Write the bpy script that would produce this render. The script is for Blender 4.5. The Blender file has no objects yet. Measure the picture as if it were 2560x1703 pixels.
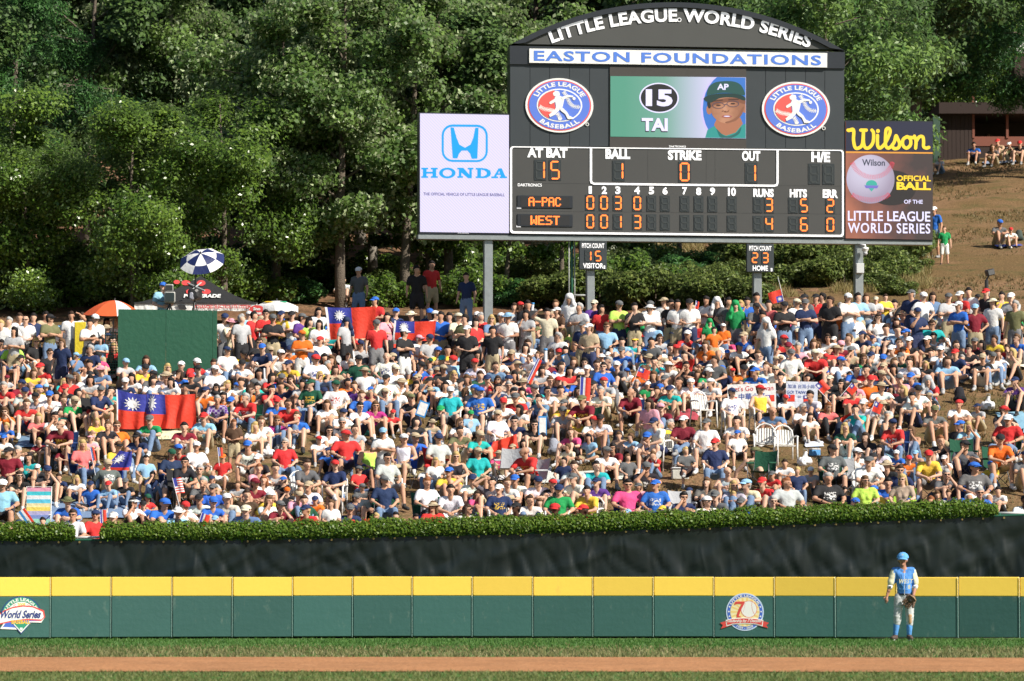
import bpy, math, random
import numpy as np
from mathutils import Vector, Matrix, noise

random.seed(11)
rs = np.random.RandomState(7)
scene = bpy.context.scene
COL = scene.collection

# ------------------------------------------------------------------ camera, sky, sun, exposure
F = 10000.0                      # focal length in pixels of the 2560 px wide photograph
CAMZ = 1.8
PITCH = math.atan(520.5 / F)
cam_d = bpy.data.cameras.new('camera')
cam_d.sensor_width = 36.0
cam_d.lens = 36.0 * F / 2560.0
cam_d.clip_start = 1.0
cam_d.clip_end = 1500.0
cam_d.dof.use_dof = True
cam_d.dof.focus_distance = 104.0
cam_d.dof.aperture_fstop = 2.8
cam = bpy.data.objects.new('camera', cam_d)
COL.objects.link(cam)
cam.location = (0, 0, CAMZ)
cam.rotation_euler = (math.pi / 2 + PITCH, 0, 0)
scene.camera = cam

SUN = Vector((0.86, -0.60, 0.84)).normalized()
SUN_EL = math.asin(SUN.z)
SUN_AZ = math.atan2(SUN.x, SUN.y)
world = bpy.data.worlds.new('World')
scene.world = world
world.use_nodes = True
wn = world.node_tree
wn.nodes.clear()
sky = wn.nodes.new('ShaderNodeTexSky')
sky.sky_type = 'NISHITA'
sky.sun_disc = False
sky.sun_elevation = SUN_EL
sky.sun_rotation = SUN_AZ
bg = wn.nodes.new('ShaderNodeBackground')
bg.inputs['Strength'].default_value = 0.07
wo = wn.nodes.new('ShaderNodeOutputWorld')
wn.links.new(sky.outputs[0], bg.inputs[0])
wn.links.new(bg.outputs[0], wo.inputs[0])

sun_d = bpy.data.lights.new('sun', 'SUN')
sun_d.energy = 5.0
sun_d.angle = math.radians(0.5)
sun_d.color = (1.0, 0.93, 0.82)
sun = bpy.data.objects.new('sun', sun_d)
COL.objects.link(sun)
sun.rotation_euler = SUN.to_track_quat('Z', 'Y').to_euler()

scene.view_settings.view_transform = 'Standard'
scene.view_settings.look = 'None'
scene.view_settings.gamma = 1.0
scene.view_settings.use_curve_mapping = False
scene.view_settings.exposure = 0.45

# ------------------------------------------------------------------ pixel <-> world helpers
_cp, _sp = math.cos(PITCH), math.sin(PITCH)
def ray(px, py):
    a, b = px - 1280.0, 851.5 - py
    return Vector((a, F * _cp - b * _sp, F * _sp + b * _cp))
def at(px, py, Y):
    d = ray(px, py)
    return Vector((0, 0, CAMZ)) + d * (Y / d.y)
def sc(Y):
    return F / Y
def lift(x):
    return max(0.0, 0.045 * (x + 2.5))
def terrain(x, Y):
    if Y < 84.0: return 0.0
    if Y < 86.0: z = 0.55 + 0.295 * (Y - 84.0)
    elif Y < 117: z = 1.14 + 0.23 * (Y - 86.0)
    elif Y < 121: z = 8.27 + 0.09 * (Y - 117)
    elif Y < 150: z = 8.63 + 0.17 * (Y - 121)
    elif Y < 186: z = 13.56 + 0.20 * (Y - 150)
    else: z = 20.76 + (0.03 if x > 14 else 0.12) * (Y - 186)
    return z + lift(x) * min(1.0, (Y - 84.0) / 2.0)
def on_ground(px, py, hh=0.0, y0=85.0, y1=230.0):
    """depth at which a point hh above the ground is seen at this pixel"""
    d = ray(px, py)
    Y = y0
    best = y0
    while Y < y1:
        x = d.x * Y / d.y
        z = CAMZ + d.z * Y / d.y
        if z <= terrain(x, Y) + hh:
            return Y
        Y += 0.1
        best = Y
    return best

# ------------------------------------------------------------------ materials
def new_mat(name):
    m = bpy.data.materials.new(name)
    m.use_nodes = True
    nt = m.node_tree
    b = nt.nodes['Principled BSDF']
    return m, nt, b
def N(nt, typ, **kw):
    n = nt.nodes.new(typ)
    for k, v in kw.items():
        setattr(n, k, v)
    return n
MATS = {}
def mat(name, col, rough=0.6, var=0.15, scale=4.0, bump=0.0, bscale=30.0, metal=0.0, emit=None, es=1.0, spec=0.5):
    """plain coloured surface with procedural mottling"""
    if name in MATS: return MATS[name]
    m, nt, b = new_mat(name)
    b.inputs['Roughness'].default_value = rough
    b.inputs['Metallic'].default_value = metal
    b.inputs['Specular IOR Level'].default_value = spec
    tc = N(nt, 'ShaderNodeTexCoord')
    if var > 0:
        nz = N(nt, 'ShaderNodeTexNoise'); nz.inputs['Scale'].default_value = scale; nz.inputs['Detail'].default_value = 5
        nt.links.new(tc.outputs['Object'], nz.inputs['Vector'])
        r = N(nt, 'ShaderNodeMapRange'); r.inputs[3].default_value = 1 - var; r.inputs[4].default_value = 1 + var
        nt.links.new(nz.outputs[0], r.inputs[0])
        mx = N(nt, 'ShaderNodeMix', data_type='RGBA', blend_type='MULTIPLY'); mx.inputs[0].default_value = 1
        mx.inputs[6].default_value = (*col, 1)
        nt.links.new(r.outputs[0], mx.inputs[7])
        nt.links.new(mx.outputs[2], b.inputs['Base Color'])
    else:
        b.inputs['Base Color'].default_value = (*col, 1)
    if bump > 0:
        n2 = N(nt, 'ShaderNodeTexNoise'); n2.inputs['Scale'].default_value = bscale; n2.inputs['Detail'].default_value = 4
        nt.links.new(tc.outputs['Object'], n2.inputs['Vector'])
        bp_ = N(nt, 'ShaderNodeBump'); bp_.inputs['Strength'].default_value = bump; bp_.inputs['Distance'].default_value = 0.05
        nt.links.new(n2.outputs[0], bp_.inputs['Height'])
        nt.links.new(bp_.outputs[0], b.inputs['Normal'])
    if emit:
        b.inputs['Emission Color'].default_value = (*emit, 1)
        b.inputs['Emission Strength'].default_value = es
    MATS[name] = m
    return m

# ------------------------------------------------------------------ object helpers
def link(name, me, parent=None, m=None):
    o = bpy.data.objects.new(name, me)
    COL.objects.link(o)
    if m is not None and me is not None and len(me.materials) == 0:
        me.materials.append(m)
    if parent is not None:
        o.parent = parent
    return o
def mesh(name, verts, faces, smooth=False):
    me = bpy.data.meshes.new(name)
    me.from_pydata([tuple(v) for v in verts], [], faces)
    if smooth:
        me.polygons.foreach_set('use_smooth', [True] * len(me.polygons))
    me.update()
    return me
def thing(name, label, cat, loc=(0, 0, 0), rz=0.0, group=None):
    o = bpy.data.objects.new(name, None)
    COL.objects.link(o)
    o.location = loc
    o.rotation_euler = (0, 0, rz)
    o.empty_display_size = 0.2
    o['label'] = label; o['category'] = cat
    if group: o['group'] = group
    return o
def tag(o, label, cat, group=None):
    o['label'] = label; o['category'] = cat
    if group: o['group'] = group
    return o
class MB:
    """collects shapes into one mesh"""
    def __init__(s): s.v = []; s.f = []; s.mi = []
    def add(s, vs, fs, mi=0):
        n = len(s.v)
        s.v += [tuple(v) for v in vs]
        s.f += [tuple(i + n for i in f) for f in fs]
        s.mi += [mi] * len(fs)
        return s
    def box(s, a, b, mi=0, bev=0.0):
        x0, y0, z0 = a; x1, y1, z1 = b
        if bev <= 0:
            vs = [(x0,y0,z0),(x1,y0,z0),(x1,y1,z0),(x0,y1,z0),(x0,y0,z1),(x1,y0,z1),(x1,y1,z1),(x0,y1,z1)]
            return s.add(vs, [(0,3,2,1),(4,5,6,7),(0,1,5,4),(1,2,6,5),(2,3,7,6),(3,0,4,7)], mi)
        e = bev
        pts = [(x0+e,z0),(x1-e,z0),(x1,z0+e),(x1,z1-e),(x1-e,z1),(x0+e,z1),(x0,z1-e),(x0,z0+e)]
        vs = []; fs = []
        for (y, sh) in ((y0, e), (y0 + e, 0), (y1, 0)):
            for (x, z) in pts:
                cx, cz = (x0+x1)/2, (z0+z1)/2
                vs.append((x + (sh if x < cx else -sh), y, z + (sh if z < cz else -sh)))
        for k in range(2):
            for i in range(8):
                j = (i+1) % 8
                fs.append((k*8+i, k*8+j, k*8+8+j, k*8+8+i))
        fs.append(tuple(range(7, -1, -1))); fs.append(tuple(range(16, 24)))
        fs = [tuple(reversed(f)) for f in fs]
        fs[-2] = tuple(range(0, 8)); fs[-1] = tuple(range(23, 15, -1))
        return s.add(vs, fs, mi)
    def tube(s, pts, r, n=8, mi=0, r1=None):
        pts = [Vector(p) for p in pts]
        base = len(s.v); rings = []
        up = Vector((0, 0, 1))
        for i, p in enumerate(pts):
            d = (pts[min(i+1, len(pts)-1)] - pts[max(i-1, 0)])
            if d.length < 1e-9: d = Vector((0, 0, 1))
            d.normalize()
            a = d.cross(up if abs(d.z) < 0.95 else Vector((1, 0, 0))).normalized()
            b = d.cross(a)
            rr = r if r1 is None else r + (r1 - r) * i / (len(pts) - 1)
            rings.append([p + a * rr * math.cos(2*math.pi*k/n) + b * rr * math.sin(2*math.pi*k/n) for k in range(n)])
        vs = [v for ring in rings for v in ring]
        fs = []
        for i in range(len(pts)-1):
            for k in range(n):
                fs.append((i*n+k, i*n+(k+1) % n, (i+1)*n+(k+1) % n, (i+1)*n+k))
        fs.append(tuple(range(n-1, -1, -1))); fs.append(tuple((len(pts)-1)*n+k for k in range(n)))
        return s.add(vs, fs, mi)
    def ball(s, c, r, n=10, m=6, mi=0, sc3=(1, 1, 1)):
        vs = []; fs = []
        for j in range(m+1):
            t = math.pi*j/m
            for k in range(n):
                a = 2*math.pi*k/n
                vs.append((c[0]+r*sc3[0]*math.sin(t)*math.cos(a), c[1]+r*sc3[1]*math.sin(t)*math.sin(a), c[2]+r*sc3[2]*math.cos(t)))
        for j in range(m):
            for k in range(n):
                fs.append((j*n+k, (j+1)*n+k, (j+1)*n+(k+1) % n, j*n+(k+1) % n))
        return s.add(vs, fs, mi)
    def prism(s, poly, y0, y1, mi=0):
        """poly in (x,z), counter-clockwise seen from -y; y0 is the front"""
        n = len(poly)
        a = sum(poly[i][0]*poly[(i+1) % n][1]-poly[(i+1) % n][0]*poly[i][1] for i in range(n))
        if a < 0: poly = poly[::-1]
        vs = [(x, y0, z) for x, z in poly] + [(x, y1, z) for x, z in poly]
        fs = [tuple(range(n)), tuple(range(2*n-1, n-1, -1))]
        for i in range(n):
            j = (i+1) % n
            fs.append((i, i+n, j+n, j))
        return s.add(vs, fs, mi)
    def strip(s, inner, outer, y0, y1, mi=0, closed=True):
        """band between two outlines of the same length"""
        n = len(inner); m = n if closed else n-1
        for i in range(m):
            j = (i+1) % n
            s.prism([inner[i], outer[i], outer[j], inner[j]], y0, y1, mi)
        return s
    def build(s, name, m=None, parent=None, smooth=False):
        me = mesh(name, s.v, s.f, smooth)
        mm = m if isinstance(m, (list, tuple)) else ([m] if m else [])
        for q in mm: me.materials.append(q)
        if len(mm) > 1: me.polygons.foreach_set('material_index', s.mi)
        return link(name, me, parent)
def np_mesh(name, verts, faces, nper, smooth=False):
    """fast mesh: verts (n,3), faces (m,nper)"""
    me = bpy.data.meshes.new(name)
    v = np.asarray(verts, np.float32); f = np.asarray(faces, np.int32)
    me.vertices.add(len(v)); me.vertices.foreach_set('co', v.ravel())
    me.loops.add(f.size); me.loops.foreach_set('vertex_index', f.ravel())
    me.polygons.add(len(f))
    me.polygons.foreach_set('loop_start', np.arange(0, f.size, nper, dtype=np.int32))
    me.polygons.foreach_set('loop_total', np.full(len(f), nper, np.int32))
    if smooth: me.polygons.foreach_set('use_smooth', np.ones(len(f), bool))
    me.update(); me.validate()
    return me

# ------------------------------------------------------------------ the ground
def ground_mat(name, c1, c2, c3, s1=0.35, s2=3.0, fine=40.0, bump=0.6):
    m, nt, b = new_mat(name)
    b.inputs['Roughness'].default_value = 0.95
    b.inputs['Specular IOR Level'].default_value = 0.15
    tc = N(nt, 'ShaderNodeTexCoord')
    def nz(scale, det=6, rough=0.6):
        n = N(nt, 'ShaderNodeTexNoise'); n.inputs['Scale'].default_value = scale
        n.inputs['Detail'].default_value = det; n.inputs['Roughness'].default_value = rough
        nt.links.new(tc.outputs['Object'], n.inputs['Vector']); return n
    def ramp(src, a, bb):
        r = N(nt, 'ShaderNodeMapRange'); r.clamp = True
        r.inputs[1].default_value = a; r.inputs[2].default_value = bb
        nt.links.new(src, r.inputs[0]); return r.outputs[0]
    a, c, f = nz(s1), nz(s2), nz(fine, 4)
    m1 = N(nt, 'ShaderNodeMix', data_type='RGBA'); m1.inputs[6].default_value = (*c1, 1); m1.inputs[7].default_value = (*c2, 1)
    nt.links.new(ramp(a.outputs[0], 0.42, 0.6), m1.inputs[0])
    m2 = N(nt, 'ShaderNodeMix', data_type='RGBA'); m2.inputs[7].default_value = (*c3, 1)
    nt.links.new(m1.outputs[2], m2.inputs[6]); nt.links.new(ramp(c.outputs[0], 0.5, 0.68), m2.inputs[0])
    m3 = N(nt, 'ShaderNodeMix', data_type='RGBA', blend_type='MULTIPLY'); m3.inputs[0].default_value = 1
    r = N(nt, 'ShaderNodeMapRange'); r.inputs[1].default_value = 0.3; r.inputs[2].default_value = 0.7
    r.inputs[3].default_value = 0.55; r.inputs[4].default_value = 1.4
    nt.links.new(f.outputs[0], r.inputs[0])
    nt.links.new(m2.outputs[2], m3.inputs[6]); nt.links.new(r.outputs[0], m3.inputs[7])
    nt.links.new(m3.outputs[2], b.inputs['Base Color'])
    bp_ = N(nt, 'ShaderNodeBump'); bp_.inputs['Strength'].default_value = bump; bp_.inputs['Distance'].default_value = 0.05
    nt.links.new(f.outputs[0], bp_.inputs['Height']); nt.links.new(bp_.outputs[0], b.inputs['Normal'])
    return m

def sheet(name, xs, ys, zf, m, uneven=0.0):
    vs = []; fs = []
    for j, y in enumerate(ys):
        for i, x in enumerate(xs):
            z = zf(x, y)
            if uneven: z += uneven * noise.noise(Vector((x * 0.35, y * 0.35, 0))) + 0.35 * uneven * noise.noise(Vector((x * 1.3, y * 1.3, 4)))
            vs.append((x, y, z))
    n = len(xs)
    for j in range(len(ys)-1):
        for i in range(n-1):
            fs.append((j*n+i, j*n+i+1, (j+1)*n+i+1, (j+1)*n+i))
    me = mesh(name, vs, fs, True)
    me.materials.append(m)
    o = link(name, me); o['kind'] = 'structure'
    return o
def frange(a, b, s):
    n = int(round((b-a)/s)); return [a+(b-a)*i/n for i in range(n+1)]
turf = ground_mat('turf', (0.075, 0.17, 0.035), (0.10, 0.185, 0.05), (0.13, 0.17, 0.06), 0.25, 1.5, 22, 0.8)
hill_mat = ground_mat('worn_hill_grass', (0.18, 0.115, 0.052), (0.25, 0.15, 0.08), (0.115, 0.10, 0.038), 0.22, 1.1, 14, 0.9)
wood_floor = ground_mat('leaf_litter', (0.20, 0.105, 0.06), (0.26, 0.15, 0.085), (0.07, 0.06, 0.03), 0.5, 1.6, 9, 1.0)
sheet('ground', frange(-700, 700, 50), frange(-200, 900, 50), lambda x, y: -0.9 if y > 60 else -0.06, turf)
sheet('outfield_grass', frange(-30, 30, 2), frange(30, 84.0, 2), lambda x, y: -0.004, turf)
dirt = ground_mat('infield_dirt', (0.44, 0.21, 0.095), (0.36, 0.175, 0.08), (0.50, 0.255, 0.125), 0.6, 3.0, 18, 0.3)
# infield dirt, its edges gently curved
xs = frange(-16, 16, 0.5)
vs = []; fs = []
def dirt_far(x): return 66.4 - 0.004 * (x + 3) ** 2 + 0.06 * noise.noise(Vector((x * 0.9, 0, 0)))
def dirt_near(x): return 58.6 - 0.003 * (x + 3) ** 2 + 0.05 * noise.noise(Vector((x * 0.9, 7, 0)))
for x in xs: vs += [(x, dirt_near(x), 0.012), (x, dirt_far(x), 0.012)]
for i in range(len(xs)-1): fs.append((2*i, 2*i+2, 2*i+3, 2*i+1))
o = link('infield_dirt', mesh('infield_dirt', vs, fs), None, dirt); o['kind'] = 'structure'
# hillside where the spectators sit (worn grass) and wooded bank behind
sheet('hillside', frange(-45, 50, 0.5), frange(84.0, 121.0, 0.5), terrain, hill_mat, 0.05)
# the bank: litter under the trees to the left, worn grass to the right
def bank_split(y): return 8.6 + (y - 121) * 0.11
vsL = [(-26 - (y-121)*0.3) for y in frange(121, 215, 1)]
def bank(name, m, right):
    ys = frange(120.6, 330, 1.0); vs = []; fs = []; nn = 40
    for y in ys:
        s = bank_split(y) + 0.6 * noise.noise(Vector((0, y * 0.2, 0)))
        x0, x1 = (s, 70.0) if right else (-75.0, s + 0.5)
        for i in range(nn+1):
            x = x0 + (x1-x0)*i/nn
            e = 0.22 * noise.noise(Vector((x * 0.3, y * 0.3, 2))) + 0.08 * noise.noise(Vector((x * 1.1, y * 1.1, 5)))
            vs.append((x, y, terrain(x, y) + (e if 122 < y else -0.03)))
    for j in range(len(ys)-1):
        for i in range(nn):
            fs.append((j*(nn+1)+i, j*(nn+1)+i+1, (j+1)*(nn+1)+i+1, (j+1)*(nn+1)+i))
    me = mesh(name, vs, fs, True); me.materials.append(m)
    o = link(name, me); o['kind'] = 'structure'
    return o
bank('wooded_bank', wood_floor, False)
bank('upper_hillside', hill_mat, True)

# turf blades: short tufts over the near and far grass
def tufts(name, pts, h, w, col, var=0.35):
    n = len(pts); P_ = np.array(pts, np.float32)
    k = 3
    V = []; Fc = []
    base = np.repeat(P_, k, axis=0)
    m_ = len(base)
    ang = rs.uniform(0, math.pi*2, m_); lean = rs.normal(0, 0.45, (m_, 2)) * h
    ww = w * rs.uniform(0.6, 1.3, m_); hh = h * rs.uniform(0.6, 1.3, m_)
    off = rs.normal(0, w * 1.5, (m_, 2))
    c = base.copy(); c[:, :2] += off
    a = c.copy(); a[:, 0] += np.cos(ang)*ww; a[:, 1] += np.sin(ang)*ww
    b = c.copy(); b[:, 0] -= np.cos(ang)*ww; b[:, 1] -= np.sin(ang)*ww
    t = c.copy(); t[:, :2] += lean; t[:, 2] += hh
    V = np.stack([a, b, t], 1).reshape(-1, 3)
    Fc = np.arange(len(V)).reshape(-1, 3)
    me = np_mesh(name, V, Fc, 3)
    at_ = me.attributes.new('tint', 'FLOAT', 'FACE')
    at_.data.foreach_set('value', rs.uniform(0, 1, len(Fc)).astype(np.float32))
    me.materials.append(leaf_mat(name + '_blades', *col))
    o = link(name, me); o['kind'] = 'stuff'
    return o
def leaf_mat(name, c0, c1, back=None, rough=0.55, trans=0.35):
    m, nt, b = new_mat(name)
    b.inputs['Roughness'].default_value = rough
    b.inputs['Specular IOR Level'].default_value = 0.35
    at_ = N(nt, 'ShaderNodeAttribute'); at_.attribute_name = 'tint'
    mx = N(nt, 'ShaderNodeMix', data_type='RGBA'); mx.inputs[6].default_value = (*c0, 1); mx.inputs[7].default_value = (*c1, 1)
    nt.links.new(at_.outputs['Fac'], mx.inputs[0])
    src = mx.outputs[2]
    if back:
        g = N(nt, 'ShaderNodeNewGeometry')
        m2 = N(nt, 'ShaderNodeMix', data_type='RGBA'); m2.inputs[7].default_value = (*back, 1)
        nt.links.new(src, m2.inputs[6]); nt.links.new(g.outputs['Backfacing'], m2.inputs[0]); src = m2.outputs[2]
    nt.links.new(src, b.inputs['Base Color'])
    tr = N(nt, 'ShaderNodeBsdfTranslucent'); nt.links.new(src, tr.inputs['Color'])
    ms = N(nt, 'ShaderNodeMixShader'); ms.inputs[0].default_value = trans
    out = nt.nodes['Material Output']
    nt.links.new(b.outputs[0], ms.inputs[1]); nt.links.new(tr.outputs[0], ms.inputs[2]); nt.links.new(ms.outputs[0], out.inputs[0])
    return m
pts = []
for _ in range(17000):
    x, y = rs.uniform(-11, 11), rs.uniform(66.0, 79.6)
    if y > dirt_far(x) - 0.02: pts.append((x, y, -0.005))
tufts('grass_blades', [p for p in pts if p[1] > 71 + rs.normal(0, 1.2)], 0.05, 0.012, ((0.05, 0.16, 0.025), (0.13, 0.24, 0.06)))
tufts('dry_edge_grass', [p for p in pts if p[1] < 72.5 + rs.normal(0, 1.2)], 0.06, 0.014, ((0.13, 0.16, 0.05), (0.36, 0.31, 0.15)))
pts = []
for _ in range(9000):
    x, y = rs.uniform(-9, 9), rs.uniform(53.0, 58.7)
    if y < dirt_near(x) + 0.02: pts.append((x, y, -0.005))
tufts('infield_grass_blades', pts, 0.045, 0.010, ((0.11, 0.155, 0.04), (0.28, 0.29, 0.11)))
pts = []
for _ in range(26000):
    x, y = rs.uniform(-16, 25), rs.uniform(86, 120)
    if noise.noise(Vector((x*0.3, y*0.3, 9))) > -0.12: pts.append((x, y, terrain(x, y) - 0.01))
for _ in range(16000):
    y = rs.uniform(121, 185); x = rs.uniform(bank_split(y)-1.5, 26)
    if noise.noise(Vector((x*0.22, y*0.22, 3))) > -0.02: pts.append((x, y, terrain(x, y) - 0.02))
tufts('dry_hill_grass', pts, 0.10, 0.022, ((0.12, 0.11, 0.04), (0.28, 0.20, 0.10)))

# ------------------------------------------------------------------ lettering helper
_text_cache = {}
def glyphs(s, bold=0.0, res=3, spacing=1.0):
    """flat outline mesh (verts 2d, faces) of a word in the built-in font"""
    key = (s, bold, res, spacing)
    if key in _text_cache: return _text_cache[key]
    cu = bpy.data.curves.new('lettering', 'FONT')
    cu.body = s; cu.size = 1.0; cu.offset = bold; cu.resolution_u = res; cu.space_character = spacing
    ob = bpy.data.objects.new('lettering', cu)
    COL.objects.link(ob)
    dg = bpy.context.evaluated_depsgraph_get()
    me = bpy.data.meshes.new_from_object(ob.evaluated_get(dg))
    v = np.array([tuple(x.co) for x in me.vertices])[:, :2]
    f = [tuple(p.vertices) for p in me.polygons]
    bpy.data.objects.remove(ob); bpy.data.curves.remove(cu); bpy.data.meshes.remove(me)
    _text_cache[key] = (v, f)
    return v, f
def letters(mb, s, cx, cz, w, h, y, mi=0, bold=0.0, arc=None, spacing=1.0, slant=0.0):
    """word fitted into a box centred at (cx,cz) in x,z at depth y; arc=(xc,zc,rx,rz,a_mid,flip) bends it"""
    v, f = glyphs(s, bold, 3, spacing)
    mn, mx = v.min(0), v.max(0)
    u = (v - mn) / (mx - mn)
    out = []
    for (a, b) in u:
        if arc is None:
            out.append((cx + (a - .5) * w + slant * (b - .5) * h, y, cz + (b - .5) * h))
        else:
            xc, zc, rx, rz, span, r_in, r_out, flip = arc
            if not flip:
                th = math.pi/2 + span * (0.5 - a); r = r_in + (r_out - r_in) * b
            else:
                th = -math.pi/2 - span * (0.5 - a); r = r_out + (r_in - r_out) * b
            out.append((xc + rx * r * math.cos(th), y, zc + rz * r * math.sin(th)))
    # faces wound to face -y
    mb.add(out, [tuple(q) for q in f], mi)
def stroke(mb, pts, w, y, mi=0, n=9, w1=None):
    """a pen stroke with round joins"""
    pts = [Vector(p) for p in pts]
    for i in range(len(pts)-1):
        a, b = pts[i], pts[i+1]
        d = b - a
        if d.length < 1e-6: continue
        nrm = Vector((-d.y, d.x)).normalized() * w / 2
        mb.add([(a.x+nrm.x, y, a.y+nrm.y), (a.x-nrm.x, y, a.y-nrm.y), (b.x-nrm.x, y, b.y-nrm.y), (b.x+nrm.x, y, b.y+nrm.y)], [(0, 1, 2, 3)], mi)
    for k, p in enumerate(pts):
        mb.add([(p.x + w/2*math.cos(2*math.pi*j/n), y - 0.0004 - 0.00002*(k % 7), p.y + w/2*math.sin(2*math.pi*j/n)) for j in range(n)], [tuple(range(n))], mi)
def spline(pts, k=6):
    out = []
    P_ = [Vector(p) for p in pts]
    for i in range(len(P_)-1):
        p0 = P_[max(i-1, 0)]; p1 = P_[i]; p2 = P_[i+1]; p3 = P_[min(i+2, len(P_)-1)]
        for j in range(k):
            t = j/k
            out.append(0.5*((2*p1)+(p2-p0)*t+(2*p0-5*p1+4*p2-p3)*t*t+(3*p1-p0-3*p2+p3)*t**3))
    out.append(P_[-1]); return out
def ell(cx, cz, rx, rz, n=48, a0=0.0, a1=2*math.pi):
    return [(cx+rx*math.cos(a0+(a1-a0)*i/n), cz+rz*math.sin(a0+(a1-a0)*i/n)) for i in range(n)]

PAL = dict(white=(0.80, 0.80, 0.78), red=(0.62, 0.03, 0.03), blue=(0.03, 0.09, 0.45))
def paint(name, col, **k): return mat('paint_' + name, col, k.pop('rough', 0.45), k.pop('var', 0.05), **k)
P_WHITE = paint('white', (0.80, 0.80, 0.78)); P_RED = paint('red', (0.66, 0.07, 0.06)); P_BLUE = paint('blue', (0.06, 0.14, 0.56))
P_NAVY = paint('navy', (0.02, 0.04, 0.2)); P_GREEN = paint('sign_green', (0.03, 0.28, 0.17)); P_YEL = paint('sign_yellow', (0.80, 0.52, 0.06))
P_BLACK = paint('black', (0.02, 0.02, 0.022)); P_CREAM = paint('cream', (0.82, 0.72, 0.42))

# ------------------------------------------------------------------ outfield wall of padded panels
def wallY(x): return 80.85 - 0.0125 * x * x
wall_green = mat('wall_pad_green', (0.038, 0.110, 0.100), 0.38, 0.10, 1.3, 0.12, 9.0)
def scuff(m_, col, sc_, lo, hi):
    nt = m_.node_tree; b = nt.nodes['Principled BSDF']; src = b.inputs['Base Color'].links[0].from_socket
    tc = N(nt, 'ShaderNodeTexCoord'); oi = N(nt, 'ShaderNodeObjectInfo'); ad = N(nt, 'ShaderNodeVectorMath', operation='ADD'); ml = N(nt, 'ShaderNodeMath', operation='MULTIPLY'); ml.inputs[1].default_value = 50
    nt.links.new(oi.outputs['Random'], ml.inputs[0]); nt.links.new(tc.outputs['Object'], ad.inputs[0]); nt.links.new(ml.outputs[0], ad.inputs[1])
    mp = N(nt, 'ShaderNodeMapping'); mp.inputs['Scale'].default_value = (sc_, 1, sc_*.45); mp.inputs['Rotation'].default_value = (0, .5, 0); nt.links.new(ad.outputs[0], mp.inputs[0])
    nz = N(nt, 'ShaderNodeTexNoise'); nz.inputs['Scale'].default_value = 1; nz.inputs['Detail'].default_value = 7; nz.inputs['Roughness'].default_value = .7; nt.links.new(mp.outputs[0], nz.inputs[0])
    r = N(nt, 'ShaderNodeMapRange'); r.inputs[1].default_value = lo; r.inputs[2].default_value = hi; r.inputs[4].default_value = .6; nt.links.new(nz.outputs[0], r.inputs[0])
    mx = N(nt, 'ShaderNodeMix', data_type='RGBA'); mx.inputs[7].default_value = (*col, 1); nt.links.new(src, mx.inputs[6]); nt.links.new(r.outputs[0], mx.inputs[0])
    # each pad faded a little differently
    hv = N(nt, 'ShaderNodeHueSaturation'); r2 = N(nt, 'ShaderNodeMapRange'); r2.inputs[3].default_value = .88; r2.inputs[4].default_value = 1.12; nt.links.new(oi.outputs['Random'], r2.inputs[0]); nt.links.new(r2.outputs[0], hv.inputs['Value'])
    nt.links.new(mx.outputs[2], hv.inputs['Color']); nt.links.new(hv.outputs[0], b.inputs['Base Color'])
scuff(wall_green, (.14, .20, .17), 5, .60, .72)
wall_yellow = mat('wall_pad_yellow', (0.85, 0.58, 0.085), 0.42, 0.05, 1.0, 0.05, 9.0)
scuff(wall_yellow, (.62, .40, .10), 3, .62, .78)
wall = thing('outfield_wall', 'low green padded outfield wall with a yellow top band, behind the fielder', 'wall', (0, 80.8, 0))
WH, YB = 1.235, 0.385
seams = [119, 258, 398, 537, 675, 813, 950, 1088, 1227, 1365, 1504, 1643, 1782, 1922, 2063, 2204, 2345]
seams = [s * 1.0861 for s in seams]
seams = [-32 - 151*k for k in (3, 2, 1, 0)] + seams + [2547 + 153*k for k in (1, 2, 3, 4)]
def wall_x(px):
    x = (px-1280)/F*80
    for _ in range(4): x = (px-1280)/F*wallY(x)
    return x
sx = [wall_x(p) for p in seams]
panel_of = {}
for i in range(len(sx)-1):
    a, b = sx[i], sx[i+1]
    A, B = Vector((a, wallY(a), 0)), Vector((b, wallY(b), 0))
    L = (B-A).length; ang = math.atan2(B.y-A.y, B.x-A.x)
    jit = rs.uniform(-0.006, 0.006)
    g = MB().box((0.006, 0.0, 0.035), (L-0.006, 0.07, WH-YB-0.001), 0, 0.012).build('panel', wall_green, wall)
    g.location = (A.x, A.y-80.8, jit); g.rotation_euler = (0, 0, ang + rs.uniform(-0.004, 0.004))
    MB().box((0.006, -0.003, WH-YB+0.001), (L-0.006, 0.075, WH), 0, 0.014).build('top_band', wall_yellow, g)
    panel_of[i] = (g, L)
MB().box((-13, 0.1, -0.02), (13, 0.14, WH-0.02)).build('backing', mat('wall_backing', (0.02, 0.022, 0.02), 0.8), wall)
# rope-like seam beading between the pads
bead = MB()
for i, a in enumerate(sx):
    bead.tube([(a-0.009, wallY(a)-80.8-0.012, 0.03), (a-0.009, wallY(a)-80.8-0.012, WH-YB)], 0.007, 6, 0)
    bead.tube([(a-0.009, wallY(a)-80.8-0.012, WH-YB), (a-0.009, wallY(a)-80.8-0.012, WH)], 0.007, 6, 1)
bo = bead.build('seam_beading', [mat('bead_green', (0.22, 0.36, 0.33), 0.4, 0.0), mat('bead_yellow', (0.9, 0.75, 0.35), 0.4, 0.0)], wall)
bo['kind'] = 'stuff'

def wall_frame(cxpx, cypx):
    """local frame on the wall face at a pixel: origin, rotation, metres per pixel"""
    x = wall_x(cxpx); y = wallY(x); s = sc(y)
    z = at(cxpx, cypx, y).z
    slope = math.atan(-0.025 * x)
    return (x, y - 0.012, z), slope, 1.0 / s

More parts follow.
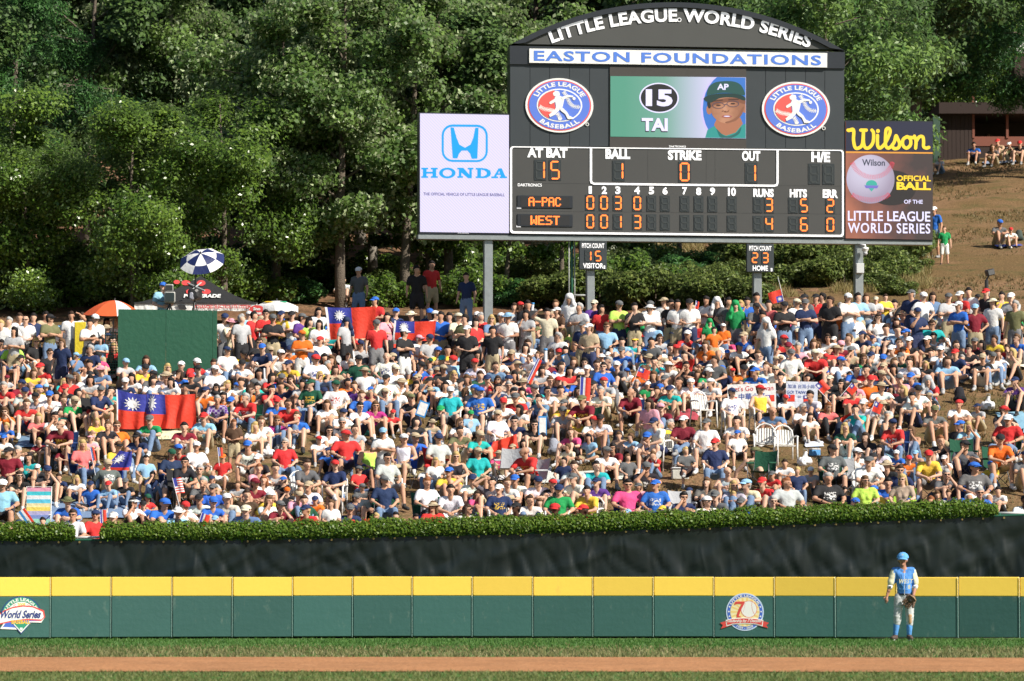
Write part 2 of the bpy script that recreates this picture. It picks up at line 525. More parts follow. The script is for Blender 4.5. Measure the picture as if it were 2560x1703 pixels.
# emblem 1: arched crest at the left end of the wall
loc, ang, k = wall_frame(56, 1537)
e = thing('wall_emblem', 'tournament crest with arched lettering and red bordered ribbon at left end of wall', 'emblem', loc, ang, 'emblems on the outfield wall')
q = lambda x, y: ((x-56)*k, (1537-y)*k)
def qpoly(l): return [q(x, y) for x, y in l]
c = q(56, 1541)
R = lambda v: v*k
MB().prism(ell(c[0], c[1], R(51), R(50), 40, -.12, math.pi+.12+.08), -0.002, 0.01).build('crest_border', P_NAVY, e)
MB().prism(ell(c[0], c[1], R(48.5), R(47.5), 40, -.08, math.pi+.08+.08), -0.004, 0.004).build('crest_band', P_GREEN, e)
m_ = MB().prism(ell(c[0], c[1], R(37), R(36), 40, 0, math.pi+.08), -0.006, 0.002); m_.build('crest_ball', P_WHITE, e)
lt = MB(); letters(lt, 'LITTLE LEAGUE', 0, 0, 1, 1, -0.0075, 0, 0.03, arc=(c[0], c[1], 1, 1, 2.35, R(38.5), R(46), False)); lt.build('crest_lettering', P_WHITE, e)
lt = MB(); x_, z_ = q(56, 1512); letters(lt, '2009', x_, z_, R(20), R(9), -0.0078, 0, 0.03); lt.build('year_lettering', P_YEL, e)
st = MB()
for sgn in (-1, 1):
    for j in range(4): stroke(st, [q(56+sgn*(21-j*0.6), 1509+j*4), q(56+sgn*(14-j*0.5), 1512+j*4)], R(1), -0.0066)
st.build('ball_stitching', P_RED, e)
# diamond
dm = [q(26, 1552), q(86, 1552), q(56, 1584)]
MB().prism([q(30, 1556), q(82, 1556), q(56, 1585)], -0.013, 0.002).build('diamond_border', P_NAVY, e)
MB().prism([q(33, 1557), q(79, 1557), q(56, 1582)], -0.0145, 0).build('diamond_edge', P_WHITE, e)
MB().prism([q(37, 1558), q(75, 1558), q(56, 1578)], -0.016, 0).build('diamond_field', P_GREEN, e)
MB().prism([q(53, 1569), q(59, 1569), q(59.5, 1573), q(56, 1576), q(52.5, 1573)], -0.0175, 0).build('home_plate', P_WHITE, e)
rib = lambda d: [q(-2-d, 1540), q(10, 1531-d), q(34, 1521-d), q(60, 1517-d), q(84, 1519-d), q(109+d, 1530-d), q(112+d, 1543), q(106, 1549+d), q(70, 1547+d), q(34, 1551+d), q(-3-d, 1559+d)]
MB().prism(rib(3.6), -0.0125, -0.004).build('ribbon_edge', P_RED, e)
MB().prism(rib(0), -0.0145, -0.005).build('ribbon', P_WHITE, e)
MB().prism([q(3, 1572), q(18, 1550), q(60, 1543), q(114, 1545), q(106, 1557), q(80, 1556), q(62, 1560), q(46, 1574)], -0.0105, -0.003).build('tail_edge', P_WHITE, e)
MB().prism([q(10, 1567), q(21, 1552), q(60, 1546), q(109, 1548), q(102, 1553), q(78, 1553), q(58, 1558), q(43, 1569)], -0.012, -0.006).build('ribbon_tail', P_BLUE, e)
lt = MB(); x_, z_ = q(54, 1536); letters(lt, 'World Series', x_, z_, R(102), R(20), -0.0185, 0, 0.035, slant=0.3); lt.build('script_lettering', P_NAVY, e)
lt = MB(); x_, z_ = q(55, 1555); letters(lt, 'BASEBALL', x_, z_, R(47), R(9.5), -0.0195, 0, 0.035); lt.build('word_lettering', P_YEL, e)

# emblem 2: round anniversary crest
loc, ang, k = wall_frame(1861, 1530)
e = thing('wall_emblem', 'round blue and yellow anniversary crest with red seven and ribbon on the green wall', 'emblem', loc, ang, 'emblems on the outfield wall')
q = lambda x, y: ((x-1861)*k, (1530-y)*k)
rr_ = R = lambda v: v*k
MB().prism(ell(0, 0, R(47), R(47), 48), -0.002, 0.01).build('crest_border', paint('pale_blue', (0.55, 0.66, 0.85)), e)
MB().prism(ell(0, 0, R(44), R(44), 48), -0.004, 0.004).build('crest_band', P_BLUE, e)
MB().prism(ell(0, 0, R(36.5), R(36.5), 48), -0.006, 0.002).build('crest_field', P_CREAM, e)
rays = MB()
for j in range(18):
    a = 2*math.pi*j/18
    rays.prism([(0, 0), (R(35.5)*math.cos(a-.07), R(35.5)*math.sin(a-.07)), (R(35.5)*math.cos(a+.07), R(35.5)*math.sin(a+.07))], -0.0066, 0)
rays.build('rays', paint('ray_yellow', (0.82, 0.58, 0.2)), e)
x_, z_ = q(1871, 1523)
MB().prism(ell(x_, z_, R(19.7), R(20.5), 36), -0.008, 0).build('ball', P_WHITE, e)
st = MB()
stroke(st, spline([q(1879, 1505), q(1878, 1514), q(1880, 1526), q(1885, 1536)]), R(0.8), -0.0084)
stroke(st, spline([q(1862, 1508), q(1860, 1518), q(1857, 1530)]), R(0.5), -0.0084)
st.strip(ell(x_, z_, R(19.2), R(20), 36), ell(x_, z_, R(20.2), R(21), 36), -0.0086, 0)
st.build('ball_stitching', P_RED, e)
MB().prism([q(1834, 1512), q(1838, 1504), q(1861, 1504), q(1860, 1509), q(1850, 1528), q(1846, 1540), q(1852, 1542), q(1851, 1543.5), q(1840, 1543.5), q(1841, 1536), q(1846, 1522), q(1853, 1510), q(1840, 1510), q(1835.5, 1513)], -0.011, 0).build('numeral_seven', P_RED, e)
lt = MB(); letters(lt, 'LITTLE LEAGUE', 0, 0, 1, 1, -0.0072, 0, 0.03, arc=(0, 0, 1, 1, 2.15, R(37.5), R(43), False)); lt.build('crest_lettering', P_WHITE, e)
lt = MB(); letters(lt, '1939 - 2009', 0, 0, 1, 1, -0.0072, 0, 0.02, arc=(0, 0, 1, 1, 1.05, R(37.5), R(43), True)); lt.build('year_lettering', P_WHITE, e)
for sgn in (-1, 1):
    for a in (-0.28, 0.02, 0.32):
        MB().prism(ell(sgn*R(40.3)*math.cos(a), R(40.3)*math.sin(a), R(2), R(2), 10), -0.0075, 0).build('dot', P_WHITE, e)
MB().prism([q(1799, 1557), q(1826, 1549), q(1828, 1563), q(1801, 1572), q(1806, 1563)], -0.012, -0.004).build('ribbon_tail', P_RED, e)
MB().prism([q(1921, 1557), q(1894, 1549), q(1892, 1563), q(1919, 1570), q(1914, 1563)], -0.012, -0.004).build('ribbon_tail', P_RED, e)
MB().prism([q(1813, 1550), q(1830, 1546), q(1860, 1544), q(1890, 1546), q(1907, 1550), q(1905, 1566), q(1890, 1561), q(1860, 1559), q(1830, 1561), q(1815, 1566)], -0.0145, -0.004).build('ribbon_edge', P_WHITE, e)
MB().prism([q(1815, 1552), q(1830, 1548), q(1860, 1546), q(1890, 1548), q(1905, 1552), q(1903, 1563), q(1890, 1559), q(1860, 1557), q(1830, 1559), q(1817, 1563)], -0.0165, -0.006).build('ribbon', P_RED, e)
lt = MB(); x_, z_ = q(1860, 1553); letters(lt, 'Leadership for 7 Decades', x_, z_, R(84), R(10), -0.018, 0, 0.02, slant=0.3); lt.build('ribbon_lettering', P_WHITE, e)

# ------------------------------------------------------------------ fence with dark windscreen, hedge on top
def rail_py(px):
    pts = [(-400, 1353), (640, 1348), (1280, 1334), (1920, 1312), (2490, 1290), (3000, 1272)]
    for (a, b), (c_, d_) in zip(pts, pts[1:]):
        if px <= c_: return b + (d_-b)*(px-a)/(c_-a)
    return pts[-1][1]
FY = 83.6
def fence_pt(px): return at(px, rail_py(px), FY)
fence = thing('windscreen_fence', 'fence hung with a creased dark green windscreen, between wall and hillside crowd', 'fence', (0, FY, 0))
# cloth: a sheet with sags, creases and folds
nx, nz_ = 520, 22
X0, X1 = -12.5, 12.5
V = np.zeros((nx+1, nz_+1, 3), np.float32)
for i in range(nx+1):
    x = X0 + (X1-X0)*i/nx
    zt = fence_pt(1280 + x/FY*F).z - 0.02
    for j in range(nz_+1):
        t = j/nz_
        z = 0.3 + (zt-0.3)*t
        # diagonal tension folds running away from the ties, plus crumple
        fold = 0.0
        fold += 0.020*math.sin(x*7.5 + 3*noise.noise(Vector((x*0.5, z, 0)))) * (0.3 + noise.noise(Vector((x*0.4, z*0.6, 3))))
        r = noise.noise(Vector((x*1.6 + z*1.1, z*1.0, 6)));  fold += 0.055*(1 - abs(r)*3.2 if abs(r) < 0.31 else 0)**2 * 0.55
        r = noise.noise(Vector((x*1.1 - z*1.5, z*0.9, 16))); fold -= 0.05*(1 - abs(r)*3.4 if abs(r) < 0.29 else 0)**2 * 0.6
        fold += 0.008*noise.noise(Vector((x*5, z*2.5, 1))) + 0.022*noise.noise(Vector((x*3.2, z*0.5, 11)))
        V[i, j] = (x, -0.03 + fold*(0.35+0.65*math.sin(math.pi*min(1, t*1.02))), z)
idx = np.arange((nx+1)*(nz_+1)).reshape(nx+1, nz_+1)
fc = np.stack([idx[:-1, :-1], idx[1:, :-1], idx[1:, 1:], idx[:-1, 1:]], -1).reshape(-1, 4)
me = np_mesh('windscreen', V.reshape(-1, 3), fc, 4, True)
m, nt, b = new_mat('dark_tarpaulin')
b.inputs['Roughness'].default_value = 0.38
tc = N(nt, 'ShaderNodeTexCoord')
n1 = N(nt, 'ShaderNodeTexNoise'); n1.inputs['Scale'].default_value = 0.9; n1.inputs['Detail'].default_value = 8; n1.inputs['Roughness'].default_value = 0.7
nt.links.new(tc.outputs['Object'], n1.inputs['Vector'])
cr = N(nt, 'ShaderNodeValToRGB'); nt.links.new(n1.outputs[0], cr.inputs[0])
cr.color_ramp.elements[0].position = 0.3; cr.color_ramp.elements[0].color = (0.004, 0.008, 0.007, 1)
cr.color_ramp.elements[1].position = 0.72; cr.color_ramp.elements[1].color = (0.010, 0.017, 0.015, 1)
e2 = cr.color_ramp.elements.new(0.8); e2.color = (0.085, 0.07, 0.06, 1)
nt.links.new(cr.outputs[0], b.inputs['Base Color'])
n2 = N(nt, 'ShaderNodeTexNoise'); n2.noise_type = 'RIDGED_MULTIFRACTAL'; n2.inputs['Scale'].default_value = 2.6; n2.inputs['Detail'].default_value = 6; n2.inputs['Distortion'].default_value = 0.35
mpv = N(nt, 'ShaderNodeMapping'); mpv.inputs['Scale'].default_value = (1.5, 1, .6); mpv.inputs['Rotation'].default_value = (0, .35, 0); nt.links.new(tc.outputs['Object'], mpv.inputs[0]); nt.links.new(mpv.outputs[0], n2.inputs['Vector'])
bp_ = N(nt, 'ShaderNodeBump'); bp_.inputs['Strength'].default_value = 0.75; bp_.inputs['Distance'].default_value = 0.04
nt.links.new(n2.outputs[0], bp_.inputs['Height']); nt.links.new(bp_.outputs[0], b.inputs['Normal'])
me.materials.append(m)
link('windscreen', me, fence)
green_pipe = mat('fence_green_paint', (0.02, 0.10, 0.06), 0.35, 0.1)
rail = MB()
pts = []
for i in range(61):
    px = -330 + 3200*i/60; p = fence_pt(px); pts.append((p.x, 0.0, p.z))
rail.tube(pts, 0.026, 8)
rail.build('top_rail', green_pipe, fence, True)
for px in range(-200, 2800, 300):
    p = fence_pt(px)
    MB().tube([(p.x, 0.07, 0.0), (p.x, 0.07, p.z+0.06)], 0.03, 8).build('post', green_pipe, fence, True)
brass = mat('brass_grommet', (0.62, 0.42, 0.16), 0.35, 0.0, metal=0.7)
gm = None
k_ = 0
for px in np.arange(42, 2540, 52.5):
    p = fence_pt(px)
    if gm is None:
        gm = MB()
        for a in range(10):
            t0, t1 = 2*math.pi*a/10, 2*math.pi*(a+1)/10
            gm.prism([(0.008*math.cos(t0), 0.008*math.sin(t0)), (0.02*math.cos(t0), 0.02*math.sin(t0)), (0.02*math.cos(t1), 0.02*math.sin(t1)), (0.008*math.cos(t1), 0.008*math.sin(t1))], -0.004, 0.004)
        g0 = gm.build('grommet', brass, fence); gme = g0.data
    else:
        g0 = link('grommet', gme, fence)
    g0.location = (p.x, -0.055, p.z - 0.045)
# thicker green gate post and white rail at the right end
p = at(2485, 1292, FY)
MB().tube([(p.x, 0.1, 0.0), (p.x, 0.1, p.z+0.24)], 0.038, 10).ball((p.x, 0.1, p.z+0.25), 0.042).build('gate_post', green_pipe, fence, True)

# hedge: clipped leaves standing along the top rail
def hedge(name, px0, px1, label, taper=False):
    h = thing(name, label, 'hedge', (0, FY, 0), 0, 'hedge along the top of the fence')
    n = int((px1-px0)*16)
    px = rs.uniform(px0, px1, n)
    xs_ = (px-1280)/F*FY
    zr = np.array([fence_pt(p).z for p in px])
    hh = np.array([0.29 + 0.07*noise.noise(Vector((x*1.7, 0, 2))) + 0.06*noise.noise(Vector((x*6, 0, 2))) for x in xs_])
    endfade = np.minimum(1, np.minimum(px-px0, px1-px)/16.0 + 0.45)
    if taper: endfade = np.minimum(endfade, np.clip((2545-px)/110.0, 0.25, 1))
    hh *= endfade
    ph = rs.uniform(-0.45*math.pi, 0.62*math.pi, n)     # round the front, top and back
    rad = rs.uniform(0.72, 1.06, n)
    y = -0.16*np.cos(ph)*rad
    z = zr + 0.055 + hh*(0.42 + 0.56*np.sin(ph)*rad) + rs.normal(0, 0.024, n)
    z += (rs.uniform(0, 1, n) < 0.02) * rs.uniform(0, 0.09, n) * (ph > 0.8)
    c3 = np.stack([xs_, y, z], 1)
    s = rs.uniform(0.022, 0.042, n)
    nr = np.stack([rs.normal(0, .55, n), -np.cos(ph)+rs.normal(0, .5, n), np.sin(ph)+.35+rs.normal(0, .5, n)], 1)
    me = leaf_quads(c3, nr, s, 0.62)
    me.materials.append(leaf_mat('hedge_leaf', (0.05, 0.14, 0.014), (0.27, 0.37, 0.05), (0.26, 0.33, 0.10), 0.4, 0.38) if 'hedge_leaf' not in bpy.data.materials else bpy.data.materials['hedge_leaf'])
    o = link('foliage', me, h); o['kind'] = 'stuff'
    core = MB()
    steps = [px0+8+(px1-px0-16)*i/60 for i in range(61)]
    prof = []
    for p_ in steps:
        q_ = fence_pt(p_); t = 0.22 * (min(1, max(0.25, (2545-p_)/110.0)) if taper else 1)
        prof.append(q_.x); prof.append(q_.z); prof.append(t)
    vs = []; fs = []
    for i in range(61):
        x, z, t = prof[3*i:3*i+3]
        vs += [(x, -0.09, z+0.02), (x, -0.09, z+0.02+t*0.8), (x, 0.0, z+0.02+t), (x, 0.09, z+0.02+t*0.8), (x, 0.09, z+0.02)]
    for i in range(60):
        for j in range(4): fs.append((i*5+j, i*5+j+1, i*5+5+j+1, i*5+5+j))
    core.add(vs, fs); core.build('twigs', mat('hedge_twigs', (0.02, 0.035, 0.012), 0.9), h)
    return h
def leaf_quads(c3, nr, s, aspect=0.6, fold=True):
    """one pointed four-cornered leaf per row"""
    n = len(c3)
    nr = nr/np.linalg.norm(nr, axis=1, keepdims=True)
    r = rs.normal(0, 1, (n, 3))
    t = np.cross(nr, r); t /= np.linalg.norm(t, axis=1, keepdims=True)
    b = np.cross(nr, t)
    s = np.asarray(s)[:, None]
    tip = c3 + t*s; tail = c3 - t*s
    l = c3 + b*s*aspect + nr*s*0.25; rr = c3 - b*s*aspect + nr*s*0.25
    V = np.stack([tail, rr, tip, l], 1).reshape(-1, 3)
    Fc = np.arange(4*n).reshape(-1, 4)
    me = np_mesh('foliage', V, Fc, 4)
    a = me.attributes.new('tint', 'FLOAT', 'FACE')
    a.data.foreach_set('value', np.clip(rs.beta(1.6, 2.6, n), 0, 1).astype(np.float32))
    return me
hedge('hedge', -60, 190, 'short leafy hedge on the fence top, left of the hedge gap')
hedge('hedge', 252, 2492, 'long leafy green hedge along the fence top, right of the gap', True)
r_ = thing('guard_rail', 'white guard rail showing in the gap of the hedge below the striped shirt person', 'rail', tuple(at(221, 1352, FY+0.25)), 0, 'white rails by the fence')
MB().tube([(-0.35, 0, 0.06), (0.35, 0, 0.08)], 0.025, 8).build('bar', P_WHITE, r_, True)
MB().tube([(-0.3, 0, 0.06), (-0.3, 0, -1.0)], 0.02, 8).build('post', P_WHITE, r_, True)
MB().tube([(0.3, 0, 0.06), (0.3, 0, -1.0)], 0.02, 8).build('post', P_WHITE, r_, True)
r_ = thing('guard_rail', 'white guard rail at the far right end of the hedge', 'rail', tuple(at(2530, 1288, FY+0.2)), 0, 'white rails by the fence')
MB().tube([(-0.3, 0, 0.04), (0.6, 0, 0.04)], 0.03, 8).build('bar', P_WHITE, r_, True)
MB().tube([(0.4, 0, 0.04), (0.4, 0, -1.3)], 0.02, 8).build('post', P_WHITE, r_, True)

# ------------------------------------------------------------------ the scoreboard
BY = 116.0
BYAW = math.radians(7.7)
BO = at(1690, 600, BY); BO.z = terrain(BO.x, BY)
_u = Vector((math.cos(BYAW), math.sin(BYAW), 0)); _n = Vector((math.sin(BYAW), -math.cos(BYAW), 0))
def bp2(px, py):
    """pixel -> (u, height) on the board's face"""
    d = ray(px, py); o_ = Vector((0, 0, CAMZ))
    t = (BO - o_).dot(_n) / d.dot(_n)
    p = o_ + d*t
    return ((p - BO).dot(_u), p.z - BO.z)
def bscale(px):
    a, b_ = bp2(px-5, 500), bp2(px+5, 500)
    return (b_[0]-a[0])/10.0
board = thing('scoreboard', 'large black baseball scoreboard with arched top, video screen and orange digits on steel posts', 'scoreboard', tuple(BO), BYAW)
blk = mat('board_black', (0.035, 0.043, 0.05), 0.45, 0.12, 0.8, 0.05, 3)
blk2 = mat('board_charcoal', (0.052, 0.053, 0.052), 0.55, 0.12, 1.2)
arch_face = mat('arch_grey', (0.062, 0.064, 0.062), 0.5, 0.1, 1.2)
edge = mat('board_edge', (0.03, 0.034, 0.042), 0.35, 0.1, metal=0.2)
steel = mat('galvanised_steel', (0.30, 0.33, 0.34), 0.45, 0.22, 6.0, 0.1, 40, metal=0.5)
def bpoly(l): return [bp2(x, y) for x, y in l]
def brect(x0, y0, x1, y1, yr0=None, yr1=None):
    return bpoly([(x0, y0), (x1, yr0 if yr0 is not None else y0), (x1, yr1 if yr1 is not None else y1), (x0, y1)])
def plate(name, poly, y0, y1, m, parent): return MB().prism(poly, y0, y1).build(name, m, parent)
# arch
L0, L1 = bp2(1274, 113), bp2(2110, 129); top = bp2(1692, 7)
def circ(a, b_, t):
    mx_, my_ = (a[0]+b_[0])/2, (a[1]+b_[1])/2
    h = t[1]-my_; c_ = (b_[0]-a[0])/2
    r = (h*h+c_*c_)/(2*h)
    return mx_, my_+h-r, r
cx_, cz_, rA = circ(L0, L1, top)
a0 = math.acos((L1[0]-cx_)/rA)
arc_o = [(cx_+rA*math.cos(a0+(math.pi-2*a0)*i/48), cz_+rA*math.sin(a0+(math.pi-2*a0)*i/48)) for i in range(49)]
zb = (L0[1]+L1[1])/2
arc_o = [(x, max(z, zb)) for x, z in arc_o]
arc_i = [(cx_+(x-cx_)*0.985, cz_+(z-cz_)*0.985 if True else z) for x, z in arc_o]
arc_i = [(x, max(z, zb+0.05)) for x, z in arc_i]
MB().prism([(p[0], p[1]) for p in arc_i], 0.0, 0.5).build('arch_panel', arch_face, board)
MB().strip(arc_i, arc_o, -0.10, 0.55, closed=False).build('arch_trim', edge, board)
# words along the arch: circle through the measured baseline
a_, b_, c_ = bp2(1383, 107), bp2(2017, 120), bp2(1692, 55)
tx, tz, rt = circ(a_, b_, c_)
def arc_words(s, pxa, pxb, parent, name):
    ua, ub = bp2(pxa, 100)[0], bp2(pxb, 100)[0]
    tha, thb = math.acos((ua-tx)/rt), math.acos((ub-tx)/rt)
    v, f = glyphs(s, 0.035, 4, 1.04)
    mn, mx_ = v.min(0), v.max(0); u = (v-mn)/(mx_-mn); out = []
    hgt = 33*bscale(1690)
    for (a, b2) in u:
        th = tha+(thb-tha)*a; r = rt + hgt*b2
        out.append((tx+r*math.cos(th), -0.03, tz+r*math.sin(th)))
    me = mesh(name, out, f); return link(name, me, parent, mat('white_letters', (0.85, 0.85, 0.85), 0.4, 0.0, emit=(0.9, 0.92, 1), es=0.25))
arc_words('LITTLE LEAGUE', 1380, 1693, board, 'arch_lettering')
arc_words('WORLD SERIES', 1708, 2022, board, 'arch_lettering')
WL = bpy.data.materials['white_letters']
MB().strip(ell(*bp2(1698, 50), 0.045, 0.045, 16), ell(*bp2(1698, 50), 0.062, 0.062, 16), -0.03, -0.01).build('registered_mark', WL, board)
# header band with sponsor sign
plate('header_band', brect(1274, 115, 2111, 161, 131, 172), -0.06, 0.5, edge, board)
sg = plate('sponsor_sign', brect(1322, 122.6, 2066, 158, 134, 170), -0.11, -0.06, P_WHITE, board)
lt = MB(); u_, z_ = bp2(1694, 146.5)
letters(lt, 'EASTON FOUNDATIONS', u_, z_, 719*bscale(1694), 25.5*bscale(1694), -0.118, 0, 0.028, spacing=1.12)
lt.build('sign_lettering', paint('sign_blue', (0.08, 0.2, 0.66)), sg)
# main upper body in vertical panels
xs_ = [1275, 1325, 1374, 1424, 1474, 1524]
for i in range(5):
    plate('panel', brect(xs_[i]+0.6, 160, xs_[i+1]-0.6, 366), 0.0, 0.5, blk, board)
xs_ = [1865, 1914, 1964, 2014, 2062, 2111]
for i in range(5):
    plate('panel', brect(xs_[i]+0.6, 170, xs_[i+1]-0.6, 374), 0.0, 0.5, blk, board)
plate('rear_panel', brect(1275, 160, 2111, 370, 172, 374), 0.02, 0.6, edge, board)
# video screen
plate('screen_surround', brect(1524, 165, 1865, 369, 168, 372), -0.04, 0.3, mat('screen_black', (0.045, 0.04, 0.037), 0.6, 0.1), board)
# screen picture: gradient from green to pale
m, nt, b = new_mat('screen_picture')
tc = N(nt, 'ShaderNodeTexCoord'); sp = N(nt, 'ShaderNodeSeparateXYZ'); nt.links.new(tc.outputs['Generated'], sp.inputs[0])
cr = N(nt, 'ShaderNodeValToRGB'); nt.links.new(sp.outputs[0], cr.inputs[0])
els = cr.color_ramp.elements
els[0].position = 0.1; els[0].color = (0.035, 0.30, 0.19, 1); els[1].position = 0.72; els[1].color = (0.62, 0.60, 0.85, 1)
e2 = els.new(0.4); e2.color = (0.12, 0.36, 0.27, 1)
nt.links.new(cr.outputs[0], b.inputs['Emission Color']); b.inputs['Emission Strength'].default_value = 0.75
b.inputs['Base Color'].default_value = (0.05, 0.05, 0.05, 1)
scr = plate('video_screen', brect(1525.5, 191, 1864, 342, 194, 347), -0.05, -0.03, m, board)
def glow(name, c, s=0.8): return mat('glow_'+name, (c[0]*.15, c[1]*.15, c[2]*.15), 0.5, 0.0, emit=c, es=s)
G_W = glow('pale', (0.75, 0.72, 0.98)); G_K = glow('black', (0.012, 0.012, 0.014))
k = bscale(1690)
u_, z_ = bp2(1647, 245.5)
MB().prism(ell(u_, z_, 49.5*k, 37.5*k, 40), -0.056, -0.04).build('badge_rim', G_W, scr)
MB().prism(ell(u_, z_, 46*k, 34.5*k, 40), -0.06, -0.04).build('badge', G_K, scr)
lt = MB(); letters(lt, '15', u_, z_, 67*k, 42*k, -0.064, 0, 0.05); lt.build('badge_number', G_W, scr)
lt = MB(); u_, z_ = bp2(1636, 312); letters(lt, 'TAI', u_-0.012, z_-0.02, 66*k, 34*k, -0.054, 0, 0.06); lt.build('name_shadow', G_K, scr)
lt = MB(); letters(lt, 'TAI', u_, z_, 65*k, 32*k, -0.058, 0, 0.045); lt.build('name_lettering', G_W, scr)
# portrait, clipped to the screen
def clip(poly, xmax=None, zmin=None, zmax=None, xmin=None):
    def cut(P_, ins, inter):
        out = []
        for i in range(len(P_)):
            a, b2 = P_[i-1], P_[i]
            if ins(b2):
                if not ins(a): out.append(inter(a, b2))
                out.append(b2)
            elif ins(a): out.append(inter(a, b2))
        return out
    def lx(v): return lambda a, b2: (v, a[1]+(b2[1]-a[1])*(v-a[0])/(b2[0]-a[0]))
    def lz(v): return lambda a, b2: (a[0]+(b2[0]-a[0])*(v-a[1])/(b2[1]-a[1]), v)
    if xmax is not None: poly = cut(poly, lambda p: p[0] <= xmax, lx(xmax))
    if xmin is not None: poly = cut(poly, lambda p: p[0] >= xmin, lx(xmin))
    if zmin is not None: poly = cut(poly, lambda p: p[1] >= zmin, lz(zmin))
    if zmax is not None: poly = cut(poly, lambda p: p[1] <= zmax, lz(zmax))
    return poly
XM = bp2(1863, 270)[0]; ZT = bp2(1800, 193.8)[1]; ZB = bp2(1800, 345.6)[1]
def pic(name, pts, y, m): return MB().prism(clip(bpoly(pts), XM, ZB, ZT), y, y+0.01).build(name, m, scr)
def pell(cx, cy, rx, ry, n=30): return [(cx+rx*math.cos(2*math.pi*i/n), cy+ry*math.sin(2*math.pi*i/n)) for i in range(n)]
def pspl(pts, k=5): return [tuple(p) for p in spline(list(pts)+[pts[0]], k)][:-1]
pic('portrait_rim', pell(1834, 272, 83, 96), -0.055, glow('lilac', (0.55, 0.47, 0.8)))
pic('portrait_backdrop', pell(1836, 272, 80, 95), -0.059, glow('royal', (0.035, 0.16, 0.52)))
pic('portrait_shirt', [(1762, 346), (1768, 325), (1790, 313), (1812, 322), (1840, 320), (1863, 310), (1866, 350)], -0.063, glow('teal', (0.02, 0.27, 0.24)))
sk = glow('skin', (0.55, 0.25, 0.13))
def pic_shade(m_, c0, c1, c2):
    nt = m_.node_tree; b = nt.nodes['Principled BSDF']; tc = N(nt, 'ShaderNodeTexCoord'); sp = N(nt, 'ShaderNodeSeparateXYZ'); nt.links.new(tc.outputs['Generated'], sp.inputs[0])
    nz = N(nt, 'ShaderNodeTexNoise'); nz.inputs['Scale'].default_value = 5; nt.links.new(tc.outputs['Generated'], nz.inputs[0])
    ad = N(nt, 'ShaderNodeMath', operation='MULTIPLY_ADD'); ad.inputs[1].default_value = .35; nt.links.new(nz.outputs[0], ad.inputs[0]); nt.links.new(sp.outputs[0], ad.inputs[2])
    cr = N(nt, 'ShaderNodeValToRGB'); nt.links.new(ad.outputs[0], cr.inputs[0]); e = cr.color_ramp.elements
    e[0].position = .15; e[0].color = (*c0, 1); e[1].position = 1.05; e[1].color = (*c2, 1); q_ = e.new(.62); q_.color = (*c1, 1)
    nt.links.new(cr.outputs[0], b.inputs['Emission Color'])
pic_shade(sk, (.24, .095, .05), (.47, .225, .13), (.25, .10, .055))
sk2 = glow('skin_shade', (0.38, 0.15, 0.08))
pic('portrait_neck', [(1784, 313), (1792, 295), (1850, 295), (1856, 310), (1838, 332), (1814, 340), (1796, 332)], -0.066, sk2)
pic('portrait_ear', pell(1772, 275, 7, 12), -0.066, sk2)
pic('portrait_ear', pell(1861, 272, 6, 11), -0.066, sk2)
pic('portrait_face', pspl([(1773, 250), (1775, 275), (1783, 293), (1800, 306), (1818, 309), (1838, 303), (1853, 288), (1860, 268), (1861, 246), (1840, 238), (1800, 238)]), -0.069, sk)
pic('portrait_cap_brim', pspl([(1757, 248), (1770, 239), (1810, 234), (1850, 238), (1864, 248), (1858, 252), (1835, 245), (1800, 246), (1778, 257), (1765, 255)]), -0.075, glow('brim', (0.006, 0.035, 0.03)))
pic('portrait_cap', pspl([(1765, 240), (1770, 220), (1784, 208), (1806, 204), (1834, 205), (1852, 215), (1861, 238), (1840, 236), (1810, 233), (1784, 236)]), -0.078, glow('cap_green', (0.012, 0.075, 0.065)))
pic('portrait_brim_shade', pspl([(1771, 257), (1782, 252), (1815, 246), (1845, 246), (1862, 252), (1861, 261), (1840, 256), (1812, 257), (1785, 264), (1773, 270)]), -0.0705, glow('brow_shade', (0.20, 0.075, 0.04)))
pic('portrait_jaw_shade', pspl([(1838, 303), (1853, 288), (1860, 268), (1853, 272), (1845, 288), (1830, 300), (1812, 306), (1818, 309)]), -0.0705, glow('jaw_shade', (0.24, 0.095, 0.05)))
pic('portrait_hair', pspl([(1768, 250), (1773, 254), (1776, 268), (1771, 272), (1767, 262)]), -0.071, G_K)
pic('portrait_nose_shade', pspl([(1806, 276), (1811, 279), (1818, 278), (1822, 274), (1820, 281), (1810, 282)]), -0.0722, glow('jaw_shade', (0.24, 0.095, 0.05)))
pic('portrait_shirt_fold', pspl([(1790, 322), (1812, 341), (1838, 334), (1852, 318), (1846, 336), (1822, 347), (1800, 344)]), -0.0665, glow('shirt_fold', (0.01, 0.12, 0.11)))
fe = MB()
for ex in (1795, 1831):
    u_, z_ = bp2(ex, 264.5 if ex < 1810 else 260.5)
    fe.strip(ell(u_, z_, 14.2*k, 6.6*k, 20), ell(u_, z_, 15.6*k, 8.0*k, 20), -0.083, -0.07)
fe.strip(bpoly([(1810, 262), (1816, 260)]), bpoly([(1810, 264), (1816, 262)]), -0.083, -0.07, closed=False)
fe.build('portrait_glasses', glow('frame', (0.05, 0.05, 0.09)), scr)
ey = MB()
for ex, yy in ((1795, 264), (1831, 260)):
    u_, z_ = bp2(ex, yy); ey.prism(ell(u_, z_, 6*k, 2.0*k, 12), -0.081, -0.07)
ey.prism(bpoly([(1780, 253), (1806, 250), (1806, 252), (1780, 255)]), -0.081, -0.07)
ey.prism(bpoly([(1820, 249), (1846, 248), (1846, 250), (1820, 251)]), -0.081, -0.07)
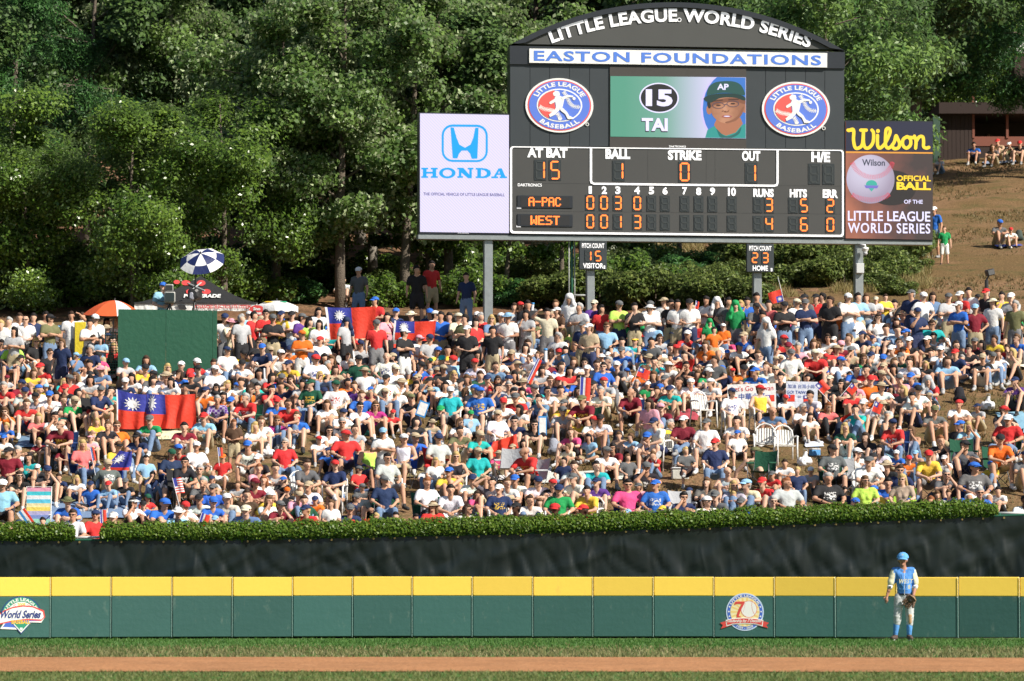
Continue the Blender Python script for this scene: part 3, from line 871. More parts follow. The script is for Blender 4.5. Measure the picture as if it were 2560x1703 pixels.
u_, z_ = bp2(1808, 279); ey.prism(ell(u_-3*k, z_, 1.6*k, 1*k, 8), -0.081, -0.07).prism(ell(u_+4*k, z_, 1.6*k, 1*k, 8), -0.081, -0.07)
ey.build('portrait_eyes', glow('dark', (0.05, 0.02, 0.015)), scr)
u_, z_ = bp2(1816, 292)
MB().prism(ell(u_, z_, 13*k, 3.4*k, 16), -0.081, -0.07).build('portrait_mouth', glow('lip', (0.34, 0.10, 0.08)), scr)
MB().prism(ell(u_, z_+0.004, 8*k, 1.3*k, 12), -0.084, -0.07).build('portrait_teeth', G_W, scr)
u_, z_ = bp2(1811, 273)
MB().prism(ell(u_, z_, 5*k, 5*k, 10), -0.0715, -0.07).build('portrait_nose', glow('nose', (0.50, 0.25, 0.15)), scr)
lt = MB(); u_, z_ = bp2(1806, 218); letters(lt, 'AP', u_, z_, 29*k, 15*k, -0.082, 0, 0.03); lt.build('portrait_cap_lettering', G_W, scr)

# round emblems
def emblem(cx, cy):
    u0, z0 = bp2(cx, cy); k = bscale(cx)
    e = MB().prism(ell(u0, z0, 85*k, 67.6*k, 56), -0.05, 0.0).build('emblem', P_WHITE, board)
    rx, rz = 85*k, 67.6*k
    MB().prism(ell(u0, z0, rx*.935, rz*.935, 56), -0.056, -0.04).build('red_ring', paint('emblem_red', (0.72, 0.10, 0.09)), e)
    EB = paint('emblem_blue', (0.10, 0.19, 0.66))
    MB().prism(ell(u0, z0, rx*.895, rz*.895, 56), -0.062, -0.04).build('blue_ring', EB, e)
    MB().prism(ell(u0, z0, rx*.67, rz*.61, 48), -0.068, -0.04).build('inner_rim', P_WHITE, e)
    MB().prism(ell(u0, z0, rx*.625, rz*.565, 48), -0.074, -0.04).build('blue_field', EB, e)
    pts = ell(u0, z0, rx*.625, rz*.565, 24, math.pi*0.58, math.pi*1.36)
    Q = lambda x, y: (u0+(x)*k, z0-(y)*k)
    MB().prism(pts + [Q(-26, 28), Q(-10, 10), Q(-14, -14), Q(-10, -30)], -0.078, -0.05).build('red_field', paint('emblem_red', (0.7, 0.1, 0.1)), e)
    st = MB()
    for line in ([(-50, 4), (-38, 10), (-24, 12), (-14, 15)], [(10, -34), (18, -22), (24, -8), (34, 2), (50, 4)], [(-6, 20), (0, 30), (2, 36)]):
        sp_ = spline(line, 4)
        stroke(st, [Q(*p) for p in sp_], 1.4*k, -0.080)
        for p, p2 in zip(sp_, sp_[1:]):
            d = (p2-p); nn = Vector((-d.y, d.x)).normalized()*4.5
            mpt = (p+p2)/2 + d.normalized()*1.5
            stroke(st, [Q(*(p-nn)), Q(*mpt), Q(*(p+nn))], 1.5*k, -0.0805, n=5)
    st.build('stitching', P_WHITE, e)
    bat = MB()
    for poly in ([(-17, -30), (-10, -36), (-1, -34), (1, -27), (-2, -22), (-8, -21), (-15, -24)],       # head with helmet peak
                 [(-10, -24), (0, -24), (9, -20), (11, -12), (8, 2), (5, 8), (-9, 8), (-10, -4), (-13, -14)],  # trunk
                 [(-12, -16), (-9, -9), (-22, -2), (-26, -4), (-25, -8)],                                   # arm and bat
                 [(4, -20), (20, -26), (34, -24), (34, -20), (20, -20), (8, -12)],
                 [(-9, 6), (3, 6), (-2, 14), (-12, 24), (-24, 30), (-27, 24), (-20, 18), (-13, 12)],
                 [(-1, 6), (7, 6), (18, 16), (24, 26), (33, 30), (32, 34), (20, 34), (14, 22), (3, 14)]):
        bat.prism([Q(*p) for p in poly], -0.084 - 0.0003*len(bat.f), -0.05)
    bat.prism(ell(*Q(36, -17), 4*k, 4*k, 10), -0.09, -0.05)
    bat.build('batter_figure', P_WHITE, e)
    lt = MB(); letters(lt, 'LITTLE LEAGUE', 0, 0, 1, 1, -0.066, 0, 0.035, arc=(u0, z0, rx, rz, 2.25, .70, .86, False), spacing=1.05)
    letters(lt, 'BASEBALL', 0, 0, 1, 1, -0.066, 0, 0.035, arc=(u0, z0, rx, rz, 1.55, .70, .86, True), spacing=1.15)
    lt.build('ring_lettering', P_WHITE, e)
    rg = ell(*Q(70, 46), 3*k, 3*k, 14); rg2 = ell(*Q(70, 46), 4.5*k, 4.5*k, 14)
    MB().strip(rg, rg2, -0.03, 0).build('registered_mark', P_WHITE, e)
emblem(1398, 264); emblem(1989, 273.6)

# lower score panel
plate('score_panel', brect(1275, 366, 2110, 586, 373, 596), -0.03, 0.6, blk2, board)
seamm = MB()
for x in (1476, 1619, 1765, 1787, 1943):
    seamm.prism(brect(x-0.3, 372, x+0.3, 458), -0.0315, -0.0)
for (y0, y1) in ((458, 466), (528, 536)):
    seamm.prism(brect(1280, y0-0.3, 2104, y0+0.3, y1-0.3, y1+0.3), -0.0317, -0.0)
so = seamm.build('panel_seams', P_BLACK, board); so['kind'] = 'stuff'
def rounded(x0, y0, x1, y1, r, dy=0.0, n=5):
    """rounded rectangle in pixels, clockwise from the top left; dy drops the right end"""
    pts = []
    for (cx, cy, a0_) in ((x1-r, y0+r, -90), (x1-r, y1-r, 0), (x0+r, y1-r, 90), (x0+r, y0+r, 180)):
        for i in range(n+1):
            a = math.radians(a0_+90*i/n)
            x = cx+r*math.cos(a); y = cy+r*math.sin(a)
            pts.append((x, y+dy*(x-x0)/(x1-x0)))
    return pts
MB().strip(bpoly(rounded(1279.5, 369, 2104, 579, 6, 9)), bpoly(rounded(1274.5, 366.5, 2108.5, 584, 8, 9)), -0.055, -0.02).build('outer_border', WL, board)
inner = []; outer = []
for pt, pi in ((( 1474, 371), (1479.5, 371)), ((1474, 452), (1479.5, 452)), ((1476, 459), (1481, 456)), ((1484, 462.5), (1485, 457.5)),
               ((1690, 465), (1690, 460)), ((1936, 467.5), (1935, 462.5)), ((1943, 465), (1939, 461)), ((1945.5, 458), (1940.5, 457)), ((1945.5, 376), (1940.5, 376))):
    outer.append(pt); inner.append(pi)
MB().strip(bpoly(inner), bpoly(outer), -0.055, -0.02, closed=False).build('inner_border', WL, board)
def bword(s, cx, cy, w, h, name='lettering', m=WL, y=-0.045, bold=0.05, parent=board, **kw):
    lt = MB(); u_, z_ = bp2(cx, cy); k = bscale(cx)
    letters(lt, s, u_, z_, w*k, h*k, y, 0, bold, **kw)
    return lt.build(name, m, parent)
for s, cx, cy, w, h in (('AT BAT', 1368, 382.5, 101, 24), ('BALL', 1544, 385.5, 62, 25), ('STRIKE', 1711, 388.5, 84, 25), ('OUT', 1877, 390.5, 46, 25), ('H/E', 2051, 393, 47, 26),
                        ('1', 1475, 475.5, 8, 19), ('2', 1510, 476, 13, 19), ('3', 1544, 476, 13, 19), ('4', 1592, 476.5, 14, 19), ('5', 1628, 477, 13, 19), ('6', 1662, 477.5, 13, 19),
                        ('7', 1711, 478, 12, 19), ('8', 1746, 479, 13, 19), ('9', 1780.5, 479, 13, 19), ('10', 1829, 480, 20, 21),
                        ('RUNS', 1908, 483, 51, 21), ('HITS', 1995, 484, 43, 21), ('ERR', 2075, 485, 38, 21)):
    bword(s, cx, cy, w, h, 'heading')
bword('DAKTRONICS', 1324, 463, 60, 7.5, 'maker_lettering', bold=0.02)
bword('DAKTRONICS', 1693, 367, 42, 4.5, 'maker_lettering', bold=0.02, y=-0.06)
orange = mat('led_orange', (0.5, 0.1, 0.02), 0.5, 0.0, emit=(1.0, 0.20, 0.03), es=1.35)
dim = mat('led_unlit', (0.034, 0.042, 0.044), 0.5, 0.0)
cellm = mat('digit_cell', (0.027, 0.034, 0.038), 0.4, 0.0)
SEG = {'0': 'abcdef', '1': 'bc', '2': 'abged', '3': 'abgcd', '4': 'fgbc', '5': 'afgcd', '6': 'afgedc', '7': 'abc', '8': 'abcdefg', '9': 'abcdfg', ' ': ''}
def seg_polys(w, h, t):
    g = t*0.18
    def hz(z): return [(-w/2+t*.5+g, z), (-w/2+t+g, z+t/2), (w/2-t-g, z+t/2), (w/2-t*.5-g, z), (w/2-t-g, z-t/2), (-w/2+t+g, z-t/2)]
    def vt(x, z0, z1): return [(x, z0+g), (x+t/2, z0+t/2+g), (x+t/2, z1-t/2-g), (x, z1-g), (x-t/2, z1-t/2-g), (x-t/2, z0+t/2+g)]
    H = h/2-t/2; X = w/2-t/2
    return dict(a=hz(H), g=hz(0), d=hz(-H), b=vt(X, 0, H), c=vt(X, -H, 0), f=vt(-X, 0, H), e=vt(-X, -H, 0))
def digit(ch, cx, cy, w, h, cw, chh, parent=board, t=0.17):
    u0, z0 = bp2(cx, cy); k = bscale(cx)
    c = MB().box((-cw*k/2, -0.045, -chh*k/2), (cw*k/2, 0.0, chh*k/2)).build('digit_display', cellm, parent)
    c.location = (u0, 0, z0)
    if parent is not board: c.location = (u0-parent['u'], -0.02, z0-parent['z'])
    sp_ = seg_polys(w*k, h*k, w*k*t)
    lit, off = MB(), MB()
    for s_, p in sp_.items(): (lit if s_ in SEG[ch] else off).prism(p, -0.055, -0.03)
    if lit.v: lit.build('lit_segments', orange, c)
    if off.v: off.build('unlit_segments', dim, c)
for ch, cx, cy in (('1', 1350, 425.5), ('5', 1387, 426)): digit(ch, cx, cy, 23, 46, 30, 51)
digit('1', 1546, 427.5, 23, 44, 31, 51); digit('0', 1711, 430.5, 24, 46, 31, 51); digit('1', 1877.5, 433, 23, 44, 31, 51)
digit(' ', 2035, 435.5, 22, 44, 30, 51); digit(' ', 2070.5, 436, 22, 44, 30, 51)
cols = [1475, 1509.5, 1544, 1592.5, 1628, 1662, 1711, 1746, 1780.5, 1829, 1894, 1922, 1982, 2009, 2075]
r1 = '0030      ' + ' 3' + ' 5' + '2'; r2 = '0013      ' + ' 4' + ' 6' + '0'
for i, cx in enumerate(cols):
    f_ = (cx-1475)/600.0
    digit(r1[i], cx, 507+8*f_, 19, 34, 24, 39, t=0.19); digit(r2[i], cx, 554+8.5*f_, 19, 34, 24, 39, t=0.19)
FONT57 = {'A': '01110 10001 10001 11111 10001 10001 10001', '-': '00000 00000 00000 11111 00000 00000 00000', 'P': '11110 10001 10001 11110 10000 10000 10000',
          'C': '01110 10001 10000 10000 10000 10001 01110', 'W': '10001 10001 10001 10101 10101 11011 10001', 'E': '11111 10000 10000 11110 10000 10000 11111',
          'S': '01111 10000 10000 01110 00001 00001 11110', 'T': '11111 00100 00100 00100 00100 00100 00100'}
def name_box(s, cy, x0, x1):
    k = bscale(1362)
    u0, z0 = bp2(1362, cy)
    c = MB().box((-69*k, -0.06, -15*k), (69*k, 0, 15*k)).build('name_display', edge, board); c.location = (u0, 0, z0)
    MB().box((-61*k, -0.064, -12*k), (61*k, -0.05, 12*k)).build('matrix', P_BLACK, c)
    d = MB(); ncol = len(s)*5+(len(s)-1); pw = (x1-x0)/ncol; ph = 22.5/7
    for i, ch in enumerate(s):
        rows = FONT57[ch].split()
        for r in range(7):
            for q_ in range(5):
                if rows[r][q_] == '1':
                    xx = (x0+(i*6+q_)*pw-1362); zz = 11.2-r*ph
                    d.box(((xx-pw*.18)*k, -0.072, (zz-ph*.97)*k), ((xx+pw*1.18)*k, -0.063-0.0002*((r*5+q_) % 9), (zz-ph*.03)*k))
    d.build('lit_dots', orange, c)
name_box('A-PAC', 505, 1321, 1401); name_box('WEST', 551.5, 1326, 1398)
bword('-', 1297, 520, 11, 4, 'mark', bold=0.03); bword('-', 1296, 566.5, 11, 4, 'mark', bold=0.03)
# lower beam and posts
plate('lower_beam', brect(1046, 586, 2331, 597, 601, 612), 0.02, 0.5, steel, board)
plate('beam_shadow_gap', brect(1046, 583, 2331, 586, 598, 601), 0.06, 0.4, edge, board)
for x, w in ((1222.5, 22), (1478.5, 20), (1896, 21), (2150, 21)):
    u_, z_ = bp2(x, 598); k = bscale(x)
    g_ = terrain(BO.x + _u.x*u_, BO.y + _u.y*u_) - BO.z
    MB().box((u_-w*k/2, 0.12, g_-0.3), (u_+w*k/2, 0.38, z_+0.05), 0, 0.02).build('support_post', steel, board)
    MB().box((u_-w*k/2-0.1, 0.02, g_-0.3), (u_+w*k/2+0.1, 0.48, g_+0.12)).build('footing', mat('concrete', (0.34, 0.32, 0.29), 0.9), board)
cnd = mat('conduit_grey', (0.36, 0.38, 0.36), 0.5, 0.1)
for x, r in ((1425, .016), (1432, .04), (1439, .022)):
    u_, z_ = bp2(x, 598); _, z2 = bp2(x, 800)
    MB().tube([(u_, 0.2, z_), (u_, 0.2, z2)], r, 8).build('conduit', green_pipe if x == 1432 else cnd, board, True)
(u_, z_), (u2, _) = bp2(1420, 737), bp2(1488, 737)
MB().tube([(u_, 0.2, z_), (u2, 0.2, z_)], 0.03, 8).build('cross_brace', cnd, board, True)

# pitch count signs
def pitch_sign(x0, x1, y0, y1, word, ds, label, dcy):
    cx = (x0+x1)/2; cy = (y0+y1)/2; u0, z0 = bp2(cx, cy); k = bscale(cx)
    W_, H_ = (x1-x0)*k, (y1-y0)*k
    wpos = BO + _u*u0 + Vector((0, 0, z0)) + _n*0.02
    s = thing('pitch_count_sign', label, 'sign', tuple(wpos), BYAW, 'pitch count signs on the scoreboard posts')
    MB().box((-W_/2, -0.02, -H_/2), (W_/2, 0.12, H_/2), 0, 0.012).build('case', blk, s)
    for t, yy, ww, hh in (('PITCH COUNT', y0+11, 56, 12), (word, y1-9.5, 51 if len(word) > 4 else 38, 13)):
        lt = MB(); letters(lt, t, 0, (cy-yy)*k, ww*k, hh*k, -0.03, 0, 0.025); lt.build('lettering', WL, s)
    for ch, xx in ds:
        c = MB().box((-9*k, -0.034, -15*k), (9*k, 0, 15*k)).build('digit_display', cellm, s); c.location = ((xx-cx)*k, 0, (cy-dcy)*k)
        lit, off = MB(), MB()
        for s_, p in seg_polys(15.5*k, 26*k, 3.1*k).items(): (lit if s_ in SEG[ch] else off).prism(p, -0.042, -0.03)
        lit.build('lit_segments', orange, c)
        if off.v: off.build('unlit_segments', dim, c)
    MB().box((-0.1, 0.12, -H_/2+0.1), (0.1, 0.14, H_/2-0.1)).build('bracket', steel, s)
    MB().box(((26)*k, -0.03, -H_/2+2*k), (30*k, -0.018, -H_/2+10*k)).build('corner_mark', WL, s)
pitch_sign(1448, 1516.5, 604, 674, 'VISITOR', (('1', 1470), ('5', 1494.5)), 'small black pitch count sign reading 15 VISITOR', 640.5)
pitch_sign(1866, 1934, 610.5, 680, 'HOME', (('2', 1886.5), ('3', 1912.5)), 'small black pitch count sign reading 23 HOME', 645)

# ------------------------------------------------------------------ side displays
def side_display(name, x0, y0, x1, y1, yr0, yr1, label, m):
    u0, z0 = bp2((x0+x1)/2, (y0+y1)/2)
    wpos = BO + _u*u0 + Vector((0, 0, z0))
    s = thing(name, label, 'display', tuple(wpos), BYAW, 'video displays beside the scoreboard')
    s['u'] = u0; s['z'] = z0
    def loc_(l): return [(a-u0, b2-z0) for a, b2 in bpoly(l)]
    MB().prism(loc_([(x0-3, y0-3), (x1+1, yr0-3), (x1+1, yr1+4), (x0-3, y1+5)]), 0.0, 0.45).build('case', edge, s)
    f_ = MB().prism(loc_([(x0, y0), (x1, yr0), (x1, yr1), (x0, y1)]), -0.03, 0.0).build('screen', m, s)
    return s, f_, loc_
m, nt, b = new_mat('led_pale_screen')
tc = N(nt, 'ShaderNodeTexCoord'); wv = N(nt, 'ShaderNodeTexWave'); wv.bands_direction = 'DIAGONAL'
wv.inputs['Scale'].default_value = 7; wv.inputs['Distortion'].default_value = 0.6; nt.links.new(tc.outputs['Object'], wv.inputs['Vector'])
mx = N(nt, 'ShaderNodeMix', data_type='RGBA'); mx.inputs[6].default_value = (0.60, 0.61, 0.90, 1); mx.inputs[7].default_value = (0.80, 0.68, 0.84, 1)
nt.links.new(wv.outputs[0], mx.inputs[0]); nt.links.new(mx.outputs[2], b.inputs['Emission Color']); b.inputs['Emission Strength'].default_value = 0.76
b.inputs['Base Color'].default_value = (0.08, 0.08, 0.1, 1)
s, f_, lc = side_display('video_display', 1050, 284, 1272, 580, 288, 583, 'bright pale display with a blue car maker badge, attached left of the scoreboard', m)
u00, z00 = s['u'], s['z']; k = bscale(1160)
bl = glow('azure', (0.0, 0.30, 0.90), 0.9)
MB().strip(lc(rounded(1109, 317, 1214, 400, 22, 1)), lc(rounded(1104, 311.5, 1219, 405, 27, 1)), -0.04, -0.03).build('badge_outline', bl, f_)
MB().prism(lc([(1126, 319), (1134, 319.5), (1141, 345), (1148, 362), (1162, 370), (1176, 362), (1183, 345), (1188, 320), (1196, 320), (1193, 397), (1179, 397.5), (1175, 385), (1168, 377), (1154, 377), (1147, 385), (1143, 396.5), (1131.5, 396)]), -0.04, -0.031).build('badge_letter', bl, f_)
# slab-serif word
hw = MB()
def slab(mb, x0, parts, y0=420.0, y1=445.0):
    for (a, b_, c_, d_) in parts: mb.prism(lc([(x0+a, y0+b_), (x0+c_, y0+b_), (x0+c_, y0+d_), (x0+a, y0+d_)]), -0.041-0.0002*(len(mb.f) % 11), -0.031)
def rectify(mb, pts): mb.prism(lc(pts), -0.041-0.0002*(len(mb.f) % 11), -0.031)
slab(hw, 1053, [(0, 0, 17, 4), (24, 0, 41, 4), (0, 21, 17, 25), (24, 21, 41, 25), (4, 4, 13, 21), (28, 4, 37, 21), (13, 10, 28, 14.5)])
hw.strip(lc(pell(1118, 433, 11.5, 8.5, 24)), lc(pell(1118, 433, 20.5, 13.3, 24)), -0.0425, -0.031)
slab(hw, 1143, [(0, 0, 14, 4), (26, 0, 40, 4), (0, 21, 14, 25), (4, 4, 10, 21), (30, 4, 36, 25)])
rectify(hw, [(1147, 420.5), (1158, 420.5), (1179, 444), (1179, 446), (1170, 446), (1147, 427)])
slab(hw, 1189, [(0, 0.5, 18, 4.5), (0, 21.5, 18, 25.5), (4, 4.5, 13, 21.5)])
dp = [(1205, 421), (1216, 422), (1225, 427), (1227, 433.5), (1225, 440), (1216, 445), (1205, 446)]; di = [(1205, 425.5), (1210, 426), (1216, 430), (1217, 433.5), (1216, 437), (1210, 441), (1205, 441.5)]
hw.strip(lc(di), lc(dp), -0.0428, -0.031, closed=False)
rectify(hw, [(1246, 421.5), (1254, 421.5), (1263, 442), (1252, 442)]); rectify(hw, [(1246, 421.5), (1249, 426), (1240, 442), (1234, 442)])
slab(hw, 1228, [(0, 21.7, 17, 25.8), (21, 21.7, 39, 25.8), (10, 14, 26, 17.5)])
hw.build('badge_lettering', bl, f_)
lt = MB(); u_, z_ = bp2(1160, 486.5); letters(lt, 'THE OFFICIAL VEHICLE OF LITTLE LEAGUE BASEBALL', u_-u00, z_-z00, 203*k, 7.2*k, -0.04, 0, 0.012); lt.build('small_lettering', glow('navy_text', (0.03, 0.03, 0.2)), f_)
lt = MB(); u_, z_ = bp2(1158, 582.5); letters(lt, 'DAKTRONICS', u_-u00, z_-z00, 28*k, 3*k, -0.012, 0, 0.02); lt.build('maker_lettering', WL, s)

m, nt, b = new_mat('led_ball_screen')
tc = N(nt, 'ShaderNodeTexCoord'); sp = N(nt, 'ShaderNodeSeparateXYZ'); nt.links.new(tc.outputs['Generated'], sp.inputs[0])
nz = N(nt, 'ShaderNodeTexNoise'); nz.inputs['Scale'].default_value = 1.6; nz.inputs['Detail'].default_value = 6; nt.links.new(tc.outputs['Object'], nz.inputs['Vector'])
ad = N(nt, 'ShaderNodeMath', operation='ADD'); s1_ = N(nt, 'ShaderNodeMath', operation='MULTIPLY'); s1_.inputs[1].default_value = -0.55
nt.links.new(sp.outputs[0], s1_.inputs[0]); nt.links.new(s1_.outputs[0], ad.inputs[0])
s2_ = N(nt, 'ShaderNodeMath', operation='MULTIPLY_ADD'); s2_.inputs[1].default_value = 0.5; s2_.inputs[2].default_value = 0.38
nt.links.new(nz.outputs[0], s2_.inputs[0]); nt.links.new(s2_.outputs[0], ad.inputs[1])
cr = N(nt, 'ShaderNodeValToRGB'); nt.links.new(ad.outputs[0], cr.inputs[0])
els = cr.color_ramp.elements; els[0].position = 0.18; els[0].color = (0.02, 0.015, 0.016, 1); els[1].position = 0.7; els[1].color = (0.42, 0.13, 0.065, 1)
e2 = els.new(0.42); e2.color = (0.16, 0.05, 0.035, 1)
nt.links.new(cr.outputs[0], b.inputs['Emission Color']); b.inputs['Emission Strength'].default_value = 0.8; b.inputs['Base Color'].default_value = (0.03, 0.02, 0.02, 1)
s, f_, lc = side_display('video_display', 2114, 304, 2331, 596, 306, 600, 'dark display showing a large white baseball and yellow script, attached right of the scoreboard', m)
u00, z00 = s['u'], s['z']; k = bscale(2222)
MB().prism(lc([(2114, 304), (2331, 306), (2331, 380), (2114, 378)]), -0.036, -0.03).build('title_band', glow('band_navy', (0.012, 0.014, 0.04)), f_)
MB().prism(lc([(2114, 379), (2331, 381), (2331, 385), (2114, 383)]), -0.038, -0.03).build('title_rule', glow('rule', (0.7, 0.3, 0.04)), f_)
yl = glow('gold', (0.9, 0.60, 0.03), 0.9)
sw_ = MB()
def sc_word(mb, strokes, x0, y0, s_, w, y):
    for i, st_ in enumerate(strokes):
        pts = spline([lc([(x0+a*s_, y0+b_*s_)])[0] for a, b_ in st_], 5)
        stroke(mb, pts, w*k, y - 0.0008*i)
W_str = [[(0, 6), (12, 4), (12, 30), (16, 48), (24, 50), (34, 40), (37, 5)], [(37, 5), (37, 36), (42, 49), (52, 48), (61, 34), (62, 12), (58, 5)],
         [(30, 5), (44, 5)], [(-2, 5), (10, 5)],
         [(72, 18), (72, 42), (77, 50), (84, 46)],
         [(84, 46), (92, 36), (103, 12), (101, 1), (94, 3), (92, 18), (92, 42), (98, 50), (106, 46)],
         [(106, 46), (114, 34), (118, 19), (122, 26), (127, 38), (124, 49), (113, 51), (109, 44)], [(127, 40), (134, 34)],
         [(146, 21), (136, 28), (135, 42), (144, 50), (154, 42), (154, 28), (146, 21)], [(150, 23), (162, 24)],
         [(164, 20), (168, 32), (167, 50)], [(168, 34), (176, 22), (185, 22), (187, 34), (187, 46), (194, 50), (200, 48)]]
sc_word(sw_, W_str, 2121, 321, 1.0, 8.2, -0.042)
sw_.prism(ell(lc([(2194, 328)])[0][0], lc([(2194, 328)])[0][1], 5*k, 5*k, 10), -0.0425, -0.036)
sw_.build('script_lettering', yl, f_)
# ball on the screen
m, nt, b = new_mat('ball_picture')
tc = N(nt, 'ShaderNodeTexCoord'); vm = N(nt, 'ShaderNodeVectorMath', operation='DISTANCE'); vm.inputs[1].default_value = (0.36, 0.5, 0.68)
nt.links.new(tc.outputs['Generated'], vm.inputs[0])
cr = N(nt, 'ShaderNodeValToRGB'); nt.links.new(vm.outputs['Value'], cr.inputs[0])
els = cr.color_ramp.elements; els[0].position = 0.1; els[0].color = (0.80, 0.78, 0.98, 1); els[1].position = 0.8; els[1].color = (0.22, 0.17, 0.28, 1)
nt.links.new(cr.outputs[0], b.inputs['Emission Color']); b.inputs['Emission Strength'].default_value = 0.85; b.inputs['Base Color'].default_value = (0.1, 0.1, 0.1, 1)
MB().prism(lc(pell(2228, 470, 62, 44)), -0.033, -0.03).build('ball_shade_picture', glow('umbra', (0.018, 0.014, 0.015)), f_)
bl_ = MB().prism(lc(pell(2175.6, 448.5, 60, 61, 48)), -0.04, -0.03).build('ball_picture', m, f_)
st = MB()
for (pts_, up) in (([(2130, 408), (2140, 425), (2160, 439), (2185, 443), (2210, 435), (2226, 418), (2231, 404)], 1), ([(2131, 488), (2150, 496), (2180, 500), (2210, 494), (2224, 484)], -1)):
    sp_ = spline(pts_, 6)
    for i, (p, p2) in enumerate(zip(sp_, sp_[1:])):
        d = (p2-p).normalized(); nn = Vector((-d.y, d.x))*5.5
        stroke(st, [lc([tuple(p-nn-d*2)])[0], lc([tuple(p)])[0], lc([tuple(p+nn-d*2)])[0]], 1.2*k, -0.0425, n=4)
st.build('stitching_picture', glow('stitch', (0.62, 0.06, 0.10)), f_)
for t, cx, cy, w, h, mm, bo_ in (('Wilson', 2183, 407, 57, 16, glow('ink', (0.03, 0.04, 0.07)), .02), ('OFFICIAL', 2283.5, 446.5, 86, 14, yl, .03), ('BALL', 2283.5, 465.5, 86, 19.5, yl, .045),
                          ('OF THE', 2282.5, 505, 47, 10, G_W, .02), ('LITTLE LEAGUE', 2222, 541, 206, 25, G_W, .02), ('WORLD SERIES', 2222, 571, 206, 25, G_W, .02)):
    lt = MB(); u_, z_ = bp2(cx, cy); letters(lt, t, u_-u00, z_-z00, w*k, h*k, -0.044, 0, bo_, spacing=1.12 if 'S' in t else 1.0); lt.build('lettering', mm, f_)
u_, z_ = lc([(2178, 462)])[0]
MB().prism(ell(u_, z_, 14*k, 11*k, 20), -0.043, -0.03).build('small_crest_picture', glow('crest', (0.04, 0.38, 0.3)), f_)
MB().prism([(u_-18*k, z_-2*k), (u_+18*k, z_-2*k), (u_+14*k, z_-9*k), (u_-14*k, z_-9*k)], -0.046, -0.03).build('small_ribbon_picture', glow('ribbon', (0.16, 0.14, 0.5)), f_)
MB().prism([(u_-7*k, z_-9*k), (u_+7*k, z_-9*k), (u_, z_-17*k)], -0.046, -0.03).build('small_diamond_picture', glow('crest', (0.04, 0.38, 0.3)), f_)

# small camera and junction box on the right post
u_, z_ = bp2(2161, 625); w_ = BO + _u*u_ + Vector((0, 0, z_)) + _n*0.1
c_ = thing('security_camera', 'white dome security camera bracketed to the rightmost scoreboard post', 'camera', tuple(w_), BYAW)
MB().ball((0, 0, 0), 0.09, 14, 8).build('dome', P_WHITE, c_, True)
MB().tube([(0, 0, 0.08), (0, 0.0, 0.13), (-0.12, 0.12, 0.15)], 0.03, 8).tube([(0, 0, -0.01), (0, 0, 0.06)], 0.1, 14).build('bracket', P_WHITE, c_, True)
MB().ball((0, -0.02, -0.11), 0.07, 12, 8, sc3=(1, 1, 0.8)).build('lower_dome', mat('camera_glass', (0.45, 0.46, 0.47), 0.15, 0.0), c_, True)
u_, z_ = bp2(2150, 671); w_ = BO + _u*u_ + Vector((0, 0, z_)) + _n*(-0.0)
c_ = thing('junction_box', 'grey metal junction box strapped on the rightmost scoreboard post', 'box', tuple(w_), BYAW)
MB().box((-0.12, -0.02, -0.15), (0.12, 0.1, 0.15), 0, 0.012).build('case', mat('box_grey', (0.5, 0.52, 0.52), 0.5, 0.05), c_)
MB().box((-0.10, -0.026, -0.13), (0.10, -0.02, 0.13)).build('lid', mat('box_grey2', (0.56, 0.58, 0.58), 0.45, 0.05), c_)

# ------------------------------------------------------------------ trees
bark = mat('bark', (0.13, 0.105, 0.08), 0.9, 0.4, 6.0, 0.8, 25)
bark_pale = mat('bark_pale', (0.27, 0.24, 0.20), 0.85, 0.35, 5.0, 0.6, 25)
LEAF = {
    'maple': leaf_mat('maple_leaf', (0.03, 0.085, 0.012), (0.22, 0.33, 0.05), (0.22, 0.32, 0.13), 0.27, 0.28),
    'poplar': leaf_mat('poplar_leaf', (0.03, 0.08, 0.016), (0.20, 0.31, 0.07), (0.42, 0.50, 0.28), 0.45, 0.22),
    'locust': leaf_mat('locust_leaf', (0.022, 0.09, 0.018), (0.11, 0.27, 0.06), (0.06, 0.14, 0.06), 0.5, 0.3),
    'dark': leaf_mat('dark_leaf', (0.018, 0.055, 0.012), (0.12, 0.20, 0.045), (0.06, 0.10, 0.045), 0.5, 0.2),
    'bough': leaf_mat('bough_leaf', (0.035, 0.11, 0.02), (0.25, 0.37, 0.08), (0.16, 0.25, 0.11), 0.45, 0.3),
    'scrub': leaf_mat('scrub_leaf', (0.06, 0.11, 0.02), (0.25, 0.30, 0.07), (0.16, 0.21, 0.08), 0.5, 0.3),
    'flower': leaf_mat('shrub_blossom', (0.35, 0.40, 0.28), (0.62, 0.64, 0.50), None, 0.6, 0.3),
}
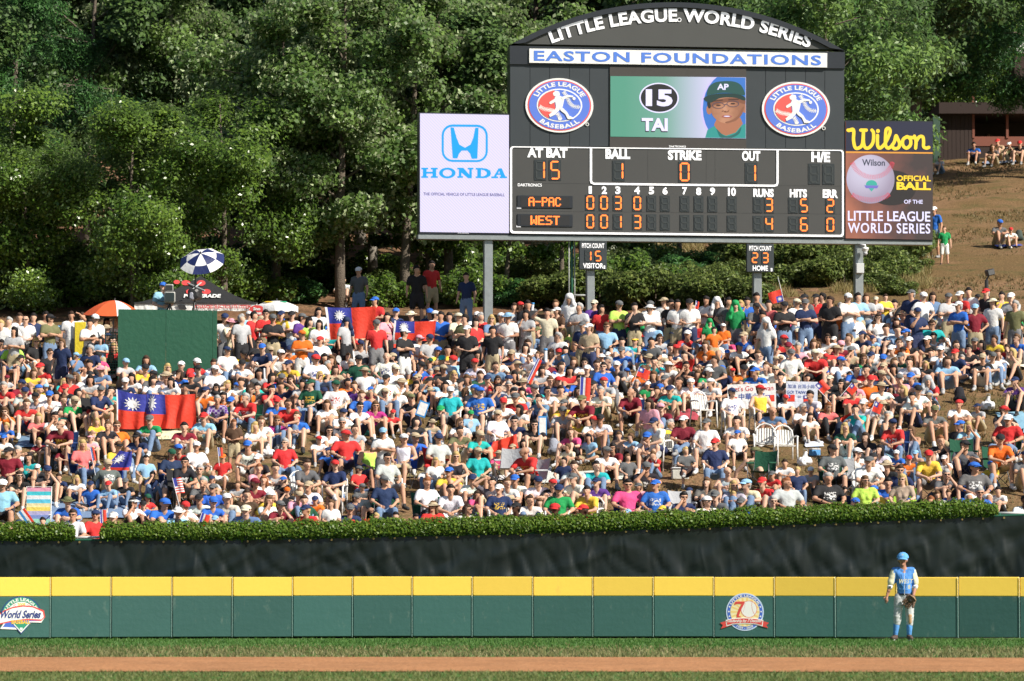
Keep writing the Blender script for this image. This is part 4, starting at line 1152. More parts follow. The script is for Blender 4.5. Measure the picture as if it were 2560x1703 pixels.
def make_tree_meshes(kind, seed, H, R, cb, n_leaf, size, droop=0.0, clumps=90, aspect=0.6):
    """trunk and crown meshes; cb is the height where the crown begins"""
    r_ = np.random.RandomState(seed)
    t = MB()
    nseg = 7; pts = []
    bx, by = r_.uniform(-.4, .4, 2)
    for i in range(nseg+1):
        f = i/nseg
        pts.append((bx*f*f*1.2+0.05*math.sin(f*7+seed), by*f*f, -0.3+(H*0.86+0.3)*f))
    tr = 0.012*H+0.02
    t.tube(pts, tr*1.15, 9, 0, tr*0.18)
    tp = [Vector(p) for p in pts]
    cents = []; rads = []
    nl = max(9, int(H*1.1))
    for i in range(nl):
        f = (cb/H)*0.8 + (0.98-(cb/H)*0.8)*(i+0.5)/nl
        z = H*f*0.86; k_ = min(nseg-1, int(f*nseg)); q_ = f*nseg-k_
        p0 = tp[k_].lerp(tp[k_+1], q_)
        a = i*2.4+r_.uniform(-.4, .4)
        prof = math.sin(math.pi*min(1, max(0.0, (f-cb/H*0.8)/(1-cb/H*0.8))*0.86+0.14))**0.7
        L = R*prof*r_.uniform(0.75, 1.1)
        tip = p0+Vector((math.cos(a)*L, math.sin(a)*L, L*(0.35-droop)+r_.uniform(0, .3)))
        mid = p0.lerp(tip, .5)+Vector((0, 0, 0.12*L))
        rr = tr*0.38*(1-f*0.5)
        t.tube([p0, mid, tip], rr, 6, 0, rr*0.25)
        nsub = max(3, int(clumps/nl))
        for j in range(nsub):
            g = r_.uniform(0.3, 1.08)
            p = p0.lerp(mid, g*2) if g < .5 else mid.lerp(tip, g*2-1)
            o_ = Vector(r_.normal(0, 1, 3)); o_.z *= .7; o_ = o_.normalized()*r_.uniform(.15, .32)*R*prof
            c_ = p+o_
            if droop: c_.z -= droop*g*L*0.5
            c_.z = max(c_.z, cb*0.85)
            cents.append(c_); rads.append(r_.uniform(.10, .20)*R*(0.8+0.4*prof))
            if j % 2 == 0: t.tube([p, p.lerp(c_, .9)], rr*0.35, 4, 0, rr*0.12)
    C = np.array([tuple(c) for c in cents]); Rr = np.array(rads)
    w = Rr**2; idx = r_.choice(len(C), n_leaf, p=w/w.sum())
    d = r_.normal(0, 1, (n_leaf, 3)); d /= np.linalg.norm(d, axis=1, keepdims=True)
    rad = Rr[idx]*r_.uniform(0.25, 1.05, n_leaf)**0.6*(1+0.28*np.sin(d[:, 0]*5+idx)*np.sin(d[:, 1]*6+idx*2))
    sc3 = np.array([1.15, 1.15, 0.72]) if droop == 0 else np.array([0.95, 0.95, 0.95])
    c3 = C[idx]+d*rad[:, None]*sc3
    # stray sprays
    s_ = r_.uniform(0, 1, n_leaf) < 0.07
    c3[s_] += r_.normal(0, 0.16*R/3, (s_.sum(), 3))
    cen = np.array([0, 0, (H+cb)/2]); out = c3-cen; out /= np.linalg.norm(out, axis=1, keepdims=True)
    nr = out*0.45+d*0.35+np.array([0, 0, 0.45])+r_.normal(0, 0.42 if kind != 'poplar' else 0.6, (n_leaf, 3))
    if droop: nr += r_.normal(0, .25, (n_leaf, 3))
    me = leaf_quads(c3, nr, size*r_.uniform(0.7, 1.3, n_leaf), aspect)
    # tint runs with the clump, so clumps differ
    a = me.attributes['tint']
    ct = r_.beta(1.4, 2.2, len(C))
    v = np.clip(0.55*ct[idx]+0.45*r_.beta(1.5, 2.2, n_leaf), 0, 1)
    a.data.foreach_set('value', v.astype(np.float32))
    me.materials.append(LEAF[kind])
    tm = mesh('trunk', t.v, t.f, True)
    return tm, me
TT = {
    'maple_a': make_tree_meshes('maple', 1, 7.4, 3.5, 0.25, 46000, 0.062, clumps=150),
    'maple_b': make_tree_meshes('maple', 2, 7.0, 3.1, 0.2, 36000, 0.062, clumps=130),
    'poplar_a': make_tree_meshes('poplar', 3, 12.5, 3.2, 3.2, 34000, 0.075, clumps=150, aspect=.75),
    'poplar_b': make_tree_meshes('poplar', 4, 10.5, 2.9, 2.4, 26000, 0.075, clumps=120, aspect=.75),
    'locust': make_tree_meshes('locust', 5, 13.0, 3.3, 3.4, 40000, 0.085, 0.25, clumps=130, aspect=.26),
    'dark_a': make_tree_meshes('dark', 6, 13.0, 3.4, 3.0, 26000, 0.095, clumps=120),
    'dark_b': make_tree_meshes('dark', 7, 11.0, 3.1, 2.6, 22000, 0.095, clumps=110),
    'bough': make_tree_meshes('bough', 8, 12.0, 4.0, 5.2, 24000, 0.105, 0.3, clumps=110, aspect=.42),
    'sapling': make_tree_meshes('maple', 9, 4.2, 1.3, 1.6, 5200, 0.065, clumps=50),
}
def tree(kind, px, Y, label, s=1.0, rot=None, barkm=None, name='tree', group='trees on the bank behind the crowd'):
    x = (px-1280)/F*Y
    t = thing(name, label, 'tree', (x, Y, terrain(x, Y)-0.1), rs.uniform(0, 6.28) if rot is None else rot, group)
    t.scale = (s, s, s)
    tm, cm = TT[kind]
    o = link('trunk', tm, t)
    if not tm.materials: tm.materials.append(bark)
    if barkm:
        o.material_slots[0].link = 'OBJECT'; o.material_slots[0].material = barkm
    link('crown', cm, t)
    return t
TREES = [
    ('dark_a', -260, 128.0, 'dark tree beyond the left edge of the crowd', 1.0), ('maple_a', -130, 125.0, 'low wide tree beyond the left end of the hillside', 1.1),
    ('poplar_a', -480, 130.0, 'pale leafed tree farther left beyond the crowd', 1.05), ('dark_a', -400, 145.0, 'tall dark tree at the far left of the bank', 1.2), ('locust', -180, 148.0, 'feathery tree far back at the left', 1.2), ('dark_b', -700, 134.0, 'dark tree at the extreme left of the bank', 1.3),
    ('maple_b', 2385, 175.5, 'leafy tree rising right behind the pavilion, left part of its roof', 1.35),
    ('maple_a', 2515, 178.0, 'broad leafy tree behind the middle of the pavilion roof', 1.25),
    ('poplar_a', 850, 125.5, 'tree with a straight trunk rising from the crowd edge behind the larger stretched flag', 0.95),
    ('poplar_b', 1015, 127.0, 'tree with leafy crown overhanging the bank left of the left video display', 1.1),
    ('dark_b', 1120, 128.5, 'dark tree overhanging the bank behind the left video display', 1.0),
    ('poplar_b', 690, 126.5, 'leafy tree overhanging the bank above the white parasol', 1.0),
    ('locust', 2295, 162.0, 'feathery tree behind the right video display, reaching over the pavilion roof', 1.35),
    ('maple_a', 330, 122.5, 'low wide glossy green tree directly behind the orange and white parasol', 1.0),
    ('maple_a', 560, 124.5, 'broad glossy green tree rising above the black canopy tent', 1.03),
    ('maple_b', 70, 124.0, 'rounded green tree standing behind the crowd at the far left edge', 0.92),
    ('maple_b', 750, 132.0, 'bushy green tree right of the broad one, reaching over the white parasol', 0.95),
    ('poplar_b', 690, 134.0, 'pale leafed tree with whitish leaf backs above the bushy green tree', 1.0),
    ('poplar_a', 930, 132.5, 'tall tree with a pale straight trunk and whitish leaves, behind the upright large flag', 0.95),
    ('poplar_a', 1120, 137.0, 'tall pale leafed tree rising behind the left video display', 1.0),
    ('poplar_b', 1235, 141.0, 'pale leafed tree just left of the scoreboard arch', 1.15),
    ('locust', 20, 133.0, 'feathery green tree with hanging fronds in the upper left corner', 0.98),
    ('dark_a', 215, 137.0, 'dark tree in shade beside the feathery one at the upper left', 1.0),
    ('poplar_a', 420, 139.0, 'tall tree with pale leaves over the low wide tree at the upper left', 1.0),
    ('dark_b', 560, 143.0, 'dark tree crown behind the pale leafed tree, top left', 1.2),
    ('locust', 760, 142.0, 'feathery green tree in the top middle left', 1.05),
    ('dark_a', 900, 147.0, 'shaded dark tree behind the pale straight trunk', 1.1),
    ('dark_b', 1060, 134.5, 'dark low crowned tree behind the left video display', 0.75),
    ('dark_a', 1330, 150.0, 'dark tree behind the left half of the scoreboard arch', 1.15),
    ('dark_b', 1560, 146.0, 'dark tree behind the crown of the scoreboard arch', 1.25),
    ('locust', 1790, 143.0, 'feathery tree showing above the right half of the scoreboard arch', 1.1),
    ('dark_b', 1700, 136.0, 'shaded low tree on the bank under the scoreboard', 0.6),
    ('dark_b', 1400, 138.0, 'shaded low tree between the first two scoreboard posts', 0.65),
    ('bough', 2075, 130.0, 'tree with long drooping green boughs behind the right video display', 0.98),
    ('bough', 2010, 141.0, 'tree with light green boughs above the right shoulder of the scoreboard', 1.12),
    ('dark_a', 2185, 150.0, 'dark tree in the gap between the drooping boughs and the brown pavilion', 1.15),
    ('locust', 2345, 174.5, 'feathery dark green tree in front of the brown pavilion', 1.0),
    ('locust', 2640, 160.0, 'feathery tree hanging over the brown pavilion at the upper right', 1.25),
    ('dark_a', 2260, 172.0, 'tall dark tree beyond the brown pavilion', 1.3),
    ('dark_b', 2430, 192.0, 'dark tree behind the brown pavilion roof', 1.35),
    ('dark_a', 60, 152.0, 'tall dark tree far back at the upper left', 1.15),
    ('dark_a', 330, 156.0, 'tall dark tree far back, behind the pale leafed tree at the upper left', 1.2),
    ('poplar_a', 1030, 155.0, 'tall pale tree far back near the top centre', 1.2),
    ('dark_a', 700, 158.0, 'tall dark tree far back, behind the feathery tree in the top middle left', 1.2),
    ('dark_a', 1950, 165.0, 'tall dark tree far back above the right part of the arch', 1.3),
]
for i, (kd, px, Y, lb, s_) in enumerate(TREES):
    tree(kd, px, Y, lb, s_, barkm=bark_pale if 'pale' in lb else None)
# thin young trees on the bank, their stems showing
for px, Y, lb in ((735, 131, 'thin dark stemmed young tree right of the black canopy tent'), (752, 133, 'slender dark stemmed young tree just right of its twin near the white parasol'),
              (1000, 130.5, 'young tree with a leaning stem behind the second large flag'), (1085, 128.5, 'young tree with a leaning grey stem beneath the left video display'),
              (1265, 126.5, 'young tree with a bent bare stem right of the leftmost scoreboard post'), (1400, 126.0, 'young tree with pale bent stems left of the pipes under the scoreboard'),
              (640, 136, 'young tree in the shade of the broad green tree'), (860, 138, 'young tree deep in the shade behind the pale straight trunk')):
    t = tree('sapling', px, Y, lb, 1.25, name='young_tree', group='young trees on the bank')
    t.rotation_euler = (rs.uniform(-.12, .12), rs.uniform(-.2, .2), rs.uniform(0, 6))
# far wood that reads as one mass
n = 75000
px = rs.uniform(-1500, 3600, n); Yd = rs.uniform(205, 222, n)
x = (px-1280)/F*Yd
zb_ = np.array([terrain(a, b) for a, b in zip(x, Yd)])
hmax = np.array([10 + 3*noise.noise(Vector((a*0.12, b*0.12, 0))) for a, b in zip(x, Yd)])
z = zb_ + rs.uniform(0, 1, n)*hmax*1.25
keep = np.array([noise.noise(Vector((a*0.35, b*0.3, c*0.35))) for a, b, c in zip(x, Yd, z)]) > -0.35
c3 = np.stack([x, Yd, z], 1)[keep]
me = leaf_quads(c3, rs.normal(0, .6, (len(c3), 3))+np.array([0, -0.6, .5]), rs.uniform(.18, .34, len(c3)), .6)
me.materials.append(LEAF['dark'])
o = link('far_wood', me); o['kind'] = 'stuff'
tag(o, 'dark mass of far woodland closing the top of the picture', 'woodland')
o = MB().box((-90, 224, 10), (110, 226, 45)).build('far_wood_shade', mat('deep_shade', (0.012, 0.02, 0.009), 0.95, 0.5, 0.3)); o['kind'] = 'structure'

# shrubs on the bank under the scoreboard
def bush_mesh(kind, seed, w, h, n, size, aspect=0.55):
    r_ = np.random.RandomState(seed)
    nc = 16
    C = np.stack([r_.uniform(-w, w, nc)*.75, r_.uniform(-w, w, nc)*.5, r_.uniform(0.12, .8, nc)*h], 1)
    C[:, 2] *= 1-0.45*(np.abs(C[:, 0])/w)
    idx = r_.randint(0, nc, n); d = r_.normal(0, 1, (n, 3)); d /= np.linalg.norm(d, axis=1, keepdims=True)
    c3 = C[idx]+d*(r_.uniform(.3, 1, n)**.5)[:, None]*np.array([w*.34, w*.34, h*.25])
    c3[:, 2] = np.abs(c3[:, 2])
    me = leaf_quads(c3, d*.5+np.array([0, 0, .5])+r_.normal(0, .45, (n, 3)), size*r_.uniform(.7, 1.4, n), aspect)
    me.materials.append(LEAF[kind])
    t = MB()
    for j in range(7):
        e = C[r_.randint(nc)]
        t.tube([(e[0]*.1, e[1]*.1, -.1), (e[0]*.6, e[1]*.6, e[2]*.6), tuple(e)], .016, 5, 0, .006)
    return mesh('stems', t.v, t.f), me
BT = [bush_mesh('scrub', 21, 1.1, 1.0, 5200, .048), bush_mesh('scrub', 22, 0.8, 0.75, 3600, .045), bush_mesh('maple', 23, 1.0, 1.3, 4600, .06),
      bush_mesh('flower', 24, 0.75, 1.4, 1500, .05, .8), bush_mesh('locust', 25, 0.9, 0.8, 4000, .06, .35)]
def bush(i, px, py, s, label, cat='bush'):
    Y = on_ground(px, py, 0.0, 118.0)
    x = (px-1280)/F*Y
    t = thing('bush', label, cat, (x, Y, terrain(x, Y)-0.03), rs.uniform(-.6, .6), 'shrubs on the bank under the scoreboard')
    t.scale = (s, s, s*rs.uniform(.85, 1.15))
    sm, fm = BT[i]
    link('stems', sm, t)
    if not sm.materials: sm.materials.append(bark)
    link('foliage', fm, t)
where = lambda px: ('below the left video display' if px < 1270 else 'between the first two scoreboard posts' if px < 1470 else 'under the middle of the scoreboard' if px < 1860 else
                    'between the two right scoreboard posts' if px < 2150 else 'right of the rightmost scoreboard post')
look = ['light green rounded scrub bush', 'small yellow green scrub bush', 'dark glossy leafed bush', 'shrub with creamy white blossom', 'soft feathery green bush']
BUSHES = []
for px, py, i, s_ in [(640, 765, 2, 1.2), (700, 745, 2, 1.1), (765, 760, 4, 1.1), (800, 720, 2, 1.2), (880, 735, 4, 1.0), (940, 700, 2, 1.2), (985, 740, 0, 1.0), (1310, 765, 4, 1.2), (1345, 735, 0, 1.4), (1405, 765, 0, 1.3), (1450, 745, 4, 1.2), (1500, 765, 0, 1.5), (1545, 720, 0, 1.4), (1590, 750, 2, 1.5), (1640, 770, 0, 1.5), (1690, 725, 4, 1.5), (1810, 770, 0, 1.3), (1870, 765, 1, 1.3), (1930, 690, 0, 1.6), (2010, 680, 4, 1.5), (2070, 690, 0, 1.6), (2130, 650, 2, 1.7), (2110, 720, 0, 1.2), (2235, 665, 0, 1.6), (2175, 695, 0, 1.3), (1160, 715, 2, 1.5), (1110, 760, 2, 1.0), (1190, 765, 2, 1.1), (960, 765, 2, 1.0), (20, 770, 2, 1.5), (75, 762, 2, 1.6), (130, 768, 2, 1.5), (185, 760, 2, 1.6), (235, 764, 2, 1.3), (50, 735, 2, 1.7), (150, 730, 2, 1.7), (350, 735, 2, 1.6), (430, 730, 2, 1.6), (600, 740, 2, 1.4), (560, 730, 2, 1.6), (1020, 742, 1, .9), (1130, 700, 3, 1.0), (1165, 740, 2, .8), (1290, 735, 1, 1.0), (1330, 700, 0, .9), (1380, 748, 0, .9), (1350, 650, 3, .9), (1250, 640, 3, 1.1), (1205, 670, 2, 1.2),
                  (1420, 700, 2, 1.1), (1525, 740, 0, 1.2), (1560, 760, 4, 1.0), (1600, 720, 2, 1.1), (1530, 690, 3, .8), (1655, 745, 0, 1.2), (1730, 735, 0, 1.1), (1700, 765, 1, 1.0), (1790, 750, 0, 1.1), (1835, 715, 0, 1.0),
                  (1560, 665, 2, 1.1), (1680, 690, 2, 1.2), (1780, 690, 4, 1.2), (1850, 670, 0, 1.1), (1950, 665, 0, 1.3), (2030, 650, 0, 1.4), (2100, 670, 4, 1.1), (1960, 720, 1, 1.3), (2060, 715, 0, 1.1),
                  (2190, 670, 0, 1.2), (2240, 700, 1, 1.2), (2270, 655, 0, 1.2), (2220, 640, 2, 1.2), (2290, 680, 1, .9), (2200, 725, 1, 1.0), (2255, 735, 1, .8), (1900, 640, 2, 1.3), (1980, 630, 2, 1.3), (2080, 620, 2, 1.2), (2170, 620, 0, 1.2),
                  (960, 720, 2, .7), (900, 745, 0, .7), (620, 720, 2, .9), (880, 700, 1, .6)]:
    BUSHES.append((px, py, i, s_, look[i] + (' left of the leftmost scoreboard post' if 820 < px < 1200 else ' at the wood edge left of the tent' if px < 820 else ' ' + where(px))))
BUSHES.sort()
for n_, (px, py, i, s_, lb) in enumerate(BUSHES):
    same = [b_ for b_ in BUSHES if b_[4] == lb]; k_ = same.index((px, py, i, s_, lb))
    if len(same) > 1: lb += ', ' + ('rightmost' if k_ == len(same)-1 else 'leftmost' if k_ == 0 else ['second', 'third', 'fourth', 'fifth', 'sixth', 'seventh', 'eighth', 'ninth', 'tenth', 'eleventh', 'twelfth', 'thirteenth', 'fourteenth', 'fifteenth', 'sixteenth', 'seventeenth', 'eighteenth', 'nineteenth'][min(k_, 19)-1]+' from left')
    bush(i, px, py, s_, lb)
# long dry grass on the bank between the shrubs
pts = []
for _ in range(15000):
    px_, py_ = rs.uniform(1500, 2330), rs.uniform(640, 770)
    Y = 118 + (800-py_)*0.17; x = (px_-1280)/F*Y
    if noise.noise(Vector((x*.6, Y*.5, 1))) > -.1: pts.append((x, Y, terrain(x, Y)))
tufts('bank_long_grass', pts, 0.26, 0.018, ((0.20, 0.19, 0.06), (0.42, 0.33, 0.16)))

# ------------------------------------------------------------------ brown pavilion at the top of the hill
brown = mat('pavilion_brown', (0.035, 0.021, 0.018), 0.8, 0.15, 1.0)
redw = mat('pavilion_rust', (0.22, 0.075, 0.05), 0.75, 0.12, 1.0)
PY = on_ground(2400, 408) + 1.2
def pv(px, py, d=0.0):
    p = at(px, py, PY+d); return p
o0 = at(2432, 408, PY)
pav = thing('pavilion', 'dark brown wooden pavilion with a rust coloured rail wall and white eave at the hilltop', 'building', (o0.x, PY, o0.z))
kk = PY/F
def pb(x0, y0, x1, y1, d0, d1, name, m): return MB().box(((x0-2432)*kk, d0, (408-y1)*kk), ((x1-2432)*kk, d1, (408-y0)*kk)).build(name, m, pav)
pb(2349, 284, 2431, 412, 0.0, 3.5, 'side_wall', brown)
for j in range(8):
    pb(2349+j*10.4, 284, 2349+j*10.4+9.6, 411, -0.03, 0.0, 'board', brown)
pb(2432, 341, 2720, 365, 0.0, 0.12, 'rail_wall', redw)
pb(2432, 365, 2720, 412, 0.03, 0.1, 'lower_wall', brown)
pb(2432, 284, 2720, 412, 3.4, 3.5, 'back_wall', brown)
for x in (2434, 2519, 2610): pb(x-3, 240, x+3, 345, -0.05, 0.12, 'post', redw)
pb(2345, 258, 2720, 286, -0.5, 3.7, 'beam', brown)

pb(2536, 112, 2720, 137, -1.0, -0.6, 'white_eave', P_WHITE)
pb(2541, 137, 2720, 258, 0.3, 3.5, 'upper_wall', mat('pavilion_upper', (0.045, 0.025, 0.022), 0.8, 0.1))
cab = at(2341, 408, PY-1.0)
c_ = thing('utility_cabinet', 'tall narrow dark green metal cabinet standing between the right display and the pavilion', 'cabinet', tuple(cab))
MB().box((-0.16, 0, -0.2), (0.16, 0.6, 1.95), 0, 0.02).build('body', mat('panel_green', (0.05, 0.10, 0.075), 0.5, 0.08), c_)
MB().box((-0.12, -0.02, 0.1), (0.12, 0.0, 1.8)).build('door', mat('panel_green2', (0.06, 0.115, 0.085), 0.5, 0.08), c_)

# ------------------------------------------------------------------ people: body templates
def color_mat(name, rough=0.8, kind='plain', sub=0.0):
    """colour comes from the object (individuals) or the crowd's colour attribute"""
    m, nt, b = new_mat(name)
    b.inputs['Roughness'].default_value = rough
    b.inputs['Specular IOR Level'].default_value = 0.25
    oi = N(nt, 'ShaderNodeObjectInfo'); tc = N(nt, 'ShaderNodeTexCoord')
    src = oi.outputs['Color']
    def rnd_off(v):
        mp = N(nt, 'ShaderNodeVectorMath', operation='ADD'); nt.links.new(v, mp.inputs[0])
        c_ = N(nt, 'ShaderNodeCombineXYZ'); ml = N(nt, 'ShaderNodeMath', operation='MULTIPLY'); ml.inputs[1].default_value = 37.0
        nt.links.new(oi.outputs['Random'], ml.inputs[0]); nt.links.new(ml.outputs[0], c_.inputs[0]); nt.links.new(ml.outputs[0], c_.inputs[2])
        nt.links.new(c_.outputs[0], mp.inputs[1]); return mp.outputs[0]
    vec = rnd_off(tc.outputs['Object'])
    def mix(f, a, c2, blend='MIX'):
        mx = N(nt, 'ShaderNodeMix', data_type='RGBA', blend_type=blend)
        if isinstance(f, float): mx.inputs[0].default_value = f
        else: nt.links.new(f, mx.inputs[0])
        for i, q in ((6, a), (7, c2)):
            if isinstance(q, tuple): mx.inputs[i].default_value = q
            else: nt.links.new(q, mx.inputs[i])
        return mx.outputs[2]
    if kind in ('print', 'stripe', 'plaid', 'camo'):
        if kind == 'print':
            at_ = N(nt, 'ShaderNodeAttribute'); at_.attribute_name = 'chest'
            nz = N(nt, 'ShaderNodeTexNoise'); nz.inputs['Scale'].default_value = 26; nz.inputs['Detail'].default_value = 1
            nt.links.new(vec, nz.inputs['Vector'])
            r1_ = N(nt, 'ShaderNodeMapRange'); r1_.inputs[1].default_value = 0.49; r1_.inputs[2].default_value = 0.55; nt.links.new(nz.outputs[0], r1_.inputs[0])
            f_ = N(nt, 'ShaderNodeMath', operation='MULTIPLY'); nt.links.new(r1_.outputs[0], f_.inputs[0]); nt.links.new(at_.outputs['Fac'], f_.inputs[1])
            # print is pale on dark cloth, dark or red on pale cloth
            bw = N(nt, 'ShaderNodeRGBToBW'); nt.links.new(src, bw.inputs[0])
            gt = N(nt, 'ShaderNodeMath', operation='GREATER_THAN'); gt.inputs[1].default_value = 0.35; nt.links.new(bw.outputs[0], gt.inputs[0])
            rr = N(nt, 'ShaderNodeValToRGB'); nt.links.new(oi.outputs['Random'], rr.inputs[0]); rr.color_ramp.interpolation = 'CONSTANT'
            rr.color_ramp.elements[0].color = (0.08, 0.1, 0.3, 1); rr.color_ramp.elements[1].position = 0.4; rr.color_ramp.elements[1].color = (0.5, 0.05, 0.05, 1)
            e_ = rr.color_ramp.elements.new(0.7); e_.color = (0.1, 0.1, 0.1, 1)
            r2 = N(nt, 'ShaderNodeValToRGB'); nt.links.new(oi.outputs['Random'], r2.inputs[0]); r2.color_ramp.interpolation = 'CONSTANT'
            r2.color_ramp.elements[0].color = (0.7, 0.7, 0.7, 1); r2.color_ramp.elements[1].position = 0.65; r2.color_ramp.elements[1].color = (0.75, 0.5, 0.08, 1)
            ink = mix(gt.outputs[0], r2.outputs[0], rr.outputs[0])
            src = mix(f_.outputs[0], src, ink)
        elif kind == 'stripe':
            wv = N(nt, 'ShaderNodeTexWave'); wv.bands_direction = 'Z'; wv.inputs['Scale'].default_value = 5.5; nt.links.new(tc.outputs['Object'], wv.inputs['Vector'])
            g_ = N(nt, 'ShaderNodeMath', operation='GREATER_THAN'); g_.inputs[1].default_value = 0.55; nt.links.new(wv.outputs[0], g_.inputs[0])
            src = mix(g_.outputs[0], src, mix(0.75, src, (0.72, 0.72, 0.7, 1)))
        elif kind == 'plaid':
            wv = N(nt, 'ShaderNodeTexChecker'); wv.inputs['Scale'].default_value = 16; nt.links.new(tc.outputs['Object'], wv.inputs['Vector'])
            src = mix(wv.outputs['Fac'], src, mix(0.5, src, (0.7, 0.7, 0.75, 1)))
        else:
            nz = N(nt, 'ShaderNodeTexNoise'); nz.inputs['Scale'].default_value = 11; nt.links.new(vec, nz.inputs['Vector'])
            g_ = N(nt, 'ShaderNodeMath', operation='GREATER_THAN'); g_.inputs[1].default_value = 0.5; nt.links.new(nz.outputs[0], g_.inputs[0])
            src = mix(g_.outputs[0], src, mix(0.6, src, (0.03, 0.03, 0.02, 1)))
    nz = N(nt, 'ShaderNodeTexNoise'); nz.inputs['Scale'].default_value = 7 if kind != 'skin' else 5; nz.inputs['Detail'].default_value = 4
    nt.links.new(vec, nz.inputs['Vector'])
    mr = N(nt, 'ShaderNodeMapRange'); mr.inputs[3].default_value = 0.86; mr.inputs[4].default_value = 1.14; nt.links.new(nz.outputs[0], mr.inputs[0])
    src = mix(1.0, src, mr.outputs[0], 'MULTIPLY')
    nt.links.new(src, b.inputs['Base Color'])
    bp_ = N(nt, 'ShaderNodeBump'); bp_.inputs['Strength'].default_value = 0.55 if kind != 'skin' else 0.15; bp_.inputs['Distance'].default_value = 0.03
    n2 = N(nt, 'ShaderNodeTexNoise'); n2.inputs['Scale'].default_value = 10; n2.inputs['Detail'].default_value = 3; n2.inputs['Distortion'].default_value = 1.0
    nt.links.new(vec, n2.inputs['Vector']); nt.links.new(n2.outputs[0], bp_.inputs['Height']); nt.links.new(bp_.outputs[0], b.inputs['Normal'])
    return m
SKIN = color_mat('skin', 0.5, 'skin'); CLOTH = color_mat('cloth'); PRINT = color_mat('printed_cloth', 0.8, 'print')
STRIPE = color_mat('striped_cloth', 0.8, 'stripe'); PLAID = color_mat('plaid_cloth', 0.8, 'plaid'); CAMO = color_mat('camouflage_cloth', 0.8, 'camo')
HAIRM = color_mat('hair', 0.6); DARKF = mat('eye_dark', (0.03, 0.02, 0.018), 0.3, 0.0); LIPM = mat('lips', (0.32, 0.10, 0.08), 0.5, 0.0)
GLASSM = mat('sunglass_lens', (0.012, 0.012, 0.014), 0.12, 0.0)

def cap_mesh(mb, a, b, ra, rb, flat=1.0, n=10, axis=None):
    """tapered capsule from a to b; flat squeezes it along y"""
    a, b = Vector(a), Vector(b)
    d = b-a; L = d.length
    if L < 1e-6: d = Vector((0, 0, 1)); L = 1e-6
    d = d/L
    s1_ = d.cross(Vector((0, 1, 0)));
    if s1_.length < 0.2: s1_ = d.cross(Vector((1, 0, 0)))
    s1_.normalize(); s2_ = d.cross(s1_)
    prof = []
    for i in range(4):
        t = math.pi/2*i/3.0; prof.append((-ra*math.cos(t), ra*math.sin(t)))
    for i in range(4):
        t = math.pi/2*i/3.0; prof.append((L+rb*math.sin(t), rb*math.cos(t)))
    vs = []; fs = []
    for (h_, r_) in prof:
        r_ = max(r_, 0.0008)
        for k in range(n):
            an = 2*math.pi*k/n
            p = s1_*math.cos(an)*r_ + s2_*math.sin(an)*r_
            p.y *= flat
            vs.append(a + d*h_ + p)
    for i in range(len(prof)-1):
        for k in range(n): fs.append((i*n+k, i*n+(k+1) % n, (i+1)*n+(k+1) % n, (i+1)*n+k))
    fs.append(tuple(range(n-1, -1, -1))); fs.append(tuple((len(prof)-1)*n+k for k in range(n)))
    mb.add(vs, fs)
def remesh(mb, vox, smooth=3, dec=None):
    me = mesh('tmp', mb.v, mb.f)
    ob = bpy.data.objects.new('tmp', me); COL.objects.link(ob)
    md = ob.modifiers.new('r', 'REMESH'); md.mode = 'VOXEL'; md.voxel_size = vox
    md = ob.modifiers.new('s', 'SMOOTH'); md.factor = 0.5; md.iterations = smooth
    if dec:
        md = ob.modifiers.new('d', 'DECIMATE'); md.ratio = dec
    dg = bpy.context.evaluated_depsgraph_get()
    out = bpy.data.meshes.new_from_object(ob.evaluated_get(dg))
    bpy.data.objects.remove(ob); bpy.data.meshes.remove(me)
    out.polygons.foreach_set('use_smooth', np.ones(len(out.polygons), bool))
    return out

def V3(*a): return Vector(a)
def base_pose():
    return dict(pel=V3(0, 0, .95), che=V3(0, 0, 1.27), nek=V3(0, .0, 1.45), hed=V3(0, -.02, 1.605),
                hipL=V3(.09, 0, .90), hipR=V3(-.09, 0, .90), kneL=V3(.12, -.03, .49), kneR=V3(-.12, -.03, .49), ankL=V3(.14, .02, .08), ankR=V3(-.14, .02, .08),
                toeL=V3(.17, -.15, .04), toeR=V3(-.17, -.15, .04), shL=V3(.175, .01, 1.395), shR=V3(-.175, .01, 1.395),
                elL=V3(.25, .03, 1.12), elR=V3(-.25, .03, 1.12), wrL=V3(.27, -.06, .88), wrR=V3(-.27, -.06, .88), fiL=V3(.27, -.08, .78), fiR=V3(-.27, -.08, .78))
def seat_pose(pelz, lean, side=0.0):
    """torso from a seat; lean forward (+) or back (-)"""
    p = base_pose()
    dz = pelz-.95
    for k in p:
        p[k] = p[k]+V3(0, 0, dz)
    pv_ = p['pel']
    R_ = Matrix.Rotation(lean, 3, 'X')
    for k in ('che', 'nek', 'hed', 'shL', 'shR', 'elL', 'elR', 'wrL', 'wrR', 'fiL', 'fiR'):
        p[k] = pv_+R_@(p[k]-pv_)
    # keep the face forward
    p['hed'] = p['nek']+V3(0, -.03-0.05*lean, .152)
    return p
def hands(p, eL, wL, fL, eR, wR, fR):
    p['elL'], p['wrL'], p['fiL'] = V3(*eL), V3(*wL), V3(*fL)
    p['elR'], p['wrR'], p['fiR'] = V3(*eR), V3(*wR), V3(*fR)
    return p
def legs(p, kL, aL, tL, kR, aR, tR):
    p['kneL'], p['ankL'], p['toeL'] = V3(*kL), V3(*aL), V3(*tL); p['kneR'], p['ankR'], p['toeR'] = V3(*kR), V3(*aR), V3(*tR); return p
